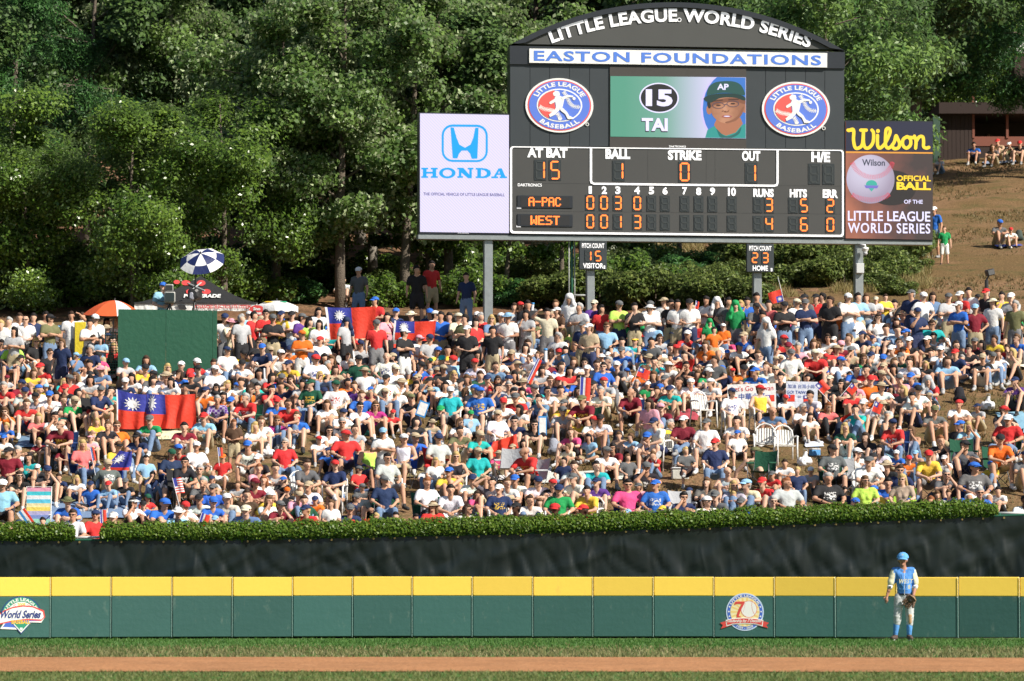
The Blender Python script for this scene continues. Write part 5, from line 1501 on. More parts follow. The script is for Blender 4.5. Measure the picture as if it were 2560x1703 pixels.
def poses():
    D = {}
    D['s'] = base_pose()
    p = base_pose(); D['n'] = hands(p, (.25, .0, 1.12), (.07, -.2, 1.08), (-.02, -.22, 1.08), (-.25, 0, 1.12), (-.08, -.2, 1.05), (0, -.23, 1.05))   # hands clasped
    p = base_pose(); D['a'] = hands(p, (.27, -.07, 1.14), (-.05, -.21, 1.17), (-.14, -.17, 1.2), (-.27, -.07, 1.14), (.05, -.24, 1.2), (.14, -.2, 1.22))
    p = base_pose(); D['S'] = hands(p, (.25, .03, 1.12), (.26, -.06, .88), (.26, -.08, .79), (-.36, -.08, 1.5), (-.17, -.16, 1.68), (-.07, -.17, 1.69))
    p = base_pose(); D['i'] = hands(p, (.33, .06, 1.17), (.17, -.03, 1.0), (.10, -.08, .98), (-.33, .06, 1.17), (-.17, -.03, 1.0), (-.10, -.08, .98))
    p['kneL'] += V3(.03, -.05, 0); p['ankL'] += V3(.05, -.06, 0); p['toeL'] += V3(.05, -.06, 0)
    p = base_pose(); D['f'] = hands(p, (.25, -.09, 1.16), (.03, -.2, 1.14), (-.06, -.21, 1.14), (-.2, -.15, 1.19), (-.06, -.18, 1.42), (-.02, -.14, 1.50))
    p = seat_pose(.13, .42); legs(p, (.17, -.50, .42), (.16, -.68, -.05), (.18, -.84, -.13), (-.15, -.48, .43), (-.13, -.68, -.06), (-.15, -.84, -.13))
    D['g'] = hands(p, (.26, -.33, .38), (.06, -.56, .36), (-.03, -.58, .36), (-.26, -.33, .38), (-.07, -.55, .38), (.02, -.59, .39))
    p = seat_pose(.13, .38); legs(p, (.2, -.46, .42), (.14, -.70, -.06), (.14, -.86, -.13), (-.12, -.44, .44), (-.16, -.70, -.06), (-.17, -.86, -.13))
    D['h'] = hands(p, (.24, -.36, .42), (.08, -.36, .63), (.05, -.33, .70), (-.26, -.34, .40), (-.12, -.48, .46), (-.04, -.50, .48))
    p = seat_pose(.13, .30); legs(p, (.18, -.48, .42), (.17, -.70, -.06), (.19, -.86, -.13), (-.18, -.46, .42), (-.14, -.70, -.06), (-.15, -.86, -.13))
    D['H'] = hands(p, (.25, -.30, .42), (.12, -.48, .44), (.05, -.5, .46), (-.33, -.36, .72), (-.15, -.33, .84), (-.06, -.32, .86))
    p = seat_pose(.13, .22); legs(p, (.36, -.28, .16), (-.06, -.44, .03), (-.16, -.47, .03), (-.36, -.28, .16), (.08, -.50, .0), (.18, -.54, .0))
    D['x'] = hands(p, (.27, -.14, .40), (.14, -.36, .24), (.06, -.42, .22), (-.27, -.14, .40), (-.14, -.36, .25), (-.06, -.42, .23))
    p = seat_pose(.13, -.42); legs(p, (.17, -.46, .34), (.15, -.78, -.10), (.17, -.92, -.12), (-.14, -.42, .36), (-.12, -.72, -.08), (-.14, -.88, -.12))
    D['b'] = hands(p, (.34, .34, .28), (.36, .40, .07), (.38, .33, .05), (-.34, .34, .28), (-.36, .40, .07), (-.38, .33, .05))
    p = seat_pose(.46, -.10); legs(p, (.17, -.44, .48), (.16, -.50, .02), (.18, -.66, -.05), (-.17, -.44, .48), (-.18, -.52, .02), (-.2, -.68, -.05))
    D['c'] = hands(p, (.28, -.02, .68), (.14, -.28, .58), (.08, -.35, .55), (-.28, -.02, .68), (-.16, -.28, .58), (-.1, -.36, .56))
    p = seat_pose(.46, -.02); legs(p, (.14, -.46, .48), (.16, -.52, .02), (.18, -.68, -.05), (-.08, -.42, .54), (.14, -.62, .36), (.2, -.74, .3))
    D['q'] = hands(p, (.26, -.12, .68), (.04, -.32, .62), (-.04, -.36, .62), (-.27, -.12, .68), (-.06, -.34, .60), (.02, -.38, .6))
    p = seat_pose(.46, .50); legs(p, (.20, -.46, .48), (.18, -.50, .02), (.2, -.66, -.05), (-.20, -.46, .48), (-.18, -.52, .02), (-.2, -.68, -.05))
    D['l'] = hands(p, (.24, -.40, .62), (.06, -.54, .56), (0, -.58, .52), (-.24, -.40, .62), (-.06, -.55, .57), (0, -.59, .54))
    return D
POSES = poses()
SEATED = set('ghHxbcql')
def head_frame(p, yaw, tilt):
    M = Matrix.Translation(p['hed']) @ Matrix.Rotation(yaw, 4, 'Z') @ Matrix.Rotation(tilt, 4, 'X') @ Matrix.Scale(p.get('hs', 1.0), 4)
    return M
def build_template(code, yaw, tilt, lean=0.0, fem=False, lo=False):
    p = POSES[code]; HF = head_frame(p, yaw, tilt)
    sw = 0.9 if fem else 1.0
    mb = MB()
    C = lambda a, b, ra, rb, flat=1.0: cap_mesh(mb, p[a] if isinstance(a, str) else a, p[b] if isinstance(b, str) else b, ra, rb, flat)
    C('pel', 'che', .125, .135*sw, .75)
    C(p['che']+V3(.045, 0, -.02), p['shL']+V3(-.05, 0, -.03), .10, .07); C(p['che']+V3(-.045, 0, -.02), p['shR']+V3(.05, 0, -.03), .10, .07)
    C(p['shL']+V3(-.03, 0, 0), p['shR']+V3(.03, 0, 0), .062, .062)
    C('che', 'nek', .09, .056)
    C(p['nek']+V3(0, 0, -.02), p['hed']+V3(0, .01, -.03), .062, .055)
    for s_ in 'LR':
        C('sh'+s_, 'el'+s_, .060*sw, .046*sw); C('el'+s_, 'wr'+s_, .047*sw, .032)
        w, f_ = p['wr'+s_], p['fi'+s_]
        C(w, w.lerp(f_, .62), .027, .033)
        C('hip'+s_, 'kne'+s_, .086, .057); C('kne'+s_, 'ank'+s_, .058, .040)
        cap_mesh(mb, p['kne'+s_].lerp(p['ank'+s_], .28)+V3(0, .015, 0), p['kne'+s_].lerp(p['ank'+s_], .5), .062, .052)
    # head: skull, face, jaw, nose, ears
    def Hc(a, b, ra, rb, flat=1.0): cap_mesh(mb, HF @ V3(*a), HF @ V3(*b), ra, rb, flat)
    Hc((0, .02, .035), (0, -.0, .02), .088, .08); Hc((0, -.02, .0), (0, -.045, -.06), .072, .042); Hc((0, -.085, .02), (0, -.105, -.012), .012, .017)
    for s_ in (-1, 1): Hc((s_*.082, .012, .02), (s_*.080, .012, -.02), .018, .014)
    Hc((0, -.075, -.075), (0, -.078, -.078), .022, .022)
    body = remesh(mb, 0.03 if lo else 0.019, 2 if lo else 3, .085 if lo else None)
    if not lo:
        bm_v = [tuple(v.co) for v in body.vertices]; bm_f = [tuple(f.vertices) for f in body.polygons]; ex = MB(); ex.add(bm_v, bm_f, 0)
        # fingers of unequal length, a little bent, and a thumb from the side of the palm
        for s_, sg in (('L', 1), ('R', -1)):
            w, f_ = p['wr'+s_], p['fi'+s_]; d = (f_-w).normalized(); side = d.cross(Vector((0, -1, 0.2))).normalized(); nrm = side.cross(d).normalized()
            for i, (o_, ln) in enumerate(((-.026, .065), (-.009, .078), (.009, .073), (.025, .056))):
                b0 = w+d*.075+side*o_; b1 = b0+d*ln*.55-nrm*0.006; b2 = b0+d*ln-nrm*.022
                ex.tube([b0, b1, b2], .0085, 5, 0, .006)
            b0 = w+d*.03+side*(-.03*sg); ex.tube([b0, b0+side*(-.025*sg)+d*.025, b0+side*(-.03*sg)+d*.055], .011, 5, 0, .007)
        me = mesh('body', ex.v, ex.f, True)
        n0 = len(me.polygons)
        ey = MB()
        ey.add([tuple(v.co) for v in me.vertices], [tuple(f.vertices) for f in me.polygons], 0)
        for sg in (-1, 1):
            c_ = HF @ V3(sg*.031, -.079, .022); ey.ball(tuple(c_), .0085, 8, 5, 1, (1.2, 1, .6))
            c_ = HF @ V3(sg*.031, -.083, .041); ey.ball(tuple(c_), .008, 7, 4, 1, (1.6, .5, .22))
        c_ = HF @ V3(0, -.086, -.043); ey.ball(tuple(c_), .012, 8, 4, 2, (1.9, .7, .5))
        bpy.data.meshes.remove(me)
        me = mesh('body', ey.v, ey.f, True); me.materials.append(SKIN); me.materials.append(DARKF); me.materials.append(LIPM)
        me.polygons.foreach_set('material_index', ey.mi); bpy.data.meshes.remove(body); body = me
    T = {'body': body}
    # shirt
    def shirt(tank=False, long_=False):
        mb = MB()
        def C(a, b, ra, rb, flat=1.0): cap_mesh(mb, p[a] if isinstance(a, str) else a, p[b] if isinstance(b, str) else b, ra, rb, flat)
        C(p['pel']+V3(0, 0, -.02), 'che', .152, .152*sw, .78)
        C(p['che']+V3(.05, 0, -.02), p['shL']+V3(-.05, 0, -.03), .115, .082); C(p['che']+V3(-.05, 0, -.02), p['shR']+V3(.05, 0, -.03), .115, .082)
        if not tank: C(p['shL']+V3(-.03, 0, -.0), p['shR']+V3(.03, 0, -.0), .076, .076)
        if fem: C(p['che']+V3(.06, -.07, -.03), p['che']+V3(.06, -.08, -.05), .06, .06); C(p['che']+V3(-.06, -.07, -.03), p['che']+V3(-.06, -.08, -.05), .06, .06)
        if not tank:
            for s_ in 'LR':
                e = p['el'+s_] if long_ else p['sh'+s_].lerp(p['el'+s_], .66)
                C('sh'+s_, e, .070, .066 if not long_ else .056)
                if long_: C(e, p['el'+s_].lerp(p['wr'+s_], .92), .056, .046)
        me = remesh(mb, 0.034 if lo else 0.022, 2, .11 if lo else None)
        if not lo:
            dsp = np.array([tuple(v.co) for v in me.vertices]); nn = np.array([tuple(v.normal) for v in me.vertices])
            wob = np.array([noise.noise(Vector((a*9, b_*9, c*6+3))) for a, b_, c in dsp])*0.011 + np.array([noise.noise(Vector((a*22, b_*22, c*14))) for a, b_, c in dsp])*0.005
            me.vertices.foreach_set('co', (dsp+nn*wob[:, None]).astype(np.float32).ravel()); me.update()
            # chest area, where prints sit
            cc = p['che']; ax = (p['nek']-p['pel']).normalized(); rel = dsp-np.array(cc); al = rel@np.array(ax)
            m_ = ((np.abs(rel[:, 0]) < .115) & (al > -.12) & (al < .03) & (nn[:, 1] < -.1)).astype(np.float32)
            a_ = me.attributes.new('chest', 'FLOAT', 'POINT'); a_.data.foreach_set('value', m_)
            me.materials.append(CLOTH)
        return me
    T['shirt'] = shirt(); T['tank'] = shirt(True) if not lo else T['shirt']; T['long'] = shirt(False, True) if not lo else T['shirt']
    def trousers(fr):
        mb = MB()
        cap_mesh(mb, p['pel']+V3(0, .0, -.05), p['pel']+V3(0, 0, .03), .148, .142, .82)
        for s_ in 'LR':
            h_, k_, a_ = p['hip'+s_], p['kne'+s_], p['ank'+s_]
            if fr <= 1: cap_mesh(mb, h_, h_.lerp(k_, fr), .105, .088)
            else: cap_mesh(mb, h_, k_, .103, .074); cap_mesh(mb, k_, k_.lerp(a_, fr-1), .074, .058)
        me = remesh(mb, 0.036 if lo else 0.025, 2, .11 if lo else None)
        if not lo:
            dsp = np.array([tuple(v.co) for v in me.vertices]); nn = np.array([tuple(v.normal) for v in me.vertices])
            wob = np.array([noise.noise(Vector((a*11, b_*11, c*9+3))) for a, b_, c in dsp])*0.010
            me.vertices.foreach_set('co', (dsp+nn*wob[:, None]).astype(np.float32).ravel()); me.update(); me.materials.append(CLOTH)
        return me
    T['shorts'] = trousers(.86); T['trousers'] = trousers(1.9) if not lo else trousers(1.8)
    for s_ in 'LR':
        mb = MB()
        a_, t_ = p['ank'+s_], p['toe'+s_]
        cap_mesh(mb, a_+V3(0, .02, -.035), t_, .047, .043, 1.0, 8)
        cap_mesh(mb, a_+V3(0, 0, .02), a_+V3(0, 0, -.03), .046, .05, 1.0, 8)
        T['shoe'+s_] = mesh('shoe', mb.v, mb.f, True); T['shoe'+s_].materials.append(CLOTH)
    return T, HF
# head wear and hair, built in the head's own frame
def dome(mb, r, cz, top=1.0, n=14, m=6, cut=0.0, cy=.012, sx=1.0, sy=1.12, mi=0):
    vs = []; fs = []
    for j in range(m+1):
        t = (math.pi/2-cut)*(1-j/m)
        z = math.sin(math.pi/2 - t)
        for k in range(n):
            a = 2*math.pi*k/n; rr = math.sin(t) if j < m else 0.001
            vs.append((r*sx*rr*math.cos(a), cy+r*sy*rr*math.sin(a), cz+r*top*math.cos(t)))
    for j in range(m):
        for k in range(n): fs.append((j*n+k, j*n+(k+1) % n, (j+1)*n+(k+1) % n, (j+1)*n+k))
    mb.add(vs, fs, mi)
def brim(mb, r0, l, cz, w=.075, mi=0, dz=-.022, th=.005, cy=.012):
    vs = []; fs = []; n = 8
    for i in range(n+1):
        u = -1+2*i/n; x = u*w
        y0 = cy-r0*1.12*math.sqrt(max(0, 1-(x/r0/1.02)**2)); y1 = y0-l*math.sqrt(max(0.05, 1-u*u))
        for (y, z) in ((y0, cz+.006-.012*u*u), (y1, cz+dz-.018*u*u)):
            vs += [(x, y, z), (x, y, z-th)]
    for i in range(n):
        a = i*4; b = a+4
        fs += [(a, b, b+2, a+2), (a+1, a+3, b+3, b+1), (a+2, b+2, b+3, a+3), (a, a+1, b+1, b)]
    mb.add(vs, fs, mi)
def head_parts():
    H = {}
    m = MB(); dome(m, .100, .050, .88); brim(m, .100, .072, .056); m.ball((0, .012, .139), .008, 6, 4); H['cap'] = m
    m = MB(); dome(m, .100, .044, .9)
    b = MB(); brim(b, .100, .072, .05); H['back_cap'] = MB().add([(-x, .024-y, z) for x, y, z in m.v+b.v], m.f+[tuple(i+len(m.v) for i in f) for f in b.f])
    m = MB(); dome(m, .100, .052, .80); n = 18; vs = []; fs = []
    for i in range(n):
        a = 2*math.pi*i/n
        for (r, z) in ((.098, .062), (.165, .036+.012*math.cos(2*a)), (.163, .030+.012*math.cos(2*a))): vs.append((r*math.cos(a), .012+r*1.08*math.sin(a), z))
    for i in range(n):
        j = (i+1) % n
        fs += [(i*3, j*3, j*3+1, i*3+1), (i*3+1, j*3+1, j*3+2, i*3+2), (i*3+2, j*3+2, j*3, i*3)]
    m.add(vs, fs); H['sun_hat'] = m
    m = MB(); brim(m, .098, .075, .062)
    for i in range(16):
        a, a2 = 2*math.pi*i/16, 2*math.pi*(i+1)/16
        m.add([(.099*math.cos(a), .012+.111*math.sin(a), .045), (.099*math.cos(a2), .012+.111*math.sin(a2), .045), (.099*math.cos(a2), .012+.111*math.sin(a2), .078), (.099*math.cos(a), .012+.111*math.sin(a), .078)], [(0, 1, 2, 3)])
    H['visor'] = m
    def lump(parts, vox=.012):
        mb = MB()
        for a, b_, ra, rb in parts: cap_mesh(mb, a, b_, ra, rb)
        me = remesh(mb, vox, 2); o = MB().add([tuple(v.co) for v in me.vertices], [tuple(f.vertices) for f in me.polygons]); bpy.data.meshes.remove(me)
        o.v = [tuple(Vector(v)*(1+0.05*noise.noise(Vector(v)*40))) for v in o.v]; return o
    H['short_hair'] = lump([((0, .032, .055), (0, .002, .080), .088, .072), ((0, .055, .03), (0, .06, -.03), .075, .055), ((.06, .02, .05), (.07, .03, .0), .04, .022), ((-.06, .02, .05), (-.07, .03, .0), .04, .022)])
    H['long_hair'] = lump([((0, .032, .055), (0, .0, .082), .091, .075), ((0, .055, .03), (0, .07, -.10), .085, .07), ((.07, .015, .04), (.085, .03, -.12), .035, .035), ((-.07, .015, .04), (-.085, .03, -.12), .035, .035), ((0, .08, -.08), (0, .09, -.17), .06, .04)])
    H['tied_hair'] = lump([((0, .032, .055), (0, .002, .080), .088, .072), ((0, .055, .03), (0, .06, -.02), .075, .055), ((0, .12, .03), (0, .14, -.1), .035, .02)])
    H['fringe_hair'] = lump([((0, .045, .02), (0, .055, -.05), .080, .06), ((.065, .03, .02), (.07, .035, -.02), .03, .022), ((-.065, .03, .02), (-.07, .035, -.02), .03, .022)])
    H['towel'] = lump([((0, .03, .06), (0, -.01, .06), .107, .100), ((.085, .02, .02), (.13, -.02, -.18), .04, .06), ((-.085, .02, .02), (-.13, -.02, -.18), .04, .06), ((0, .08, .0), (0, .10, -.22), .09, .11), ((.11, .05, -.15), (.15, .02, -.34), .06, .07), ((-.11, .05, -.15), (-.15, .02, -.34), .06, .07)], .016)
    m = MB()
    for sg in (-1, 1):
        m.add([(sg*.008, -.099, .034), (sg*.058, -.090, .034), (sg*.054, -.088, .006), (sg*.016, -.098, .004)], [(0, 1, 2, 3)])
        m.add([(sg*.058, -.092, .033), (sg*.086, .0, .028), (sg*.086, .0, .020), (sg*.058, -.092, .023)], [(0, 1, 2, 3)])
    m.box((-.009, -.101, .024), (.009, -.096, .031))
    H['sunglasses'] = m
    return H
HEAD = head_parts()
def lower(m, ratio):
    if len(m.f) < 250: return m
    me = mesh('tmp', m.v, m.f); ob = bpy.data.objects.new('tmp', me); COL.objects.link(ob)
    md = ob.modifiers.new('d', 'DECIMATE'); md.ratio = ratio
    out = bpy.data.meshes.new_from_object(ob.evaluated_get(bpy.context.evaluated_depsgraph_get()))
    o = MB().add([tuple(v.co) for v in out.vertices], [tuple(f.vertices) for f in out.polygons])
    bpy.data.objects.remove(ob); bpy.data.meshes.remove(me); bpy.data.meshes.remove(out)
    return o
HEAD_LO = {k: lower(m, .12) for k, m in HEAD.items()}
_tpl = {}
def template(code, yv, fem=False, lo=False):
    key = (code, yv, fem, lo)
    if key not in _tpl:
        yaw = (-0.55, -.1, 0.5)[yv]; tilt = (-0.05, 0.12, 0.0)[yv]
        T, HF = build_template(code, yaw, tilt, 0, fem, lo)
        hp = {}
        for k, m in (HEAD if not lo else HEAD_LO).items():
            me = mesh(k, [HF @ Vector(v) for v in m.v], m.f, k != 'sunglasses')
            me.materials.append(GLASSM if k == 'sunglasses' else HAIRM if 'hair' in k else CLOTH)
            hp[k] = me
        T.update(hp)
        _tpl[key] = T
    return _tpl[key]
HEAD_H = {k: (v['hed'].z) for k, v in POSES.items()}
COLORS = {  # code: (name, rgb)
    'w': ('white', (.82, .82, .81)), 'r': ('red', (.60, .035, .035)), 'm': ('maroon', (.20, .015, .03)), 'b': ('blue', (.03, .14, .55)), 'n': ('navy', (.02, .035, .10)),
    'k': ('black', (.022, .022, .025)), 'g': ('dark grey', (.12, .125, .13)), 'a': ('light grey', (.45, .46, .48)), 'G': ('green', (.02, .30, .09)), 'D': ('dark green', (.015, .085, .05)),
    'y': ('yellow', (.78, .55, .06)), 'o': ('orange', (.78, .17, .02)), 'p': ('pink', (.75, .35, .42)), 'h': ('bright pink', (.72, .08, .22)), 't': ('turquoise', (.02, .42, .42)),
    'c': ('light blue', (.28, .50, .72)), 'P': ('purple', (.11, .04, .25)), 'B': ('brown', (.09, .05, .03)), 'L': ('lime green', (.45, .72, .12)), 'e': ('cream', (.70, .64, .48)),
    'T': ('tan', (.45, .36, .24)), 'd': ('denim blue', (.13, .22, .38)), 'M': ('magenta', (.42, .03, .22)), 'O': ('olive', (.15, .15, .07)), 'C': ('coral', (.75, .16, .16)), 's': ('bare', (.5, .3, .2))}
HAIRC = {'k': ('black', (.015, .012, .012)), 'B': ('dark brown', (.05, .028, .018)), 'T': ('brown', (.13, .07, .035)), 'y': ('blonde', (.50, .36, .15)), 'g': ('grey', (.38, .37, .36)), 'C': ('reddish', (.25, .09, .035)), 'b': ('dark', (.03, .02, .02))}
SKINS = [(.62, .37, .26), (.56, .32, .21), (.64, .40, .29), (.50, .27, .175), (.60, .35, .24)]
YAWV = {}

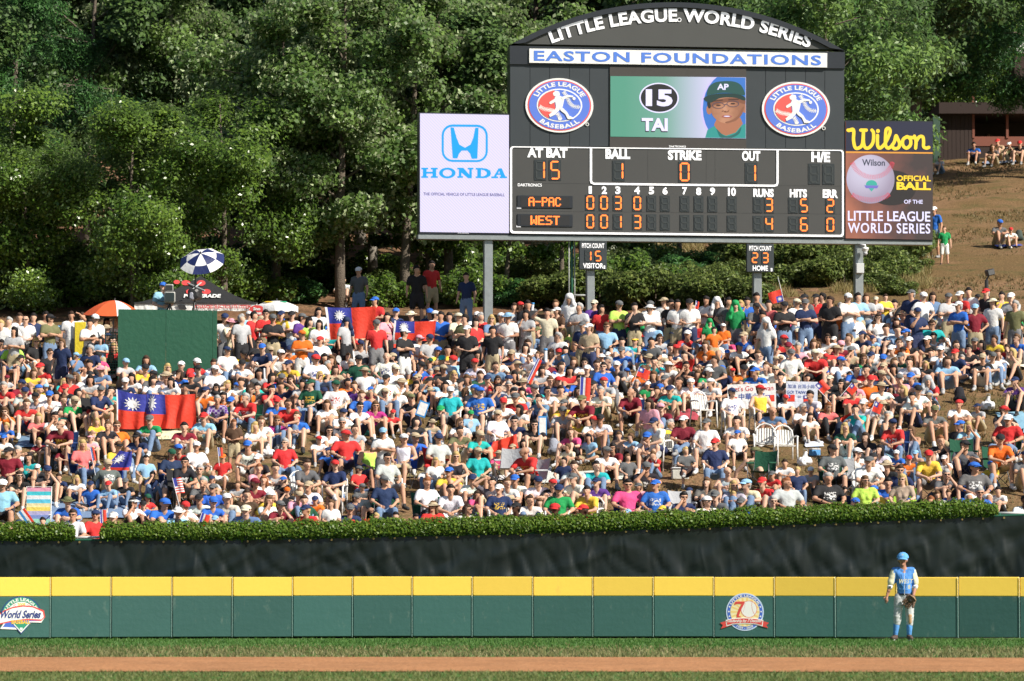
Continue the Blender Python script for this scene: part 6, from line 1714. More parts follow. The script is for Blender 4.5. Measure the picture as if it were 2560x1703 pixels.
# ------------------------------------------------------------------ the crowd: x y pose shirt head flags
CROWD = {
 (0, 740): """82 245 s w hg|10 270 s w hy|180 205 n w hB p|235 225 s w bB g|305 205 n n hk p|460 215 s O ck g#|655 190 S w hB pA|548 305 s w cc k|875 215 s w cw g|825 260 s w hk|845 345 s k cb k|860 395 s k hB k|930 410 s c lk kK|570 440 s n lT gN|825 500 c n hg gB+|35 400 c r ck|15 450 c n lk g|118 450 c L hB|335 430 c k ly g2D|460 530 c k hB g2rp|185 590 h c ck 2a|405 670 g r cr f|290 720 g y lT|35 770 g a cm k|170 820 g m cn|435 850 g y cc k|210 895 g a cn K|355 940 g a ck|520 930 g p lk|885 885 l n cg gK|950 690 g d sp F|755 690 h w hk F|1130 620 g a cc F|1345 600 g c lB F|1310 680 g y ck|1385 790 g w lk|1555 675 g w ly g-|1635 650 g k cw F-|1775 625 g r cw|1845 690 g g ck|1980 630 g w hB F|1980 690 q w cw B|1605 800 g w lk|1760 760 g k cr F+|1160 800 g n cw|1400 740 g g ck|2095 510 c w cn 2DJp|2010 970 l P hg X|2295 950 l r hg Jp|2070 210 s w cn|2130 250 s e sp F|2225 215 s a hg|2290 180 s c cw F-|2340 190 s r hk|130 330 s a lk|700 560 s d cc k|690 900 g e lk""",
 (0, 1040): """85 100 g b hy k|340 20 g C ly F-|490 15 h w hk|590 95 l m bB fpg|385 245 g m hy k|585 310 g m hy k|765 270 c C ly FJ2n|815 215 g p vp k|885 65 g y ly kF|1085 95 b o hT g|1045 290 g y vk|1295 205 g n vk gF|1410 45 g G cg p|1700 110 g m hk p|1895 20 g c cr|2155 75 s B hC kK|75 340 c m ck g2Df|275 390 H t lk|195 560 g k lB gF|20 640 c c cw f2n|565 570 g n hB kp|720 590 g w ly kp|1010 450 b g cT p|1345 400 c c hk k2cK|1385 550 h n hk k|1585 360 c n cD 2n|1670 440 l k hk gp2k|1815 290 c w cw 2w|2050 390 c r co k2wW|2290 280 l w cb p2w-|1935 590 g a cn k|1175 620 g k cg kJ|1030 640 g c cr kJ|640 800 g b sO g|665 920 c w hB g=|885 925 c r cn g|405 975 g r hk k|40 1005 g a hk k|190 1000 g n cn k|1190 810 h w vw F|1065 945 g T cw F|1325 760 g r cD k|1310 830 g b ck k|1470 820 g b cb pf|1610 895 g c sw|1640 990 g k ck k|1680 840 h w cr|1860 780 g w ck|1930 800 g b cb gp|2115 770 g e cw|2280 880 g d ce fg|2000 960 g d cc k|2270 1005 g k ck k|2330 630 g m cm|2250 740 b B hB p|2335 500 g p hC F|850 210 g e hT k|2345 110 g w ly F|1850 620 h g hg|2200 640 g a hT k""",
 (640, 740): """90 175 a r hk g|155 215 a k cg +|235 180 a y cn|330 185 a w ck p|425 205 s P cg|495 250 s L lk|575 150 s w lk|580 265 s w lk|30 430 c k hB g|85 490 l n cb p|245 545 h w cw g|250 480 g n tn|395 440 g w hB|425 360 s o co|410 520 g c tc F|495 450 c n hg g2n|590 420 c w cr 2r|620 530 g g hk k|640 580 g C lk F|555 590 c w cr fgp|500 820 c D cD p2k|500 770 g r ly kF|220 765 g b cg|250 840 H n hB f|325 1005 l r hB J|35 720 g a lk F|720 600 g C lT F|700 690 g T lB F|790 530 g k hk k|755 445 g k lT F|830 240 s a tn F|885 370 g g hk|1110 265 s r cg p|1095 55 s r cb|1000 395 g w ck|1045 370 g y ck|1100 420 g b lT k|1140 470 g L lT F|1080 545 g w cc k|1045 595 g a cc pk|945 590 c D ck gp2D|1005 700 c w sT F2w-|930 840 h P hT|735 830 c w cD p2w|665 1010 g w lT F|925 1030 g w hk g|1080 1020 g M lT Fg|1235 1090 g r cr k|1205 200 s p lk|1285 160 s n cb|1430 180 s k se|1340 430 c n cc g2n|1365 350 s k cw|1470 370 g g ck|1510 400 c w cp F|1605 395 c a cn|1200 570 c w bC p|1200 770 c w ck pJ2w|1290 680 c w ce 2w|1385 560 g w hT kp|1480 650 h b ck g|1450 830 h k lk F|1575 610 g k cD k|1635 520 g y cb|1675 460 g w cc|1650 180 s w cw|1700 190 s b hk|1780 200 s k hk|1865 200 s e se|1840 290 s w cc k|1945 320 s k cw|1925 220 s O hk|2020 250 s r lk F|2070 200 s r hg|2165 220 s d ly Fg|2180 330 s k hk|2260 200 s a cw|2320 200 s w sc|2070 380 g o se k|2215 440 c a se|2315 450 g w cr|1760 510 g w hk|1735 600 g w ct g|1840 590 b c cr pfW|1910 470 g k hT|1950 520 h c cb|2025 540 g k tk|2115 470 g w hT|2135 540 g c cb|2035 630 g w cr|2235 600 g w cp|2285 540 g h sw F|2040 740 g D hB p|1620 800 h c ck|1715 840 g w hk|1790 880 c t cw g2w|1460 950 g k cO|1690 1060 b k cG p|1985 870 g k cb|2060 890 c b cb pf2w|2210 860 h n hk|1980 1090 c c cG k2w|2255 990 g w cr|2230 1100 c w cT 2w|2320 900 g e hk|1600 160 s n cb""",
 (640, 1040): """30 60 g w lT F|200 50 g M lC FgJ|785 70 g g hg g|265 260 c r hg gJ2k|575 230 g w cr k|830 180 c r cr f2n|680 330 h b cn k|1045 270 c L vk g2n-|1170 160 s w cc F|1215 400 c a hk g2w|1360 215 c w cw 2b-|1440 60 g k lk F|1685 210 c a cn g2r|1870 150 g O hk|2045 340 c t cT F2D|1655 430 c w ly kF2D|1840 380 q k ly Fg2w-|205 490 g a hB -|430 460 l g hB 2w|730 460 q n cr 2wK|955 505 c r cg k2w|1185 610 c n cg 2D|970 660 g g cg kg|885 770 g n cg k|845 870 g n cg g|1180 780 g r cc k|760 670 g d cg k|350 740 g p cT F|285 700 h k co Fk|80 790 h w lT F|205 840 h m cg g|490 880 g r cn g|690 820 s w hT k|760 970 g g lB k|1100 940 g w hy k|1305 930 g k hk k|1450 950 g r hk k|1630 840 c r sT Fg2b|1580 620 c w hC 2DB|1790 690 l w hk 2D|1895 870 g w lB Fg|1990 730 g h lB k|2040 690 g w ck k|2240 690 c n cw p2wB|2185 620 H g hk|1995 590 g w cn|2335 630 g w hT|25 600 g w lC F""",
 (1280, 740): """20 110 s a hB|80 100 s B cr|145 90 s k hk|130 175 s a lk F|325 160 S e hk|415 150 s B cw p|530 30 s w tw|620 110 s a hg|755 85 s P ce g|825 130 s r lk F|985 90 s L cg|960 180 s B hk k|1130 110 s k hk|1275 90 s w cg|1270 125 s w sw F|1400 60 s w sT p|1465 80 s k hk|1525 80 s w hk|1635 75 s w ck|1790 50 a w hk p|1890 60 s k tw|1995 60 s g hk|2060 90 s G tG|2165 60 s b hk =|2250 20 s g hk|2250 110 s g ck F|2310 190 s n hk|2210 240 H b cw f2r|2340 250 s w tw|75 330 g w cr|200 360 g d cr p|280 330 g k cO|415 380 c w hg gf2b|510 340 g L ly F|650 280 s n cg|710 300 s T cw|870 290 c c hT g2a|940 290 g k hk|1010 270 g T ck g|1130 220 c G cw fg|1295 270 c c cw 2b|1440 290 g w hy k|1690 250 c r cO 2b|1820 250 s G tG k|1590 370 g r cw =|1755 390 g w hk kF|1860 320 s o hk k|1945 290 s o cw k|1280 430 c g hk|1170 390 g k cr Fg|1110 430 g t vy Fg|1010 430 g c hk|640 370 g O hk #|765 420 g w lk Fg|490 460 g B lk F|290 440 g g ly|150 450 g w hB|100 490 g w lk|155 520 g c tc k|345 540 g k lB F|500 510 g k lk F|740 520 g k hk|825 570 g w sw kF|1035 520 g b cg|1210 520 g b cb g|1440 490 g w hk p|1620 560 H r hk|660 620 g w lk Fg|670 690 g k cw|845 660 c b hk g2wG|1010 650 g g cw|1065 700 g w cb kg|1255 690 h k cB|1455 650 g w sw F|1620 660 h k hk|1860 600 c g hB f-|1920 540 b g bT|2050 700 g o cr k|2265 710 g b cb|2320 570 g b hk g|60 740 g k lk F|90 640 g T sT F|280 700 g a lk F|250 640 g w cn|420 730 g r cb k|520 700 g r lk F|605 780 g b hk|330 890 g w hk g|690 970 l m cO fp|40 890 g e cg|60 950 g r cg|290 960 h d hk|95 1050 g w lk F|505 1010 g y cg|460 1070 g a cg|1105 900 l m bB|1325 890 g m hB F|1265 1000 n p lB Ff|1410 1040 g m cp g|2030 900 c w cn 2wKp|2290 870 c y cr g2w-""",
 (1280, 1040): """35 60 g n hk g|215 90 g k lk Fg|825 40 g w ck|585 160 g h lT F|1000 190 g s hT k|1120 200 g c hT k|1370 70 l w cn 2wg|1580 50 q m cw 2wg|1790 80 c w cg 2w|1870 260 c n cr g2wJ|2075 170 c w cb k2wB|190 340 l r bC pf2a|475 420 c n hk k2D-|850 340 g w cg p|1070 390 c g hT k2w|1335 370 h r hT k2w|1600 330 q g hy kp2w|1995 520 g a bC -|2280 340 b O cO gf-|45 600 g w cb|235 610 g w cn|390 630 h k cr F|620 590 g w cg|775 620 g P cn F|430 690 c G cn 2w|730 700 l y hk F2w|1070 640 c h hk gf2n|1190 660 g p cg Fk|1320 640 c b cb p2n|1565 760 h n hk g2a|1070 900 g c cc k|1395 870 g y cy k|1800 800 c w cw g2n|1890 750 g g cg g|2050 650 g a ly Fg|2010 740 g g hy k|2185 640 g e cc gf|2150 810 g b cg g|390 870 c r cr fZ2T|700 880 g r cr Z|65 860 g k ck Z|165 790 g w hB|2340 620 g r cr|550 300 g e hT k""",
 (1920, 740): """10 90 s C hk|150 100 s k ck|265 70 s w ce|335 30 s g ck|345 80 s n cg|290 165 g w hk|440 30 s r ck|500 20 s k hk|570 50 s k hB pf|735 20 s w cw|830 20 s c hk|905 20 s a lT F|995 40 s w ce pk|1080 20 s y hB kp|1320 -10 n n cg p|1430 10 s w cw|1515 10 s d lB F|1660 20 s a cg|1770 0 a r cw f|1850 -30 s w hk|1930 20 s k ck k|2010 -20 s k cr|2070 70 s w se|2150 10 s y hk|2240 20 s a cw|2275 90 s O hg|340 165 g g cg g|415 150 g n cw|510 210 g w hC g|600 180 g w cc k|665 160 c o cg g|795 190 c w hg g|885 190 g k hg F|1015 210 c w lB Fg|1145 170 g c se F|1030 150 g T cb k|1375 150 s n cn|1495 150 c a cm gf|1755 100 s b cw g|1830 140 s w lT FkW|1905 120 s m cc|2075 130 g w hB Fg|2200 110 c n hB Ffg|300 350 g w ce Fg|440 260 g w cw|495 310 g g lT Fk|640 350 g y hB k|640 410 g c cw k|660 460 g m cp|820 370 g p lT kF|965 400 g c cn k|765 320 g w cw|1215 320 H c hB f|1510 270 c t hB gfp|1475 420 g k cw g|1285 430 g k cw g|1655 430 h w tw k|1800 430 g k hB Fk|1850 500 g k hk g|2025 310 g n lT kFp|2130 310 g m hB|2260 370 g k hB k|2340 300 g k hk|215 540 c w cg|190 480 g n cm g|445 540 l r ce f-|725 600 g k bT kp|930 610 l g bT pk|965 500 c w hy k2w|480 460 g w lT k|1140 620 g g lT FJ|1320 620 g w hB|1240 770 h p cg|1640 610 g c lB Ff|1440 640 g k ly Fk|1515 790 g r ta|125 760 g k hk|345 760 g k hk k|560 780 g k ce F|680 820 g k lk Fg|765 900 g r hk Fg|435 930 g w hk|145 950 g w cr k|295 1040 g w hg Fg-|525 1030 g C lC FgB|60 1070 g d bC f|905 1000 g w cw|850 1060 h t hk|1360 940 g w hk|1510 1060 g g cO|1735 1010 g w cr p|1960 1030 g a cn k|2150 1070 h k cr|2290 800 h P cn p""",
 (1920, 1040): """1175 80 l r cn gp2nJ|1345 150 h w lT Fg-|1840 110 h c ly F|2205 40 c r cw gf|2110 230 l o ck|595 320 c g ck g2Dp|800 350 h w cw g|890 430 l w cg f2w|1215 360 g b cw k|1290 410 g o cr k|1385 360 g s cc k|1475 370 l y cr g|1800 280 h g ck g2D|1600 240 h k hC|1905 480 c g cb fpg|2085 460 g y cb ks|1610 545 h g hg g|2340 380 g g cn|560 580 c k hg fp2k|155 440 g w hB k|270 510 c n hy k2D|60 550 g r cg k|180 630 c a hC f2k|705 700 c n hk k2r|895 610 c L lT Fg2t|985 700 g y cb gp|1235 590 c T ly FgJ2L|1280 800 g b cb k|1500 790 h P lC kF|1590 740 g w lT kF|1700 720 g b hT k|1810 810 g b cb k|1965 800 g g hk kZ|2150 700 g w hk k|2335 790 g w hk Z|505 810 g w hk kZ""",
}
EXTRA = [  # people on the upper hill and in the wood, in photo pixels at the head
 (2361, 573, 's', 'G', 'hT', 'kW'), (2336, 527, 's', 'b', 'cw', ''), (2493, 560, 'g', 'g', 'cb', ''), (2525, 577, 'g', 'w', 'cr', 'k'), (2354, 398, 'g', 'w', 'hB', 'k'),
 (2437, 365, 'g', 'b', 'hk', ''), (2475, 345, 'g', 'k', 'hT', ''), (2487, 370, 'g', 'g', 'lT', 'F'), (2526, 364, 'h', 'O', 'cw', 'F'), (2500, 357, 'g', 'T', 'cr', ''), (2553, 362, 'g', 'k', 'cr', ''), (2512, 362, 'g', 'w', 'cr', 'k'),
 (860, 703, 'g', 'w', 'ck', ''), (897, 679, 's', 'g', 'cw', ''), (1079, 664, 's', 'r', 'hk', 'K'), (1042, 676, 's', 'k', 'hk', ''), (1166, 693, 's', 'n', 'hk', 'J'),
 (52, 388, 's', 'o', 'hk', ''), (85, 392, 's', 'b', 'cb', '')]
def parse():
    out = []
    for (x0, y0), s in CROWD.items():
        toks = s.split('|')
        for t in toks:
            f = t.split()
            if len(f) < 5:
                continue
            out.append(dict(px=x0+float(f[0])/3.683, py=y0+float(f[1])/3.683, pose=f[2], sh=f[3], hd=f[4], fl=f[5] if len(f) > 5 else ''))
    for e in EXTRA: out.append(dict(px=e[0], py=e[1], pose=e[2], sh=e[3], hd=e[4], fl=e[5], far=True))
    return out
PEOPLE = parse()
PANTS = dict(J=('denim blue', (.16, .24, .38)), K=('khaki', (.42, .35, .22)), W=('white', (.75, .75, .73)), B=('black', (.025, .025, .028)), G=('grey', (.2, .2, .21)), N=('navy', (.03, .04, .1)), A=('grey', (.3, .3, .31)))
pr = np.random.RandomState(3)
GLOSS = 0
def setup(q):
    fl = q['fl']
    q['kid'] = 'k' in fl.split('2')[0] or ('k' in fl and '2k' not in fl)
    q['chair'] = fl[fl.index('2')+1] if '2' in fl else None
    if q['chair']: 
        i = fl.index('2'); rest = fl[:i]+fl[i+2:]
    else: rest = fl
    q['kid'] = 'k' in rest
    q['f'] = rest
    q['fem'] = ('F' in rest) or q['hd'][0] == 'l'
    q['fat'] = 'f' in rest
    q['scale'] = (0.74 if q['kid'] else (0.95 if q['fem'] else 1.0))*pr.uniform(.97, 1.04)
    if q['pose'] == 's' and not q.get('far') and q['hd'][0] != 't': q['pose'] = str(pr.choice(['s', 'n', 'a', 'i', 'f'], p=[.2, .22, .26, .16, .16]))
    pose = q['pose']
    if pose == 'a' and q['sh'] == 'a': pass
    q['head_h'] = HEAD_H[pose]*q['scale']
    if q['chair'] is None and pose in 'clq' : q['chair'] = '*'
    q['Y'] = on_ground(q['px'], q['py'], q['head_h'], 86.2)
    d = ray(q['px'], q['py']); q['x'] = d.x*q['Y']/d.y
    q['z'] = terrain(q['x'], q['Y'])
    q['yv'] = pr.choice([0, 1, 1, 2]); q['mir'] = bool(pr.randint(2))
    q['rz'] = pr.uniform(-.5, .5)*(1.3 if pose not in SEATED else 1) + (0.15 if q['px'] < 1280 else -.15)
    trous = [c for c in rest if c in PANTS and not (c == 'k')]
    if trous: q['pants'] = PANTS[trous[0]]; q['long'] = trous[0] in 'J' or (trous[0] in 'BG' and not q['kid'])
    else:
        k_ = pr.choice(['K', 'J', 'N', 'B', 'G', 'K', 'W'], p=[.22, .2, .15, .15, .13, .1, .05]); q['pants'] = PANTS[k_]; q['long'] = (k_ == 'J' and pr.rand() < .6)
        q['pants_random'] = True
    q['skin'] = (.09, .045, .03) if 'Z' in rest else SKINS[pr.randint(len(SKINS))]
    q['shown'] = (F/q['Y'])*q['scale']*(1.0 if pose in SEATED else 0.9)
    return q
for q in PEOPLE: setup(q)
print('PEOPLE', len(PEOPLE))
# gaps in the photo's packed rows hold more people, half hidden
def near(px, py, others, dx, dy):
    for o in others:
        if abs(o['px']-px) < dx and abs(o['py']-py) < dy: return True
    return False
fill = []
pr2 = np.random.RandomState(8)
SHC = list('wwwwwwwwwrrbbnnkkkgaacGDyomhpTdt'); HDC = ['hk', 'hB', 'hT', 'cw', 'cn', 'cr', 'cb', 'ck', 'lk', 'lB', 'lT', 'ly', 'cg', 'cT', 'sT', 'hg']
tries = 0
while len(fill) < 380 and tries < 60000:
    tries += 1
    px = pr2.uniform(5, 2555); top = 792 - (px-1280)*0.0 if px < 1280 else 762
    py = top + (pr2.uniform(0, 1)**1.35)*((1010 if px < 620 else 985)-top)
    if 285 < px < 560 and py < 935: continue
    if 280 < px < 500 and 960 < py < 1085: continue
    if 1800 < px < 2060 and py > 930: continue
    if px > 2330 and py > 900: continue
    if near(px, py, PEOPLE+fill, 14, 15): continue
    q = dict(px=px, py=py, pose=pr2.choice(list('gggghx')), sh=str(pr2.choice(SHC)), hd=str(pr2.choice(HDC)), fl=str(pr2.choice(['', '', 'g', 'k', 'p'])), fill=True)
    fill.append(q)
n1 = len(fill); tries = 0
while len(fill) < n1+75 and tries < 40000:
    tries += 1
    px = pr2.uniform(5, 2555); py = pr2.uniform(985, 1262 if px > 1280 else 1290)
    if 270 < px < 500 and py < 1100: continue
    if 1700 < px < 2010 and 1010 < py < 1175 and not (1790 < px < 1870): continue
    if px > 2330 and py < 1060: continue
    if 60 < px < 130 and py > 1230: continue
    if near(px, py, PEOPLE+fill, 21, 21): continue
    fill.append(dict(px=px, py=py, pose=pr2.choice(list('ggghxgb')), sh=str(pr2.choice(SHC)), hd=str(pr2.choice(HDC)), fl=str(pr2.choice(['', 'g', 'k', 'k', 'p'])), fill=True))
for q in fill: setup(q)
ALL = PEOPLE+fill
real = [q for q in ALL if not q.get('far')]
real.sort(key=lambda q: -q['shown'])
NIND = 285
INDIV = real[:NIND]+[q for q in PEOPLE if q.get('far')][:13]
ids = set(id(q) for q in INDIV)
REST = [q for q in ALL if id(q) not in ids]

# labels ---------------------------------------------------------------
POSEW = {'i': 'standing, hands on hips,', 'f': 'standing, hand to chin,', 's': 'standing', 'n': 'standing', 'a': 'standing cross-armed', 'S': 'standing, shading eyes,', 'g': 'seated', 'h': 'seated, hand to face,', 'H': 'seated, shading eyes,', 'x': 'cross-legged', 'b': 'leaning back', 'c': 'seated', 'q': 'seated cross-legged', 'l': 'leaning forward'}
def garment(q):
    n = COLORS[q['sh']][0]
    if q['sh'] == 's': return 'shirtless'
    return 'in '+n+(' tank top' if '-' in q['f'] else ' striped shirt' if '=' in q['f'] else ' plaid shirt' if 'X' in q['f'] else ' camouflage shirt' if '#' in q['f'] else ' printed shirt' if 'p' in q['f'] else ' shirt')
def headw(q):
    t, c = q['hd'][0], q['hd'][1]
    if t in 'cvst':
        return COLORS[c][0]+{'c': ' cap', 'v': ' visor', 's': ' sun hat', 't': ' towel on head'}[t]
    if t == 'b': return 'shaven head'
    return HAIRC[c][0]+(' long hair' if t == 'l' else ' hair')
def short(q): return f"{COLORS[q['sh']][0] if q['sh'] != 's' else 'bare'}-shirted {'child' if q['kid'] else 'person'} in {headw(q)}" if q['hd'][0] in 'cvs' else f"{COLORS[q['sh']][0]}-shirted {'child' if q['kid'] else 'person'} with {headw(q)}"
def base_label(q, glasses=True):
    s = f"{POSEW[q['pose']]} {'child' if q['kid'] else 'person'} {garment(q)}, {headw(q)}"
    if glasses and 'g' in q['f'] and len(s.split()) < 9: s += ', sunglasses'
    return s
def place(q):
    if q.get('far'): return 'on the upper hill' if q['px'] > 1500 else 'in the wood'
    x, y = q['px'], q['py']
    return ''
labels = {}
from collections import Counter
bl_ = {id(q): base_label(q) for q in INDIV}
cnt = Counter(bl_.values())
used = set()
shc = Counter(short(q) for q in INDIV)
def landmark(q):
    x, y = q['px'], q['py']
    if q.get('far'): return place(q)
    if x < 40: return 'at the left edge'
    if x > 2525: return 'at the right edge'
    if y > 1235: return 'just behind the hedge'
    if 285 < x < 560 and 900 < y < 985: return 'before the green board'
    if 260 < x < 520 and 980 < y < 1110: return 'beside the large flag'
    return ''
for q in INDIV:
    s = bl_[id(q)]
    if cnt[s] > 1 or s in used:
        base = base_label(q, False)
        cands = []
        lm = landmark(q)
        if lm: cands.append(bl_[id(q)]+' '+lm)
        nb = sorted([o for o in INDIV if o is not q], key=lambda o: (o['px']-q['px'])**2+(o['py']-q['py'])**2)[:10]
        nb.sort(key=lambda o: shc[short(o)])
        for o in nb:
            dx, dy = q['px']-o['px'], q['py']-o['py']
            rel = ('right of' if dx > 0 else 'left of') if abs(dx) > abs(dy) else ('in front of' if dy > 0 else 'behind')
            nm = short(o)
            for b0 in (base, base.replace(', '+headw(q), '')):
                if len(f"{b0} {rel} {nm}".split()) <= 16: cands.append(f"{b0} {rel} {nm}")
        for c_ in cands:
            if len(c_.split()) <= 16 and c_ not in used: s = c_; break
    used.add(s); labels[id(q)] = s
    q['label'] = s

# furniture ------------------------------------------------------------
white_pl = mat('white_plastic', (.74, .73, .70), .4, .06, 3); 
CHAIRC = {'w': (.74, .73, .70), 'n': (.02, .05, .17), 'D': (.015, .08, .045), 'k': (.02, .02, .022), 'r': (.45, .02, .025), 'b': (.03, .10, .42), 'a': (.42, .43, .45), 'c': (.05, .50, .66), 'L': (.35, .58, .06), 't': (.02, .32, .38), 'T': (.4, .33, .22)}
def plastic_chair_meshes():
    M = {}
    s = MB(); s.box((-.22, -.24, .40), (.22, .20, .425), 0, .02); M['seat'] = s
    b = MB(); n = 9; vs = []; fs = []
    # curved back with slots
    def bp3(u, t, d): return (u*(.23-.01*t), .19+.10*t-.05*(1-u*u)*0+.035*u*u*-1+d, .42+.46*t-.05*u*u*t)
    for i in range(7):
        u0, u1 = -1+2*i/7+.03, -1+2*(i+1)/7-.03
        for (t0, t1) in ((.12, .86),):
            b.add([bp3(u0, t0, 0), bp3(u1, t0, 0), bp3(u1, t1, 0), bp3(u0, t1, 0), bp3(u0, t0, .012), bp3(u1, t0, .012), bp3(u1, t1, .012), bp3(u0, t1, .012)], [(0, 1, 2, 3), (4, 7, 6, 5), (0, 3, 7, 4), (1, 5, 6, 2)])
    b.tube([bp3(-1, 0, 0), bp3(-1.05, .5, 0), bp3(-1, .9, 0), bp3(-.6, 1.05, 0), bp3(0, 1.1, 0), bp3(.6, 1.05, 0), bp3(1, .9, 0), bp3(1.05, .5, 0), bp3(1, 0, 0)], .02, 8)
    b.tube([bp3(-1, .1, 0), bp3(1, .1, 0)], .018, 6)
    M['backrest'] = b
    for sx_ in (-1, 1):
        M['armrest'+('' if sx_ > 0 else '_')] = MB().tube([(sx_*.25, .2, .64), (sx_*.27, 0, .655), (sx_*.265, -.2, .64), (sx_*.25, -.24, .60)], .022, 8)
        M['leg'+('' if sx_ > 0 else '_')] = MB().tube([(sx_*.25, -.24, .61), (sx_*.24, -.26, .35), (sx_*.245, -.29, -.10)], .021, 8)
        M['leg__'+('' if sx_ > 0 else '_')] = MB().tube([(sx_*.23, .2, .62), (sx_*.225, .2, .4), (sx_*.24, .27, .02)], .021, 8)
    out = {}
    for k, m in M.items():
        me = mesh(k.strip('_'), m.v, m.f, k.strip('_') != 'seat'); me.materials.append(CHAIRPL); out[k] = me
    return out
CHAIRPL = color_mat('chair_plastic', .4); CANVAS = color_mat('chair_canvas', .85); FRAME = mat('chair_frame', (.12, .12, .13), .4, .05, metal=.6)
PLCH = plastic_chair_meshes()
def camp_chair_meshes():
    M = {}
    s = MB(); n = 6
    vs = []; fs = []
    for i in range(n+1):
        for j in range(n+1):
            u, v = -1+2*i/n, -1+2*j/n
            vs.append((u*.25, v*.22-.02, .42-.03*(1-u*u)*(1-v*v)-.01*v))
    for i in range(n):
        for j in range(n): a = i*(n+1)+j; fs.append((a, a+n+1, a+n+2, a+1))
    s.add(vs, fs); M['seat'] = (s, CANVAS)
    b = MB(); vs = []; fs = []
    for i in range(n+1):
        for j in range(n+1):
            u, v = -1+2*i/n, j/n
            vs.append((u*.27, .19+.13*v+.05*(1-u*u), .42+.50*v-.03*(1-u*u)*v))
    for i in range(n):
        for j in range(n): a = i*(n+1)+j; fs.append((a, a+n+1, a+n+2, a+1))
    b.add(vs, fs); M['backrest'] = (b, CANVAS)
    f = MB()
    for sx_ in (-1, 1):
        f.tube([(sx_*.27, .34, .93), (sx_*.27, .17, .40), (sx_*.26, -.26, -.10)], .010, 6)
        f.tube([(sx_*.26, -.26, .44), (sx_*.27, .30, .02)], .010, 6)
        f.tube([(sx_*.26, -.27, .62), (sx_*.26, -.27, -.08)], .010, 6)
    f.tube([(-.26, -.27, -.06), (.26, -.26, .42)], .009, 6).tube([(.26, -.27, -.06), (-.26, -.26, .42)], .009, 6)
    M['frame'] = (f, FRAME)
    for sx_ in (-1, 1): M['armrest'+('' if sx_ > 0 else '_')] = (MB().tube([(sx_*.275, .2, .63), (sx_*.275, -.28, .62)], .024, 8), CANVAS)
    out = {}
    for k, (m, mt) in M.items():
        me = mesh(k.strip('_'), m.v, m.f, True); me.materials.append(mt); out[k] = me
    return out
CAMP = camp_chair_meshes()
def chair_at(x, Y, z, rz, kind, label, s=1.0):
    pl = kind == 'w'
    t = thing('plastic_chair' if pl else 'camp_chair', label, 'chair', (x, Y, z), rz, 'white plastic chairs' if pl else 'folding camp chairs')
    t.scale = (s, s, s)
    c_ = CHAIRC.get(kind, (.03, .03, .04))
    for k, me in (PLCH if pl else CAMP).items():
        o = link(k.strip('_'), me, t); o.color = (*c_, 1)
    return t
CCN = {'w': 'white', 'n': 'navy', 'D': 'dark green', 'k': 'black', 'r': 'red', 'b': 'blue', 'a': 'grey', 'c': 'cyan', 'L': 'lime green', 't': 'teal', 'T': 'tan'}

def person(q):
    yv = q['yv']; T = template(q['pose'], int(yv), q['fem'])
    sx_ = q['scale']*(1.26 if q['fat'] else pr.uniform(1.02, 1.13)); s_ = q['scale']
    t = thing('person', q['label'], 'person', (q['x'], q['Y'], q['z']), q['rz'], 'spectators in the wood and on the upper hill' if q.get('far') else 'spectators on the hillside')
    t.scale = (-sx_ if q['mir'] else sx_, s_*(1.15 if q['fat'] else 1), s_)
    def add(name, key, col, m=None):
        o = link(name, T[key], t); o.color = (*col, 1)
        if m is not None: o.material_slots[0].link = 'OBJECT'; o.material_slots[0].material = m
        return o
    add('body', 'body', q['skin'])
    f = q['f']
    if q['sh'] != 's':
        key = 'tank' if '-' in f else 'long' if '+' in f else 'shirt'
        m_ = STRIPE if '=' in f else PLAID if 'X' in f else CAMO if '#' in f else PRINT if 'p' in f else None
        jt = pr.uniform(.88, 1.08, 3)*1.0
        c0 = COLORS[q['sh']][1]
        add('shirt', key, tuple(min(.85, a*b_) for a, b_ in zip(c0, jt)), m_)
    add('trousers' if q['long'] else 'shorts', 'trousers' if q['long'] else 'shorts', q['pants'][1])
    sc_ = ((.7, .7, .68), (.04, .04, .04), (.3, .3, .3), (.6, .6, .6))[pr.randint(4)]
    add('shoe', 'shoeL', sc_); add('shoe', 'shoeR', sc_)
    h_, c = q['hd'][0], q['hd'][1]
    nat = HAIRC[pr.choice(['k', 'B', 'T', 'g', 'y'], p=[.35, .27, .2, .1, .08])][1]
    if h_ == 'c': add('cap', 'cap' if pr.rand() > .08 else 'back_cap', COLORS[c][1]); add('hair', 'fringe_hair' if not q['fem'] else 'tied_hair', nat)
    elif h_ == 'v': add('visor', 'visor', COLORS[c][1]); add('hair', 'short_hair' if not q['fem'] else 'long_hair', nat)
    elif h_ == 's': add('hat', 'sun_hat', COLORS[c][1]); add('hair', 'fringe_hair' if not q['fem'] else 'long_hair', nat)
    elif h_ == 't': add('towel', 'towel', COLORS[c][1])
    elif h_ == 'h': add('hair', 'short_hair', HAIRC[c][1])
    elif h_ == 'l': add('hair', 'long_hair', HAIRC[c][1])
    if 'g' in f: add('sunglasses', 'sunglasses', (.02, .02, .02))
    return t
chair_used = set()
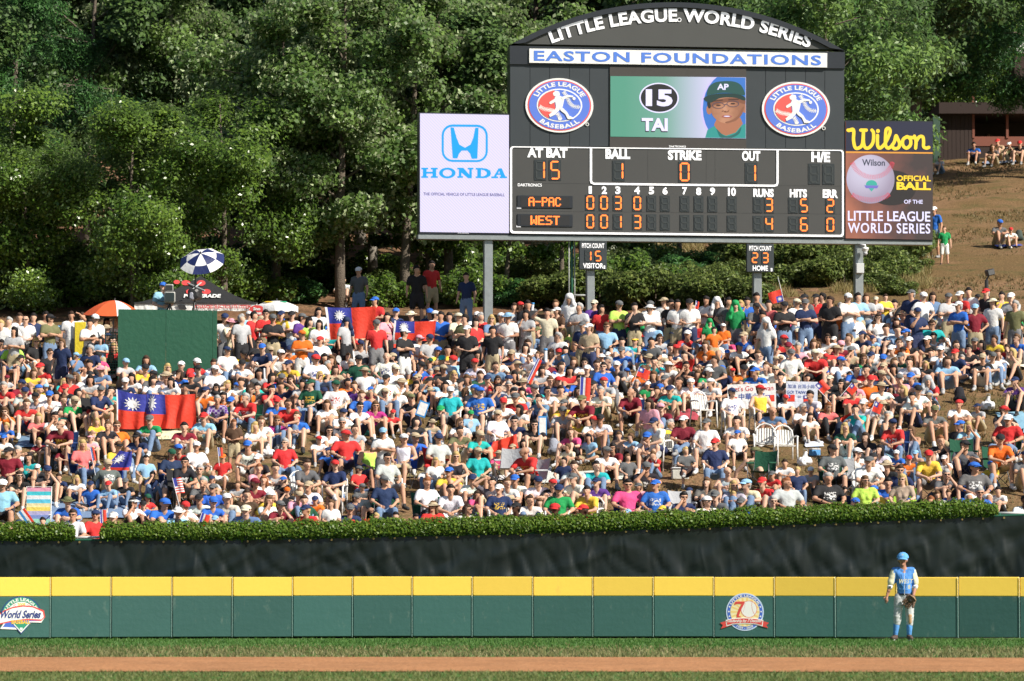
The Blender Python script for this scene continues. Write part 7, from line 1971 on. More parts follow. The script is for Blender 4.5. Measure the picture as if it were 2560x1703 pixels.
for q in INDIV:
    t = person(q)
    if q['chair']:
        k_ = q['chair'] if q['chair'] != '*' else str(pr.choice(['n', 'k', 'D', 'n']))
        who = q['label'].split(',')[0]
        lb = f"{CCN.get(k_, 'dark')} {'plastic' if k_ == 'w' else 'folding'} chair under the {short(q)}"
        if lb in chair_used: lb += (' in the front rows' if q['py'] > 1180 else ' in the middle rows' if q['py'] > 1000 else ' in the rear rows')
        if lb in chair_used: lb = lb.replace(' rows', ' left rows' if q['px'] < 1000 else ' right rows' if q['px'] > 1700 else ' centre rows')
        if lb in chair_used: lb = lb.split(' in the ')[0]+(' at left' if q['px'] < 1280 else ' at right')+(', higher' if q['py'] < 1100 else ', lower')
        chair_used.add(lb)
        chair_at(q['x'], q['Y']+.02, q['z'], q['rz'], k_, lb, max(.84, q['scale']))
# everyone else: one joined crowd
acc_v = []; acc_f = []; acc_c = []; nv = 0
_lo = {}
def lo_arrays(code, yv, key):
    k = (code, yv, key)
    if k not in _lo:
        T = template(code, yv, False, True); me = T[key]
        me.calc_loop_triangles()
        v = np.empty(len(me.vertices)*3, np.float32); me.vertices.foreach_get('co', v)
        tr = np.empty(len(me.loop_triangles)*3, np.int32); me.loop_triangles.foreach_get('vertices', tr)
        _lo[k] = (v.reshape(-1, 3), tr.reshape(-1, 3))
    return _lo[k]
for q in REST:
    parts = [('body', q['skin']), ('shirt', COLORS[q['sh']][1]), ('trousers' if q['long'] else 'shorts', q['pants'][1]), ('shoeL', (.4, .4, .4)), ('shoeR', (.4, .4, .4))]
    h_, c = q['hd'][0], q['hd'][1]
    nat = HAIRC[pr.choice(['k', 'B', 'T', 'g'])][1]
    if h_ in 'cvst': parts.append(({'c': 'cap', 'v': 'visor', 's': 'sun_hat', 't': 'towel'}[h_], COLORS[c][1]))
    if h_ in 'cvs': parts.append(('fringe_hair', nat))
    if h_ == 'h': parts.append(('short_hair', HAIRC[c][1]))
    if h_ == 'l': parts.append(('long_hair', HAIRC[c][1]))
    if 'g' in q['f']: parts.append(('sunglasses', (.012, .012, .014)))
    s_ = q['scale']; sx_ = s_*(1.25 if q['fat'] else 1.08)*(-1 if q['mir'] else 1)
    cz, sz = math.cos(q['rz']), math.sin(q['rz'])
    for key, col in parts:
        v, f_ = lo_arrays(q['pose'], int(q['yv']), key)
        w = v*np.array([sx_, s_, s_])
        w = np.stack([w[:, 0]*cz-w[:, 1]*sz+q['x'], w[:, 0]*sz+w[:, 1]*cz+q['Y'], w[:, 2]+q['z']], 1)
        acc_v.append(w); acc_f.append((f_ if not q['mir'] else f_[:, ::-1])+nv); nv += len(w)
        cc = np.array([*col, 1.0])*pr.uniform(.9, 1.1); cc[3] = 1
        acc_c.append(np.tile(cc, (len(w), 1)))
me = np_mesh('seated_crowd', np.concatenate(acc_v), np.concatenate(acc_f), 3, True)
a_ = me.color_attributes.new('tone', 'FLOAT_COLOR', 'POINT')
a_.data.foreach_set('color', np.concatenate(acc_c).astype(np.float32).ravel())
m, nt, b = new_mat('crowd_cloth')
b.inputs['Roughness'].default_value = .75; b.inputs['Specular IOR Level'].default_value = .25
at_ = N(nt, 'ShaderNodeAttribute'); at_.attribute_name = 'tone'
tc = N(nt, 'ShaderNodeTexCoord'); n2 = N(nt, 'ShaderNodeTexNoise'); n2.inputs['Scale'].default_value = 9; n2.inputs['Detail'].default_value = 3
nt.links.new(tc.outputs['Object'], n2.inputs['Vector'])
mr = N(nt, 'ShaderNodeMapRange'); mr.inputs[3].default_value = .8; mr.inputs[4].default_value = 1.15; nt.links.new(n2.outputs[0], mr.inputs[0])
mx = N(nt, 'ShaderNodeMix', data_type='RGBA', blend_type='MULTIPLY'); mx.inputs[0].default_value = 1
nt.links.new(at_.outputs['Color'], mx.inputs[6]); nt.links.new(mr.outputs[0], mx.inputs[7]); nt.links.new(mx.outputs[2], b.inputs['Base Color'])
bp_ = N(nt, 'ShaderNodeBump'); bp_.inputs['Strength'].default_value = .5; bp_.inputs['Distance'].default_value = .04
nt.links.new(n2.outputs[0], bp_.inputs['Height']); nt.links.new(bp_.outputs[0], b.inputs['Normal'])
me.materials.append(m)
crowd = link('crowd', me); crowd['kind'] = 'stuff'
tag(crowd, 'packed rows of smaller, farther spectators filling the upper part of the hillside', 'crowd')
print('INDIV', len(INDIV), 'REST', len(REST), 'crowd tris', len(me.polygons))

# ------------------------------------------------------------------ things among the crowd
def ground_at(px, py, hh=0.0):
    Y = on_ground(px, py, hh, 85.5); x = ray(px, py).x*Y/ray(px, py).y
    return Vector((x, Y, terrain(x, Y)))
def pal(name, col, rough=.7, **k): return mat('cloth_'+name, col, rough, .08, 4, .3, 12, **k)
FR, FB_, FW = pal('flag_red', (.72, .045, .02)), pal('flag_blue', (.035, .045, .33)), pal('flag_white', (.78, .78, .80))
def surf_mesh(S, nu, nv, mats, pick, name, parent):
    vs = [S(i/nu, j/nv) for j in range(nv+1) for i in range(nu+1)]; fs = []; mi = []
    for j in range(nv):
        for i in range(nu):
            fs.append((j*(nu+1)+i, j*(nu+1)+i+1, (j+1)*(nu+1)+i+1, (j+1)*(nu+1)+i)); mi.append(pick((i+.5)/nu, (j+.5)/nv))
    me = mesh(name, vs, fs, True)
    for m_ in mats: me.materials.append(m_)
    me.polygons.foreach_set('material_index', mi)
    return link(name, me, parent)
def sun_emblem(S, cu, cv, ru, rv, parent, off):
    vs = []; fs = []
    def P3(u, v):
        a = Vector(S(min(1, max(0, u)), min(1, max(0, v)))); return a+off
    n = 24; c0 = len(vs); vs.append(P3(cu, cv))
    for i in range(n): a = 2*math.pi*i/n; vs.append(P3(cu+ru*.56*math.cos(a), cv+rv*.56*math.sin(a)))
    for i in range(n): fs.append((0, 1+i, 1+(i+1) % n))
    for i in range(12):
        a = 2*math.pi*i/12; b0 = len(vs)
        vs += [P3(cu+ru*.62*math.cos(a-.2), cv+rv*.62*math.sin(a-.2)), P3(cu+ru*.62*math.cos(a+.2), cv+rv*.62*math.sin(a+.2)), P3(cu+ru*math.cos(a), cv+rv*math.sin(a))]
        fs.append((b0, b0+1, b0+2))
    link('sun_emblem', mesh('sun_emblem', vs, fs), parent, FW)
def big_flag(tl, tr, br, bl, Y, label, canton, sunc, sunr, amp=.035, waves=5, edge_=True, ph=0.0, name='flag', group='large red flags with a white sun on blue', dirv=None):
    """flag cloth held up between four pixel corners; canton=(u,v) extent of the blue field"""
    o0 = at(*tl, Y)
    t = thing(name, label, 'flag', tuple(o0), 0, group)
    c = [at(*p, Y)-o0 for p in (tl, tr, br, bl)]
    sag = .03
    def S(u, v):
        top = c[0].lerp(c[1], u); bot = c[3].lerp(c[2], u); p = top.lerp(bot, v)
        y = amp*math.sin(u*waves*6.28+ph+v*1.3)*(.35+.65*v)+amp*.6*math.sin(u*waves*2.9+v*5+ph)
        return (p.x+.4*y, p.y+y, p.z-sag*math.sin(math.pi*u)*(1-v))
    surf_mesh(S, 48, 26, [FR, FB_, FW], lambda u, v: 2 if (edge_ and u < .035) else 1 if (u < canton[0] and v < canton[1]) else 0, 'cloth', t)
    if sunc: sun_emblem(S, sunc[0], sunc[1], sunr[0], sunr[1], t, Vector((0, -.012, 0)))
    return t
Y_ = on_ground(390, 1078, 0.05)
big_flag((290, 973), (366, 987), (364, 1073), (292, 1073), Y_, 'red and blue flag with white hem, left one of the held pair', (1.0, .50), (.55, .30), (.30, .20), .03, 2)
big_flag((364, 984), (489, 985), (489, 1070), (365, 1073), Y_-.05, 'wider red and blue flag, right one of the held pair', (.40, .56), (.13, .26), (.11, .27), .06, 3.2, False, 1.0)
Y_ = on_ground(1000, 830, 1.2)
big_flag((812, 768), (939, 766), (941, 845), (821, 850), Y_+.1, 'large red and blue flag held up at the back row left of the second one', (.53, .50), (.28, .25), (.125, .19), .04, 2.6)
big_flag((985, 801), (1089, 802), (1086, 853), (982, 850), Y_-.4, 'smaller red and blue flag stretched in the back row, right of the larger one', (.50, .62), (.25, .30), (.125, .25), .03, 2.2, True, .8)
Y_ = on_ground(290, 1150, .6)-.3
big_flag((300, 1126), (332, 1128), (326, 1176), (252, 1176), Y_, 'blue flag part draped like a cape over a seated person in a black visor', (1.0, .84), (.35, .38), (.30, .30), .05, 1.8, False)
big_flag((1214, 1108), (1290, 1085), (1300, 1140), (1207, 1142), on_ground(1240, 1130, .3)-.35, 'red flag spread over knees of a seated person beside the white printed shirt', (.22, .4), None, None, .07, 3, False)
big_flag((2096, 1046), (2126, 1030), (2136, 1068), (2084, 1066), on_ground(2110, 1055, .3)-.3, 'red cloth flag crumpled over knees beside the coral shirted person', (0, 0), None, None, .06, 3, False)
big_flag((960, 860), (1015, 855), (1012, 885), (965, 888), on_ground(985, 880, .6), 'red flag sagging between seated people below the smaller stretched flag', (.0, .0), None, None, .04, 2, False)
big_flag((800, 1286+10), (930, 1296), (932, 1314), (880, 1314), on_ground(880, 1300, .5)-.2, 'red and white striped blanket over a lap just behind the hedge', (0, 0), None, None, .04, 3, False, name='lap_blanket', group=None)

def hand_flag(px, py, w, h, ang, label, kind='sun', Ypad=-.25, stick=1.6):
    """small flag on a stick held above someone's lap"""
    Y = on_ground(px, py, 1.0)+Ypad; o0 = at(px, py, Y); k = Y/F
    t = thing('hand_flag', label, 'flag', tuple(o0), 0, 'small hand flags in the crowd')
    d = Vector((math.sin(ang), 0, math.cos(ang))); r = Vector((math.cos(ang), 0, -math.sin(ang)))
    W_, H_ = w*k, h*k
    def S(u, v):
        p = d*(H_*(.5-v))+r*(W_*u)
        return (p.x, p.y+.02*math.sin(u*7)*abs(u), p.z-.02*u*u)
    if kind == 'sun':
        surf_mesh(S, 12, 8, [FR, FB_], lambda u, v: 1 if u < .5 and v < .5 else 0, 'cloth', t); sun_emblem(S, .25, .25, .17, .2, t, Vector((0, -.006, 0)))
    elif kind == 'stars':
        surf_mesh(S, 12, 13, [FR, FW, FB_], lambda u, v: 2 if u < .4 and v < .54 else int(v*13) % 2, 'cloth', t)
    elif kind == 'furled':
        surf_mesh(S, 10, 8, [FR, FW, FB_], lambda u, v: 2 if u < .35 else 1 if u < .55 else 0, 'cloth', t)
    MB().tube([tuple(d*H_*.55), tuple(d*(-H_*stick))], .008, 6).build('stick', FW, t)
    return t
hand_flag(1956, 738, 34, 30, 2.9, 'red flag waved high above the back row before the home pitch count post')
hand_flag(1594, 928, 30, 24, .35, 'small red and blue flag beside the brown capped person in mid crowd')
hand_flag(1738, 765, 9, 26, .15, 'small flag held by a back row person in bright pink', 'sun')
hand_flag(2047, 975, 26, 30, -.75, 'small flag tilted over the right edge of the blue lettered sign')
hand_flag(2122, 966, 20, 22, .7, 'small flag slanting right of the person in cream cap')
hand_flag(2183, 1015, 22, 26, .35, 'red flag held by the person in turquoise shirt', 'sun')
hand_flag(250, 1291, 16, 34, -.05, 'small furled flag held up behind the hedge gap', 'furled')
hand_flag(500, 1296, 22, 30, .3, 'red flag drooping beside the blue printed shirt near the hedge', 'furled')
hand_flag(436, 1216, 22, 40, -.25, 'striped white and red stick flag held by the person in black printed shirt', 'stars')
hand_flag(1450, 972, 26, 58, .05, 'tall half furled red white and blue flag in the middle of the crowd', 'furled')
hand_flag(1330, 925, 12, 66, .45, 'long furled white and blue flag slanting over mid crowd', 'furled')
hand_flag(545, 1130, 12, 22, -.1, 'small red pennant held by the child in orange cap', 'furled')
hand_flag(228, 1135, 10, 34, -.2, 'small red flag on a stick near the pink visor child', 'furled')

# cheering sticks and paper boards
SB = pal('stick_blue', (.05, .28, .65), .4)
def stick(px, py, w, h, ang, col, label, tipc=None):
    Y = on_ground(px, py, 1.0)-.25; k = Y/F; o0 = at(px, py, Y)
    t = thing('cheering_stick', label, 'cheering stick', tuple(o0), 0, 'inflatable cheering sticks'); t.rotation_euler = (0, ang, 0)
    r = w*k/2; L = h*k/2
    MB().tube([(0, 0, -L), (0, 0, -L+r*.5), (0, 0, L-r*.5), (0, 0, L)], r*.96, 12).build('tube', pal('stick_'+col[0], col[1], .35), t, True)
    if tipc: MB().tube([(0, 0, L-r*1.2), (0, 0, L+.004)], r*1.02, 12).build('end_cap', SB, t, True)
wt = ('white', (.78, .80, .84)); gr_ = ('green', (.16, .62, .06))
for a in ((1331, 771, 7, 28, .12, wt, 'white cheering stick with blue end held up in the back row', 1), (1455, 858, 7, 34, -.02, wt, 'white cheering stick held upright in the middle of the crowd', 1),
          (1364, 889, 9, 35, 0, wt, 'white and blue cheering stick before the person in brown shirt', 1), (788, 822, 7, 34, -.04, gr_, 'green cheering stick, left of the pair beside the large flag', None),
          (810, 822, 7, 36, .05, gr_, 'green cheering stick, right of the pair beside the large flag', None), (661, 935, 5, 28, -.05, wt, 'thin white cheering stick held by the seated person at left centre', None),
          (2380, 798, 11, 40, .5, wt, 'white cheering stick leaning in the right rear crowd', None)): stick(*a)
def board_sign(x0, y0, x1, y1, Y, label, bgc, items, rot=0.0, name='paper_sign', cat='sign', group='hand lettered signs in the crowd'):
    cx, cy = (x0+x1)/2, (y0+y1)/2; o0 = at(cx, cy, Y); k = Y/F
    t = thing(name, label, cat, tuple(o0), 0, group); t.rotation_euler = (0, rot, 0)
    W_, H_ = (x1-x0)*k, (y1-y0)*k
    MB().box((-W_/2, 0, -H_/2), (W_/2, .012, H_/2)).build('board', bgc, t)
    for it in items:
        if it[0] == 'text':
            _, s_, px, py, w, h, c_, b_ = it
            lt = MB(); letters(lt, s_, (px-cx)*k, (cy-py)*k, w*k, h*k, -.006, 0, b_); lt.build('lettering', c_, t)
        elif it[0] == 'flag':
            _, px, py, w, h = it
            X, Z = (px-cx)*k, (cy-py)*k; w2, h2 = w*k/2, h*k/2
            f_ = MB().box((X-w2, -.005, Z-h2), (X+w2, -.001, Z+h2)).build('flag_picture', FR, t)
            MB().box((X-w2, -.009, Z), (X, -.002, Z+h2)).build('flag_corner', FB_, f_)
            MB().prism(ell(X-w2/2, Z+h2/2, w2*.28, h2*.32, 10), -.012, -.003).build('flag_sun', FW, f_)
        elif it[0] == 'rect':
            _, px, py, w, h, c_ = it
            X, Z = (px-cx)*k, (cy-py)*k
            MB().box((X-w*k/2, -.004, Z-h*k/2), (X+w*k/2, -.001, Z+h*k/2)).build('panel', c_, t)
    return t
PAPER = pal('paper', (.78, .78, .78), .6); BLUEINK = pal('blue_ink', (.05, .10, .38)); REDINK = pal('red_ink', (.65, .05, .05)); TEALP = pal('teal_paper', (.22, .58, .56))
Ys = on_ground(1760, 1120, .0)+2.6
Ys = on_ground(1880, 1010, .4)+.35
board_sign(1819, 960, 1940, 1022, Ys, 'white poster with red script and dark characters behind the yellow tank top person', PAPER,
           [('text', "Let's Go Taiwan", 1882, 971, 104, 13, REDINK, .0), ('text', '中華小將', 1880, 991, 66, 16, BLUEINK, .01), ('flag', 1925, 997, 22, 16), ('flag', 1833, 999, 20, 14)], -.03)
board_sign(1965, 954, 2044, 1020, Ys+.3, 'white poster reading GO! TAIWAN with blue characters and two little flags', pal('paper_blueish', (.66, .70, .80)),
           [('text', '加油 台灣小將', 2003, 966, 68, 10, BLUEINK, .0), ('text', 'GO! TAIWAN', 1998, 981, 62, 8, BLUEINK, .01), ('flag', 1976, 996, 22, 17), ('flag', 2020, 997, 22, 17), ('text', 'GO', 1999, 992, 9, 5, BLUEINK, .02)], .02)
board_sign(1146, 979, 1191, 1004, on_ground(1168, 992, .6)-.1, 'teal paper sign reading GO ASIA PACIFIC held in mid crowd', TEALP, [('text', 'GO ASIA', 1167, 987, 34, 7, BLUEINK, .02), ('text', 'PACIFIC', 1167, 997, 34, 7, BLUEINK, .02)])
board_sign(1674, 804, 1707, 826, on_ground(1690, 815, .9)-.2, 'small red paper sign tilted up in the back rows', pal('red_paper', (.6, .07, .07)), [('rect', 1690, 815, 18, 5, PAPER)], -.2)
for (x0, y0, x1, y1, r_, lb) in ((1043, 1003, 1069, 1042, .35, 'white board with blue edge tilted before a yellow shirt at centre left'), (1346, 1040, 1367, 1088, .0, 'upright white board with blue edge held by the long haired person in black'),
                                 (1409, 884, 1426, 916, -.45, 'small white diamond shaped board in the dark part of mid crowd')):
    Y = on_ground((x0+x1)/2, (y0+y1)/2, .7)-.25
    board_sign(x0, y0, x1, y1, Y, lb, SB, [('rect', (x0+x1)/2, (y0+y1)/2, (x1-x0)*.78, (y1-y0)*.8, PAPER)], r_, 'cheer_board', 'board', 'white and blue cheer boards')
for px, py, lb in ((847, 898, 'round white paper fan held up in the left centre crowd'), (2490, 770, 'round white paper fan in the right back rows'), (1647, 1136, 'round white fan hiding the face of a child in red'), (1177, 1061, 'round white paper fan on the lap of a child in light blue')):
    Y = on_ground(px, py, .8)-.3; k = Y/F; o0 = at(px, py, Y)
    t = thing('paper_fan', lb, 'fan', tuple(o0), 0, 'round white paper fans'); t.rotation_euler = (.1, rs.uniform(-.4, .4), 0)
    MB().prism(ell(0, 0, 6.5*k, 9.5*k, 20), 0, .006).build('blade', PAPER, t)
    MB().box((-.01, .0, -.2), (.01, .008, -9*k)).build('handle', PAPER, t)

# ------------------------------------------------------------------ green plywood screen and the camera platform
gb = mat('green_plywood', (.022, .105, .06), .55, .10, 1.5, .25, 8)
GY = on_ground(420, 905, .80)+1.0
gz = terrain(at(420, 900, GY).x, GY)
o0 = at(295, 773, GY); o1 = at(543, 776.6, GY)
t = thing('green_screen_board', 'big dark green plywood board standing behind the left centre spectators', 'board', (o0.x, GY, gz))
W_ = o1.x-o0.x; HL, HR = o0.z-gz, o1.z-gz
cuts = [0, (415-295)/248*W_, (532-295)/248*W_, W_]
for i in range(3):
    a, b_ = cuts[i]+.004, cuts[i+1]-.004
    MB().prism([(a, -.3), (b_, -.3), (b_, HL+(HR-HL)*b_/W_), (a, HL+(HR-HL)*a/W_)], 0, .04).build('panel', gb, t)
scr_ = MB()
for px, y0, y1 in ((421, 815, 832), (424, 800, 812), (435, 828, 850), (455, 822, 838)):
    x = (px-295)/248*W_; scr_.box((x-.004, -.003, HL-(y1-773)*GY/F), (x+.004, 0, HL-(y0-773)*GY/F))
o = scr_.build('scratches', mat('scratch', (.06, .16, .11), .6, 0), t); o['kind'] = 'stuff'
for x in (0.1, W_*.5, W_-.1): MB().box((x-.04, .045, -.3), (x+.04, .13, HL-.1)).build('stud', mat('timber', (.3, .22, .13), .8, .2), t)
# platform behind it
PYc = GY+1.6
hz = at(407, 716, PYc).z
pz = hz-1.62
pt = thing('camera_platform', 'raised platform mostly hidden behind the green board, carrying the television cameras', 'platform', (at(450, 760, PYc).x, PYc, pz))
MB().box((-1.35, -.9, -.08), (1.35, .9, 0)).build('deck', mat('deck_board', (.25, .2, .14), .8, .2), pt)
for sx_ in (-1.25, 1.25):
    for sy_ in (-.8, .8): MB().tube([(sx_, sy_, -.08), (sx_, sy_, -3.5)], .03, 8).build('leg', steel, pt)
q = dict(px=407, py=716, pose='n', sh='c', hd='cb', fl='')
setup(q); q['x'], q['Y'], q['z'] = at(407, 716, PYc).x, PYc, pz; q['rz'] = .5; q['pants'] = PANTS['B']; q['long'] = True; q['scale'] = 1.0
q['label'] = 'camera operator in pale blue shirt and blue cap standing above the green board'; person(q)
tvb = mat('camera_black', (.03, .03, .032), .4, .1); tvg = mat('camera_grey', (.33, .33, .31), .45, .1)
o0 = at(424, 745, PYc-.5)
c_ = thing('television_camera', 'large television camera with hooded lens beside the operator in the blue cap', 'camera', (o0.x, PYc-.5, o0.z), .1)
MB().box((-.13, -.25, -.15), (.13, .35, .15), 0, .02).build('body', tvb, c_)
MB().box((-.15, -.52, -.16), (.15, -.25, .14), 0, .03).build('lens_hood', tvg, c_)
MB().box((-.12, -.525, -.12), (.12, -.53, .11)).build('lens', mat('lens_glass', (.02, .03, .035), .05, 0), c_)
MB().box((-.12, -.12, .17), (.10, .1, .37), 0, .02).build('viewfinder', tvg, c_)
MB().box((-.10, -.125, .20), (.08, -.12, .34)).build('viewfinder_hood', tvb, c_)
MB().tube([(.12, .1, -.1), (.35, .4, -.05)], .015, 6).tube([(-.12, .1, -.1), (-.3, .4, -.05)], .015, 6).build('pan_bar', tvb, c_)
L_ = o0.z-pz
for a in (0.5, 2.6, 4.7): MB().tube([(0, 0, -.15), (.45*math.cos(a), .45*math.sin(a), -L_)], .022, 6).build('tripod_leg', tvb, c_)
o0 = at(487, 738, PYc-.3)
c_ = thing('television_camera', 'television camera under a black and silver rain cover below the navy and white umbrella', 'camera', (o0.x, PYc-.3, o0.z), -.1)
MB().box((-.15, -.3, -.12), (.15, .3, .16), 0, .05).build('cover', tvb, c_)
MB().box((-.11, -.31, -.14), (.03, .26, .08), 0, .03).build('cover_flap', mat('silver_cover', (.35, .36, .42), .4, .3, 10), c_)
MB().tube([(0, 0, .16), (.02, 0, .62)], .02, 6).build('stem', tvb, c_)
L_ = o0.z-pz
for a in (0.5, 2.6, 4.7): MB().tube([(0, 0, -.12), (.3*math.cos(a), .3*math.sin(a), -L_)], .018, 6).build('tripod_leg', tvb, c_)
# umbrella tilted to the camera
def umbrella(loc, R, depth, tilt, mats, label, n=8, pole=0.0, vent=False, name='umbrella', group=None, val=0.0, roll=0.0, start=0.0):
    t = thing(name, label, 'umbrella', loc, 0, group); t.rotation_euler = (tilt, roll, 0)
    for i in range(n):
        a0_, a1_ = start+2*math.pi*i/n, start+2*math.pi*(i+1)/n
        vs = []; fs = []; mi = []; K = 6; J = 4
        for j in range(K+1):
            r = j/K
            for q_ in range(J+1):
                f_ = q_/J; a = a0_+(a1_-a0_)*f_
                rr = R*r*(1-.05*math.sin(math.pi*f_)*r); z = -depth*(r**1.8)+.02*math.sin(math.pi*f_)*r*-1
                vs.append((rr*math.cos(a), rr*math.sin(a), z))
        for j in range(K):
            for q_ in range(J): fs.append((j*(J+1)+q_, (j+1)*(J+1)+q_, (j+1)*(J+1)+q_+1, j*(J+1)+q_+1)); mi.append(0 if (j < K*.6 or not vent) else 1)
        if val:
            b0 = len(vs)
            for q_ in range(J+1): x, y, z = vs[K*(J+1)+q_]; vs.append((x, y, z-val))
            for q_ in range(J): fs.append((K*(J+1)+q_, b0+q_, b0+q_+1, K*(J+1)+q_+1)); mi.append(0)
        me = mesh('panel', vs, fs, True)
        me.materials.append(mats[i % len(mats)])
        if vent: me.materials.append(mats[(i+1) % len(mats)]); me.polygons.foreach_set('material_index', mi)
        link('panel', me, t)
        MB().tube([(0, 0, -.02), (R*.5*math.cos(a0_), R*.5*math.sin(a0_), -depth*.5**1.8-.02), (R*math.cos(a0_), R*math.sin(a0_), -depth-.01)], .008, 5).build('rib', FRAME, t)
    MB().tube([(0, 0, .06), (0, 0, -pole)], .018, 8).build('pole', FRAME, t)
    return t
UN, UW = pal('umbrella_navy', (.012, .022, .105), .5), pal('umbrella_white', (.78, .78, .78), .5)
o0 = at(502, 634, PYc-.4)
umbrella(tuple(o0), .64, .26, math.radians(38), [UN, UW], 'navy and white golf umbrella tilted over the television camera', 8, .75, True, roll=-.12, start=.35)
# orange and white beach parasol
UO = pal('parasol_orange', (.72, .12, .035), .55)
Yp = on_ground(283, 880, 0.3)+1.5; o0 = at(287, 751, Yp)
t = umbrella(tuple(o0), .88, .44, math.radians(3), [UO], 'orange and white beach parasol left of the green board', 8, o0.z-terrain(o0.x, Yp), False, name='beach_parasol', roll=.05, start=.2)
for i, ch in enumerate([c for c in t.children if c.name.startswith('panel')]):
    if i in (2, 6): 
        ch.data.materials.clear(); ch.data.materials.append(UW)
# white parasol with yellow and green splashes
Yp = 116.5; o0 = at(692, 752, Yp)
t = umbrella(tuple(o0), .66, .16, 0.0, [UW], 'white market parasol with yellow and green spots right of the canopy tent', 6, o0.z-terrain(o0.x, Yp), False, name='parasol', val=.17, start=.5)
MB().ball((-.22, -.3, -.055), .14, 12, 6, sc3=(1, .6, .16)).build('yellow_spot', pal('spot_yellow', (.75, .5, .03)), t)
MB().ball((.20, -.26, -.05), .12, 12, 6, sc3=(1, .6, .16)).build('green_spot', pal('spot_green', (.03, .4, .2)), t)
# black canopy tent
Yt = 118.0; k = Yt/F
o0 = at(490, 757, Yt); gz_ = terrain(o0.x, Yt)
t = thing('canopy_tent', 'black peaked canopy tent with red discs and lettering behind the green board', 'tent', (o0.x, Yt, o0.z))
TB, TWm, TR = pal('tent_black', (.028, .028, .03), .6), pal('tent_white', (.75, .75, .73)), pal('tent_red', (.62, .06, .06))
hw_ = 154*k; ap = 78*k
def roofpt(fx, fy, s_):   # concave pyramid
    return (fx*hw_*s_, fy*hw_*s_+hw_, ap*(1-s_)**1.35)
for (ax, ay, bx_, by_) in ((-1, -1, 1, -1), (1, -1, 1, 1), (1, 1, -1, 1), (-1, 1, -1, -1)):
    vs = []; fs = []; K = 8
    for j in range(K+1):
        s_ = j/K
        for q_ in range(9):
            f_ = q_/8; vs.append(roofpt(ax+(bx_-ax)*f_, ay+(by_-ay)*f_, s_))
    for j in range(K):
        for q_ in range(8): fs.append((j*9+q_, (j+1)*9+q_, (j+1)*9+q_+1, j*9+q_+1))
    link('roof_panel', mesh('roof_panel', vs, fs, True), t, TB)
vl = MB()
nseg = 40
for (x0_, y0_, x1_, y1_) in ((-hw_, 0, hw_, 0),):
    vs = []; fs = []
    for i in range(nseg+1):
        x = x0_+(x1_-x0_)*i/nseg; w = .015*math.sin(i*1.1)+.01*math.sin(i*2.7)
        vs += [(x, -.01+w*.3, .0), (x, -.02+w, -.24+.012*math.sin(i*.9))]
    for i in range(nseg): fs.append((2*i, 2*i+1, 2*i+3, 2*i+2))
    vl.add(vs, fs)
vl.build('valance', TWm, t)
MB().box((-hw_, -.05, -.035), (hw_, -.035, .015)).build('valance_band', TB, t)
lt = MB(); letters(lt, 'ADVANCED ELECTROLYTE SYSTEM', (556-490)*k, -.12, 142*k, 9*k, -.06, 0, .03); lt.build('valance_lettering', TR, t)
MB().prism([((442-490)*k, -.06), ((462-490)*k, -.06), ((468-490)*k, -.2), ((450-490)*k, -.2)], -.062, -.04).build('valance_mark', TB, t)
for sx_ in (-1, 1):
    for yy in (0.05, hw_*2-.05): MB().tube([(sx_*(hw_-.04), yy, 0), (sx_*(hw_-.04), yy, gz_-o0.z)], .022, 6).build('leg', steel, t)
# print on the roof front: discs joined by bars (front slope)
def rp(px, py, lift_=.02):
    """point on the front roof slope seen at a pixel"""
    best = None
    for j in range(1, 200):
        s_ = j/200; zz = ap*(1-s_)**1.35; yy = hw_-hw_*s_
        p = at(px, py, Yt+yy)
        if best is None or abs(p.z-(o0.z+zz)) < best[0]: best = (abs(p.z-(o0.z+zz)), p.x-o0.x, yy, zz)
    return (best[1], best[2]-lift_, best[3]+lift_)
def roof_disc(cx, cy, rx, ry, name, m_): 
    pts_ = [rp(cx+rx*math.cos(2*math.pi*i/18), cy+ry*math.sin(2*math.pi*i/18)) for i in range(18)]
    link(name, mesh(name, [rp(cx, cy)]+pts_, [(0, 1+i, 1+(i+1) % 18) for i in range(18)]), t, m_)
for cx, cy, rx, ry in ((465, 709, 11, 6.5), (503, 709.5, 11, 7), (516, 731, 11, 6.5), (473, 731, 8, 6), (442, 707, 8, 5)): roof_disc(cx, cy, rx, ry, 'red_disc', TR)
bar = MB()
for (a, b_) in (((470, 711), (512, 730)), ((503, 710), (476, 731))):
    p0, p1 = Vector(rp(*a, .035)), Vector(rp(*b_, .035)); bar.tube([p0, p1], .022, 6)
bar.build('grey_bar', mat('grey_print', (.4, .42, .42), .6, 0), t)
v, f_ = glyphs('POWERADE', .045)
mn, mx_ = v.min(0), v.max(0)
pts_ = [rp(459+(a-mn[0])/(mx_[0]-mn[0])*92+((b_-mn[1])/(mx_[1]-mn[1]))*2, 747-(b_-mn[1])/(mx_[1]-mn[1])*9, .03) for a, b_ in v]
link('roof_lettering', mesh('roof_lettering', pts_, f_), t, TWm)
# round red food stand sign
o0 = at(642, 777, 116.0)
t = thing('stand_sign', 'red round sign with white letters at the edge of the black canopy tent', 'sign', tuple(o0)); k = 116/F
MB().prism(ell(0, 0, 20*k, 14*k, 24), 0, .04).build('disc', TR, t)
MB().box((-14*k, .0, -38*k), (16*k, .03, -12*k)).build('lower_card', TWm, t)
lt = MB(); letters(lt, 'Sno', 0, 5*k, 18*k, 8*k, -.01, 0, .05); lt.build('lettering', TWm, t)
lt = MB(); letters(lt, 'Cones', 0, -5.5*k, 24*k, 8*k, -.01, 0, .05); lt.build('lettering', TWm, t)
MB().tube([(0, .05, -.4), (0, .05, terrain(o0.x, 116)-o0.z)], .02, 6).build('post', steel, t)
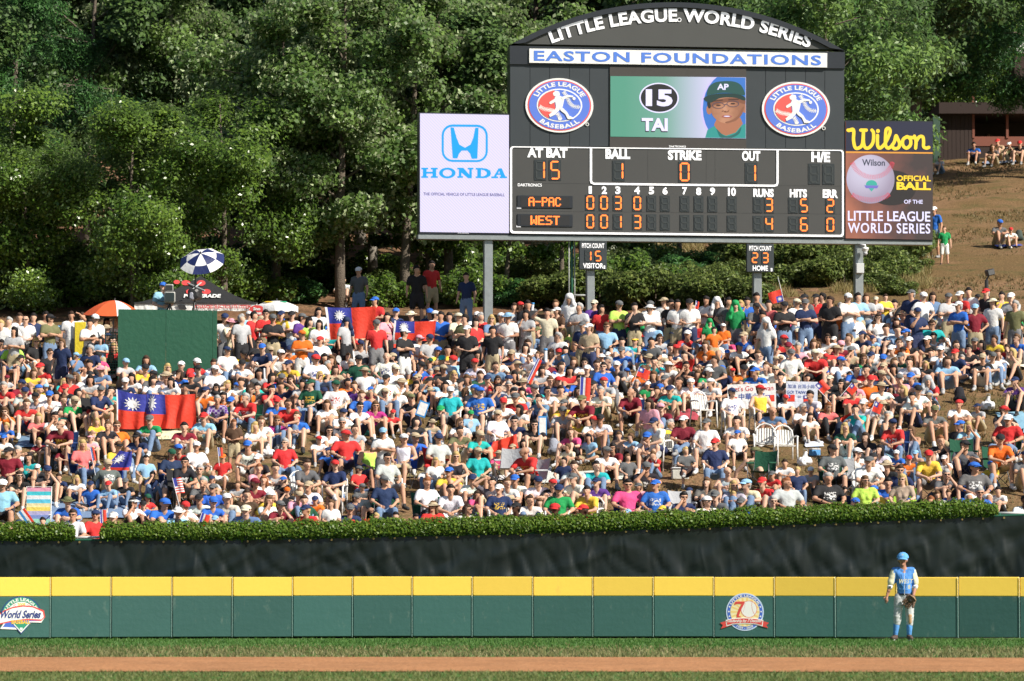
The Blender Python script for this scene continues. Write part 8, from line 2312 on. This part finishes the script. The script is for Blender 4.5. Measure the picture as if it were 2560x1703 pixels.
# plastic snow fence netting
netm = mat('net_green', (.02, .12, .08), .5, .1)
def net(x0, x1, y0, y1, Y, label):
    k = Y/F; o0 = at(x0, y1, Y)
    t = thing('safety_netting', label, 'netting', tuple(o0), 0, 'green safety netting')
    m_ = MB(); W_, H_ = (x1-x0)*k, (y1-y0)*k
    for i in range(int(W_/.07)+1):
        x = i*.07; m_.box((x-.006, .01*math.sin(x*9), 0), (x+.006, .01*math.sin(x*9)+.004, H_))
    for j in range(int(H_/.07)+1):
        z = j*.07; m_.box((0, -.003, z-.009), (W_, .001, z+.009))
    o = m_.build('mesh', netm, t); o['kind'] = 'stuff'
    for x in (0, W_): MB().tube([(x, .02, -.4), (x, .02, H_+.05)], .02, 6).build('stake', steel, t)
net(263, 298, 826, 935, GY+.3, 'green plastic netting strip on the left side of the green board')
net(545, 640, 840, 885, on_ground(590, 862, .7), 'green plastic netting hung right of the green board')
# yellow banner
o0 = at(186, 950, on_ground(150, 800, 1.6)+.6); Yb = o0.y; k = Yb/F
t = thing('yellow_banner', 'yellow banner with blue script behind the standing people at the left', 'banner', tuple(o0))
MB().box((0, 0, 0), (28*k, .03, 145*k), 0, .01).build('cloth', pal('banner_yellow', (.75, .58, .03)), t)
lt = MB(); letters(lt, "Jay's", 15*k, 60*k, 24*k, 22*k, -.01, 0, .03); lt.build('lettering', pal('banner_blue', (.03, .15, .5)), t)
for x in (0, 28*k): MB().tube([(x, .04, -.3), (x, .04, 145*k)], .015, 6).build('pole', steel, t)

# ------------------------------------------------------------------ empty chairs, beach chair, blankets, bags
for px, py, rz, kd, lb in ((1758, 1068, .5, 'w', 'empty cream plastic armchair right of the maroon clothes on the grass'), (1963, 1160, .15, 'w', 'empty white plastic armchair, right one of a pair at mid right'),
                           (1912, 1156, -.1, 'w', 'empty white plastic armchair, left one of a pair at mid right'), (1272, 1218, -.3, 'a', 'empty grey folding chair beside the white blanket at centre'),
                           (2113, 1245, .1, 'a', 'empty pale grey folding chair beside the person leaning in white shirt'), (1905, 1225, -.4, 'D', 'dark green folding chair, empty, near the olive capped person')):
    g_ = ground_at(px, py); chair_at(g_.x, g_.y, g_.z, rz, kd, lb, 1.0)
g_ = ground_at(96, 1322); g_.y -= .1
t = thing('beach_chair', 'rainbow striped beach chair standing empty behind the hedge at far left', 'chair', tuple(g_)); k = g_.y/F
base = .12; zt = .92; W_ = .27
stp = [('pink', (.72, .30, .42)), ('turquoise', (.05, .5, .58)), ('white', (.75, .75, .75)), ('sky', (.1, .5, .7)), ('cream', (.75, .68, .4)), ('yellow', (.78, .62, .12)), ('lilac', (.42, .40, .62)), ('blue', (.2, .28, .6)), ('mint', (.3, .65, .5))]
for i, (nm, c_) in enumerate(stp):
    z1 = zt-(zt-base)*i/9; z0 = zt-(zt-base)*(i+1)/9
    MB().box((-W_, .18*(z0/zt), z0), (W_, .18*(z0/zt)+.01, z1)).build('stripe', pal('beach_'+nm, c_), t)
MB().tube([(-W_-.015, .0, .05), (-W_-.015, .2, zt+.02), (W_+.015, .2, zt+.02), (W_+.015, 0, .05)], .012, 6).tube([(-W_-.015, -.35, .3), (-W_-.015, .15, .3)], .012, 6).tube([(W_+.015, -.35, .3), (W_+.015, .15, .3)], .012, 6).build('frame', P_WHITE, t)
t = thing('inflatable_toy', 'white blue and red striped board leaning on the rainbow beach chair', 'board', (g_.x-.12, g_.y-.35, g_.z+.05)); t.rotation_euler = (.3, -.6, 0)
for i, c_ in enumerate(('flag_white', 'stick_blue', 'flag_white', 'flag_red')): MB().box((-.10+i*.055, 0, 0), (-.10+(i+1)*.055-.002, .03, .42)).build('stripe', MATS.get('cloth_'+c_, PAPER), t)
def blanket(px, py, w, d, col, label, cat='blanket', rz=0.0, bump=.03, name='blanket'):
    g_ = ground_at(px, py); t0 = (g_.x, g_.y, g_.z)
    vs = []; fs = []; n = 16
    for j in range(n+1):
        for i in range(n+1):
            x, y = (-.5+i/n)*w, (-.5+j/n)*d
            X, Y = x*math.cos(rz)-y*math.sin(rz), x*math.sin(rz)+y*math.cos(rz)
            e = min(i, j, n-i, n-j)/n
            z = terrain(g_.x+X, g_.y+Y)-g_.z+.035+bump*(1+noise.noise(Vector((x*5+px, y*5, py))))*min(1, .3+e*5)
            vs.append((X+.05*noise.noise(Vector((y*3, px, 0))), Y+.06*noise.noise(Vector((x*3, py, 0))), z))
    for j in range(n):
        for i in range(n): fs.append((j*(n+1)+i, j*(n+1)+i+1, (j+1)*(n+1)+i+1, (j+1)*(n+1)+i))
    o = link(name, mesh(name, vs, fs, True), None, pal('blanket_%d' % int(px*7+py), col, .85)); o.location = t0
    tag(o, label, cat, 'blankets spread on the grass')
blanket(232, 1272, 2.1, 2.2, (.16, .24, .38), 'denim blue blanket under the two boys at the lower left')
blanket(150, 1300, 1.0, 1.4, (.22, .32, .48), 'pale blue sheet in front of the boys near the hedge')
blanket(95, 1108, 1.0, 1.4, (.14, .24, .36), 'grey blue blanket behind the maroon shirted person at left')
blanket(420, 1092, .9, 1.1, (.7, .68, .45), 'white and yellow towel below the pair of flags')
blanket(2535, 915, .95, 1.4, (.68, .64, .52), 'crumpled cream fleece pile at the right edge of the crowd', bump=.16)
blanket(2468, 948, .75, 1.0, (.72, .70, .62), 'flat cream blanket below the crumpled fleece pile', bump=.04)
blanket(2540, 1060, .7, 2.6, (.22, .42, .55), 'sky blue tarpaulin at the right edge of the crowd')
blanket(2165, 1140, 1.2, 1.6, (.16, .30, .36), 'teal blanket in front of the red shirted photographer')
blanket(1300, 1190, 1.5, 1.2, (.72, .72, .72), 'white sheet left of the red shirted bald person')
blanket(1460, 1195, 2.2, 1.1, (.62, .64, .58), 'long pale blanket across the middle front rows')
blanket(1715, 1045, .6, 1.2, (.35, .05, .07), 'maroon and orange clothes heaped on the grass left of the empty cream chair', bump=.1)
blanket(1675, 1035, .35, .6, (.04, .4, .15), 'small green cloth lying left of the maroon clothes', bump=.07)
blanket(2100, 1195, .6, 1.0, (.2, .45, .5), 'light teal cloth behind the grey shirted person in the dark chair')
blanket(2035, 1116, .45, .6, (.68, .72, .82), 'white and blue paper sheet lying on the brown grass', bump=.015)
blanket(1240, 1290, .8, .8, (.3, .3, .3), 'grey blanket at the feet of the person in white shirt near the hedge')
blanket(640, 1140, .8, .8, (.05, .05, .06), 'black coat lying on the grass near the navy shirted person', bump=.07)
blanket(178, 980, .45, .8, (.7, .5, .05), 'yellow cloth on the grass left of the purple chair', bump=.08)
blanket(1015, 1180, 1.1, 1.6, (.24, .19, .09), 'brown rug between the chairs at the centre left')
blanket(2240, 1165, 1.8, 1.1, (.10, .16, .22), 'dark blue rug behind the child group at right')

bagm = {}
def bag(px, py, kind, col, label, s_=1.0):
    g_ = ground_at(px, py)
    nm = {'b': 'backpack', 'c': 'cooler', 'p': 'plastic_bag', 't': 'tote_bag'}[kind]
    t = thing(nm, label, {'b': 'backpack', 'c': 'cooler', 'p': 'bag', 't': 'bag'}[kind], tuple(g_), rs.uniform(-.5, .5), 'bags and coolers on the grass'); t.scale = (s_,)*3
    if kind not in bagm:
        if kind == 'b':
            a = MB(); cap_mesh(a, (0, 0, .13), (0, .03, .32), .15, .12, .8); cap_mesh(a, (-.08, 0, .1), (.08, 0, .1), .1, .1)
            pk = MB(); cap_mesh(pk, (-.06, -.12, .12), (.06, -.12, .12), .07, .07); st_ = MB().tube([(-.08, .06, .1), (-.1, .16, .25), (-.06, .08, .42)], .014, 6).tube([(.08, .06, .1), (.1, .16, .25), (.06, .08, .42)], .014, 6)
            bagm[kind] = [('main_pouch', remesh(a, .02, 2)), ('front_pocket', remesh(pk, .02, 2)), ('strap', mesh('strap', st_.v, st_.f, True))]
        elif kind == 'c':
            a = MB().box((-.2, -.13, 0), (.2, .13, .24), 0, .02); l_ = MB().box((-.21, -.14, .243), (.21, .14, .29), 0, .015); h_ = MB().tube([(-.2, 0, .2), (-.18, 0, .36), (.18, 0, .36), (.2, 0, .2)], .012, 6)
            bagm[kind] = [('box', mesh('box', a.v, a.f)), ('lid', mesh('lid', l_.v, l_.f)), ('handle', mesh('handle', h_.v, h_.f, True))]
        else:
            a = MB(); cap_mesh(a, (-.07, 0, .1), (.07, 0, .11), .12, .11); cap_mesh(a, (0, 0, .2), (.02, 0, .3), .08, .04)
            me = remesh(a, .016, 1)
            for v_ in me.vertices: v_.co += v_.normal*.035*noise.noise(v_.co*14)
            h_ = MB().tube([(-.05, 0, .3), (-.03, 0, .4), (.05, 0, .4), (.06, 0, .3)], .008, 5)
            bagm[kind] = [('sack', me), ('handle', mesh('handle', h_.v, h_.f, True))]
        for n_, me in bagm[kind]:
            if not me.materials: me.materials.append(CANVAS)
    for i, (n_, me) in enumerate(bagm[kind]):
        o = link(n_, me, t); c2 = col if i == 0 else (.7, .7, .7) if kind == 'c' and i == 1 else tuple(c*.6 for c in col)
        o.color = (*c2, 1)
for a in ((232, 1200, 'b', (.05, .055, .06), 'dark grey backpack beside the chair of the grey printed shirt'), (335, 1050, 'b', (.12, .12, .13), 'grey camera backpack below the navy shirted photographer'),
          (172, 1075, 'p', (.6, .6, .6), 'grey and white plastic bag left of the photographer in navy'), (600, 1000, 'b', (.02, .02, .025), 'black duffel style backpack right of the purple plaid shirt', 1.2),
          (635, 985, 't', (.35, .42, .52), 'pale denim tote bag beside the black backpack'), (170, 960, 't', (.55, .50, .42), 'beige tote bag left of the yellow cloth'),
          (857, 1172, 'p', (.75, .75, .76), 'white plastic carrier bag by the red shirted person with the cap'), (668, 1145, 'p', (.74, .74, .76), 'white plastic bag left of the red polo person at left centre'),
          (2013, 1165, 'p', (.75, .76, .78), 'crumpled white plastic bag right of the empty white armchairs'), (2037, 1140, 'c', (.1, .3, .6), 'small blue and white cooler on the brown grass at right', .6),
          (920, 1090, 't', (.1, .55, .55), 'turquoise and white beach bag behind the lime tank top'), (505, 1125, 'b', (.5, .5, .5), 'light grey backpack next to the pair of flags'),
          (1545, 1120, 'b', (.02, .02, .03), 'black backpack behind the boys at centre'), (1385, 1140, 'b', (.3, .32, .38), 'blue striped rucksack near the bright pink shirt'),
          (2400, 1010, 'b', (.02, .02, .025), 'black backpack on the bare grass at right'), (2470, 1025, 'p', (.74, .74, .74), 'big white plastic bag right of the black backpack'),
          (2385, 1175, 'b', (.25, .27, .30), 'grey rucksack behind the light blue shirted blond person'), (2100, 1100, 'b', (.02, .03, .06), 'navy backpack below the red crumpled flag'),
          (300, 1215, 'b', (.03, .08, .35), 'blue backpack beside the folded chair at left'), (1762, 985, 'p', (.55, .58, .65), 'blue and white striped bag near the big person in tank top'),
          (560, 1265, 't', (.28, .22, .14), 'brown bag behind the cream capped person near the hedge'), (1225, 1010, 'c', (.5, .04, .04), 'small red cooler in the middle of the crowd'),
          (1700, 1200, 'c', (.55, .55, .5), 'pale cooler between the white plastic chairs'), (2330, 1280, 'b', (.05, .05, .06), 'black backpack near the small girls at the hedge')): bag(*a)
# drinks
dr = 0
for px, py, c_, lb in ((328, 1175, (.7, .7, .72), 'large white drink cup with red print on the arm of the lounger'), (2085, 925, (.6, .04, .04), 'red drink cup held by the person in red tank top'), (1165, 1185, (.7, .35, .03), 'orange drink beside the turquoise shirt')):
    Y = on_ground(px, py, .5)-.3; o0 = at(px, py, Y)
    t = thing('drink_cup', lb, 'cup', tuple(o0), 0, 'drink cups')
    MB().tube([(0, 0, -.1), (0, 0, .07)], .036, 12, 0, .05).build('cup', pal('cup%d' % dr, c_, .4), t, True); dr += 1
    MB().tube([(0, 0, .07), (0, 0, .08)], .052, 12).tube([(0, 0, .07), (.02, 0, .16)], .006, 5).build('lid', PAPER, t, True)
# stroller with black hood
g_ = ground_at(2262, 858)
t = thing('stroller', 'baby stroller with a round black hood in the right rear crowd', 'stroller', tuple(g_))
def hood():
    m_ = MB(); vs = []; fs = []
    for i in range(9):
        a = math.pi*i/8
        for j in range(7):
            b_ = math.pi*.62*j/6; vs.append((.30*math.cos(a)*1.05, -.02-.30*math.sin(a)*math.sin(b_)*.4+.12*(1-j/6), .72+.33*math.sin(a)*math.cos(b_*.7)))
    for i in range(8):
        for j in range(6): fs.append((i*7+j, i*7+j+1, (i+1)*7+j+1, (i+1)*7+j))
    return m_.add(vs, fs)
hood().build('hood', TB, t, True)
MB().tube([(-.3, -.03, .72)]+[(.31*math.cos(math.pi*i/8)*-1, -.03, .72+.33*math.sin(math.pi*i/8)) for i in range(1, 8)]+[(.3, -.03, .72)], .015, 6).build('hood_rim', pal('rim_tan', (.45, .3, .2)), t)
MB().box((-.22, -.2, .35), (.22, .15, .42), 0, .03).build('seat', TB, t)
MB().tube([(-.25, .2, .95), (-.25, 0, .5), (-.22, -.25, .1)], .014, 6).tube([(.25, .2, .95), (.25, 0, .5), (.22, -.25, .1)], .014, 6).tube([(-.25, .2, .95), (.25, .2, .95)], .014, 6).build('frame', FRAME, t)
for sx_ in (-.24, .24):
    for sy_ in (-.25, .22): MB().tube([(sx_-.02, sy_, .1), (sx_+.02, sy_, .1)], .1, 14).build('wheel', tvb, t)
# black speaker on a pole at the right
g_ = ground_at(2466, 860, 0); Y = on_ground(2466, 760, .9); o0 = at(2468, 700, Y); gz_ = terrain(o0.x, Y)
t = thing('pole_speaker', 'black loudspeaker on a pole above the right back row', 'speaker', (o0.x, Y, gz_))
MB().tube([(-.02, 0, -.1), (-.02, 0, o0.z-gz_)], .055, 10).build('pole', tvb, t)
MB().tube([(-.02, 0, o0.z-gz_), (.06, 0, o0.z-gz_+.15)], .025, 8).build('bracket', tvb, t)
b_ = MB().box((-.11, -.1, -.08), (.11, .1, .10), 0, .02).build('box', tvb, t); b_.location = (.08, 0, o0.z-gz_+.2); b_.rotation_euler = (0, -.25, .3)
MB().box((-.09, -.106, -.06), (.09, -.1, .08)).build('grille', mat('grille', (.09, .09, .09), .7, .3, 60), b_)
# bright blanket and pack on the upper hill
blanket(2522, 617, .9, .5, (.05, .08, .35), 'blue and yellow cloth beneath the pair sitting on the upper hill')
blanket(2500, 408, 1.4, .8, (.25, .32, .45), 'pale blue blanket under the group by the pavilion')
g2 = ground_at(2548, 606)
bag(2548, 606, 'b', (.06, .08, .07), 'dark green backpack beside the pair on the upper hill')

# ------------------------------------------------------------------ the fielder
FX, FYp = wall_x(2258)*78.9/80.1, 78.9
pp = dict(hs=1.1, pel=V3(.02, 0, .86), che=V3(.0, .0, 1.18), nek=V3(-.01, 0, 1.385), hed=V3(-.02, -.02, 1.54),
          hipL=V3(.10, 0, .82), hipR=V3(-.09, 0, .82), kneL=V3(.11, -.03, .45), kneR=V3(-.13, -.04, .45), ankL=V3(.10, .01, .09), ankR=V3(-.17, .0, .09),
          toeL=V3(.12, -.15, .045), toeR=V3(-.23, -.13, .045), shL=V3(.165, .01, 1.345), shR=V3(-.175, .01, 1.345),
          elL=V3(.225, .0, 1.06), elR=V3(-.255, .02, 1.07), wrL=V3(.17, -.15, .87), wrR=V3(-.325, -.02, .86), fiL=V3(.10, -.20, .78), fiR=V3(-.35, -.05, .72))
POSES['P'] = pp; HEAD_H['P'] = 1.54
T, HF = build_template('P', -.12, .02, 0, False, False)
fld = thing('person', 'young outfielder in light blue jersey and cap standing before the green wall', 'person', (FX, FYp, 0), 0)
fld.scale = (1.02, 1.02, 1.02)
def addp(name, me, col, m_=None, par=fld):
    o = link(name, me, par); o.color = (*col, 1)
    if not me.materials: me.materials.append(m_ or CLOTH)
    elif m_: o.material_slots[0].link = 'OBJECT'; o.material_slots[0].material = m_
    return o
LB = (.085, .26, .64)
addp('body', T['body'], (.42, .21, .14))
jm = MB()
def Cj(a, b, ra, rb, flat=1.0): cap_mesh(jm, a, b, ra, rb, flat)
Cj(pp['pel']+V3(0, 0, .03), pp['che'], .150, .150, .76); Cj(pp['che']+V3(.04, 0, 0), pp['shL']+V3(-.05, 0, -.03), .11, .08); Cj(pp['che']+V3(-.04, 0, 0), pp['shR']+V3(.05, 0, -.03), .11, .08)
Cj(pp['shL']+V3(-.02, 0, 0), pp['shR']+V3(.02, 0, 0), .07, .07)
for s_ in 'LR': Cj(pp['sh'+s_]+V3(0, 0, .0), pp['sh'+s_].lerp(pp['el'+s_], .82), .068, .078)
me = remesh(jm, .014, 3)
for v_ in me.vertices: v_.co += v_.normal*(.010*noise.noise(Vector((v_.co.x*9, v_.co.y*9, v_.co.z*5)))+.006*noise.noise(v_.co*20))
# cream sleeves
me.materials.append(CLOTH); cream = mat('jersey_cream', (.72, .68, .48), .8, .1); me.materials.append(cream)
mi = []
for p_ in me.polygons:
    c_ = p_.center; mi.append(1 if (abs(c_.x) > .205+.0 and c_.z < 1.36) or (abs(c_.x) > .17 and c_.z < 1.30 and abs(c_.x) > .165+(1.30-c_.z)*.15) else 0)
me.polygons.foreach_set('material_index', mi)
jo = addp('jersey', me, LB)
lt = MB(); letters(lt, 'WEST', .02, 1.14, .27, .085, -.182, 0, .018, slant=.2, spacing=1.15); lt.build('jersey_lettering', cream, jo)
lt = MB(); letters(lt, '8', .085, 1.03, .05, .08, -.172, 0, .04); lt.build('jersey_number', cream, jo)
MB().tube([(-.0, -.125, 1.34), (-.005, -.15, 1.2), (0, -.148, 1.0), (0.0, -.135, .86)], .004, 5).build('piping', P_WHITE, jo)
tm_ = MB()
cap_mesh(tm_, pp['pel']+V3(0, 0, -.02), pp['pel']+V3(0, 0, .04), .135, .132, .85)
for s_ in 'LR': cap_mesh(tm_, pp['hip'+s_], pp['kne'+s_], .103, .078); cap_mesh(tm_, pp['kne'+s_], pp['kne'+s_].lerp(pp['ank'+s_], .38), .082, .064)
me = remesh(tm_, .014, 2)
for v_ in me.vertices: v_.co += v_.normal*(.012*noise.noise(Vector((v_.co.x*6, v_.co.y*6, v_.co.z*26)))*(1 if v_.co.z < .55 else .45))
me.materials.append(CLOTH); to = addp('trousers', me, (.50, .52, .53))
dm_ = MB(); cap_mesh(dm_, pp['kneL']+V3(.0, -.055, .02), pp['kneL']+V3(0, -.045, -.10), .042, .034, .7); dm_.build('knee_stain', mat('dirt_stain', (.48, .30, .17), .9, .2, 20), to, True)
MB().tube([(.02+.137*math.cos(a*math.pi/10), .115*math.sin(a*math.pi/10), .89) for a in range(21)], .016, 6).build('belt', mat('belt_navy', (.02, .03, .06), .5, 0), to)
sk_ = MB()
for s_ in 'LR': cap_mesh(sk_, pp['kne'+s_].lerp(pp['ank'+s_], .3), pp['ank'+s_], .063, .044)
addp('socks', mesh('socks', sk_.v, sk_.f, True), (.10, .30, .68))
for s_ in 'LR':
    a_, t_ = pp['ank'+s_], pp['toe'+s_]; mb_ = MB(); cap_mesh(mb_, a_+V3(0, .03, -.04), t_, .05, .045, 1, 10); cap_mesh(mb_, a_+V3(0, 0, 0), a_+V3(0, -.02, -.04), .05, .05, 1, 10)
    mb_.v = [(x, y, max(z, .003)) for x, y, z in mb_.v]
    so_ = addp('shoe', mesh('shoe', mb_.v, mb_.f, True), (.10, .07, .06))
    MB().tube([tuple(a_+V3(0, .03, -.072)), tuple(t_+V3(0, -.02, -.028))], .03, 8).build('sole', PAPER, so_)
cp = MB()
dome(cp, .106, .040, 1.0, 20, 8); m_ = mesh('cap', [HF @ Vector(v) for v in cp.v], cp.f, True); co_ = addp('cap', m_, (.13, .38, .74))
br = MB(); brim(br, .106, .07, .050, .085); m_ = mesh('brim', [HF @ Vector(v) for v in br.v], br.f, True); addp('brim', m_, (.13, .38, .74), None, co_)
lt = MB(); letters(lt, 'W', 0, .10, .035, .03, -.112, 0, .05); me = mesh('cap_letter', [HF @ Vector(v) for v in lt.v], lt.f); addp('cap_letter', me, (.7, .65, .4), cream, co_)
hm = HEAD['fringe_hair']; addp('hair', mesh('hair', [HF @ Vector(v) for v in hm.v], hm.f, True), (.03, .02, .015), HAIRM)
for s_ in 'LR':
    e_, w_ = pp['el'+s_], pp['wr'+s_]
    a_ = e_.lerp(w_, .05); b2 = e_.lerp(w_, .38)
    wb_ = MB().tube([tuple(a_), tuple(b2)], .053, 12, 0, .047).build('sweatband', PAPER, fld, True)
    MB().box(tuple((a_+b2)/2+V3(-.02, -.056, -.015)), tuple((a_+b2)/2+V3(.02, -.05, .02))).build('mark', P_BLACK, wb_)
# leather glove on the left hand: a thing he holds
gc = pp['wrL'].lerp(pp['fiL'], .75)
gl = thing('baseball_glove', 'worn brown leather baseball glove on the outfielder\'s left hand', 'glove', (FX+gc.x, FYp+gc.y-.02, gc.z))
gl.rotation_euler = (.3, .75, 0)
leather = mat('glove_leather', (.13, .075, .045), .6, .35, 18, .5, 30); lea2 = mat('glove_edge', (.42, .26, .15), .65, .2)
pm = MB(); cap_mesh(pm, (-.045, 0, .0), (.045, 0, .0), .075, .07, .55); cap_mesh(pm, (0, 0, .05), (0, 0, -.01), .06, .085, .55)
me = remesh(pm, .009, 2); link('palm', me, gl, leather)
for i, (x0_, x1_, l_) in enumerate(((-.07, -.085, .085), (-.028, -.035, .115), (.018, .018, .12), (.06, .068, .105))):
    m_ = MB(); cap_mesh(m_, (x0_, -.005, -.03), (x1_, -.035, -.05-l_), .026, .022); m_.build('finger', leather, gl, True)
m_ = MB(); cap_mesh(m_, (.075, -.01, .01), (.125, -.06, -.07), .03, .024); m_.build('thumb', leather, gl, True)
wb = MB()
for i in range(4): wb.tube([(.085+.006*i, -.03-.01*i, -.05-.02*i), (.07+.004*i, -.035, -.09-.018*i)], .005, 5)
for i in range(3): wb.tube([(.075, -.03, -.06-.025*i), (.115, -.05, -.04-.02*i)], .005, 5)
wb.build('webbing', lea2, gl)
MB().tube([(-.08, -.03, .06), (0, -.05, .085), (.08, -.03, .06)], .014, 8).build('cuff', lea2, gl, True)
MB().ball((0, -.055, -.02), .03, 10, 6, sc3=(1, .3, 1.1)).build('pocket', P_BLACK, gl, True)
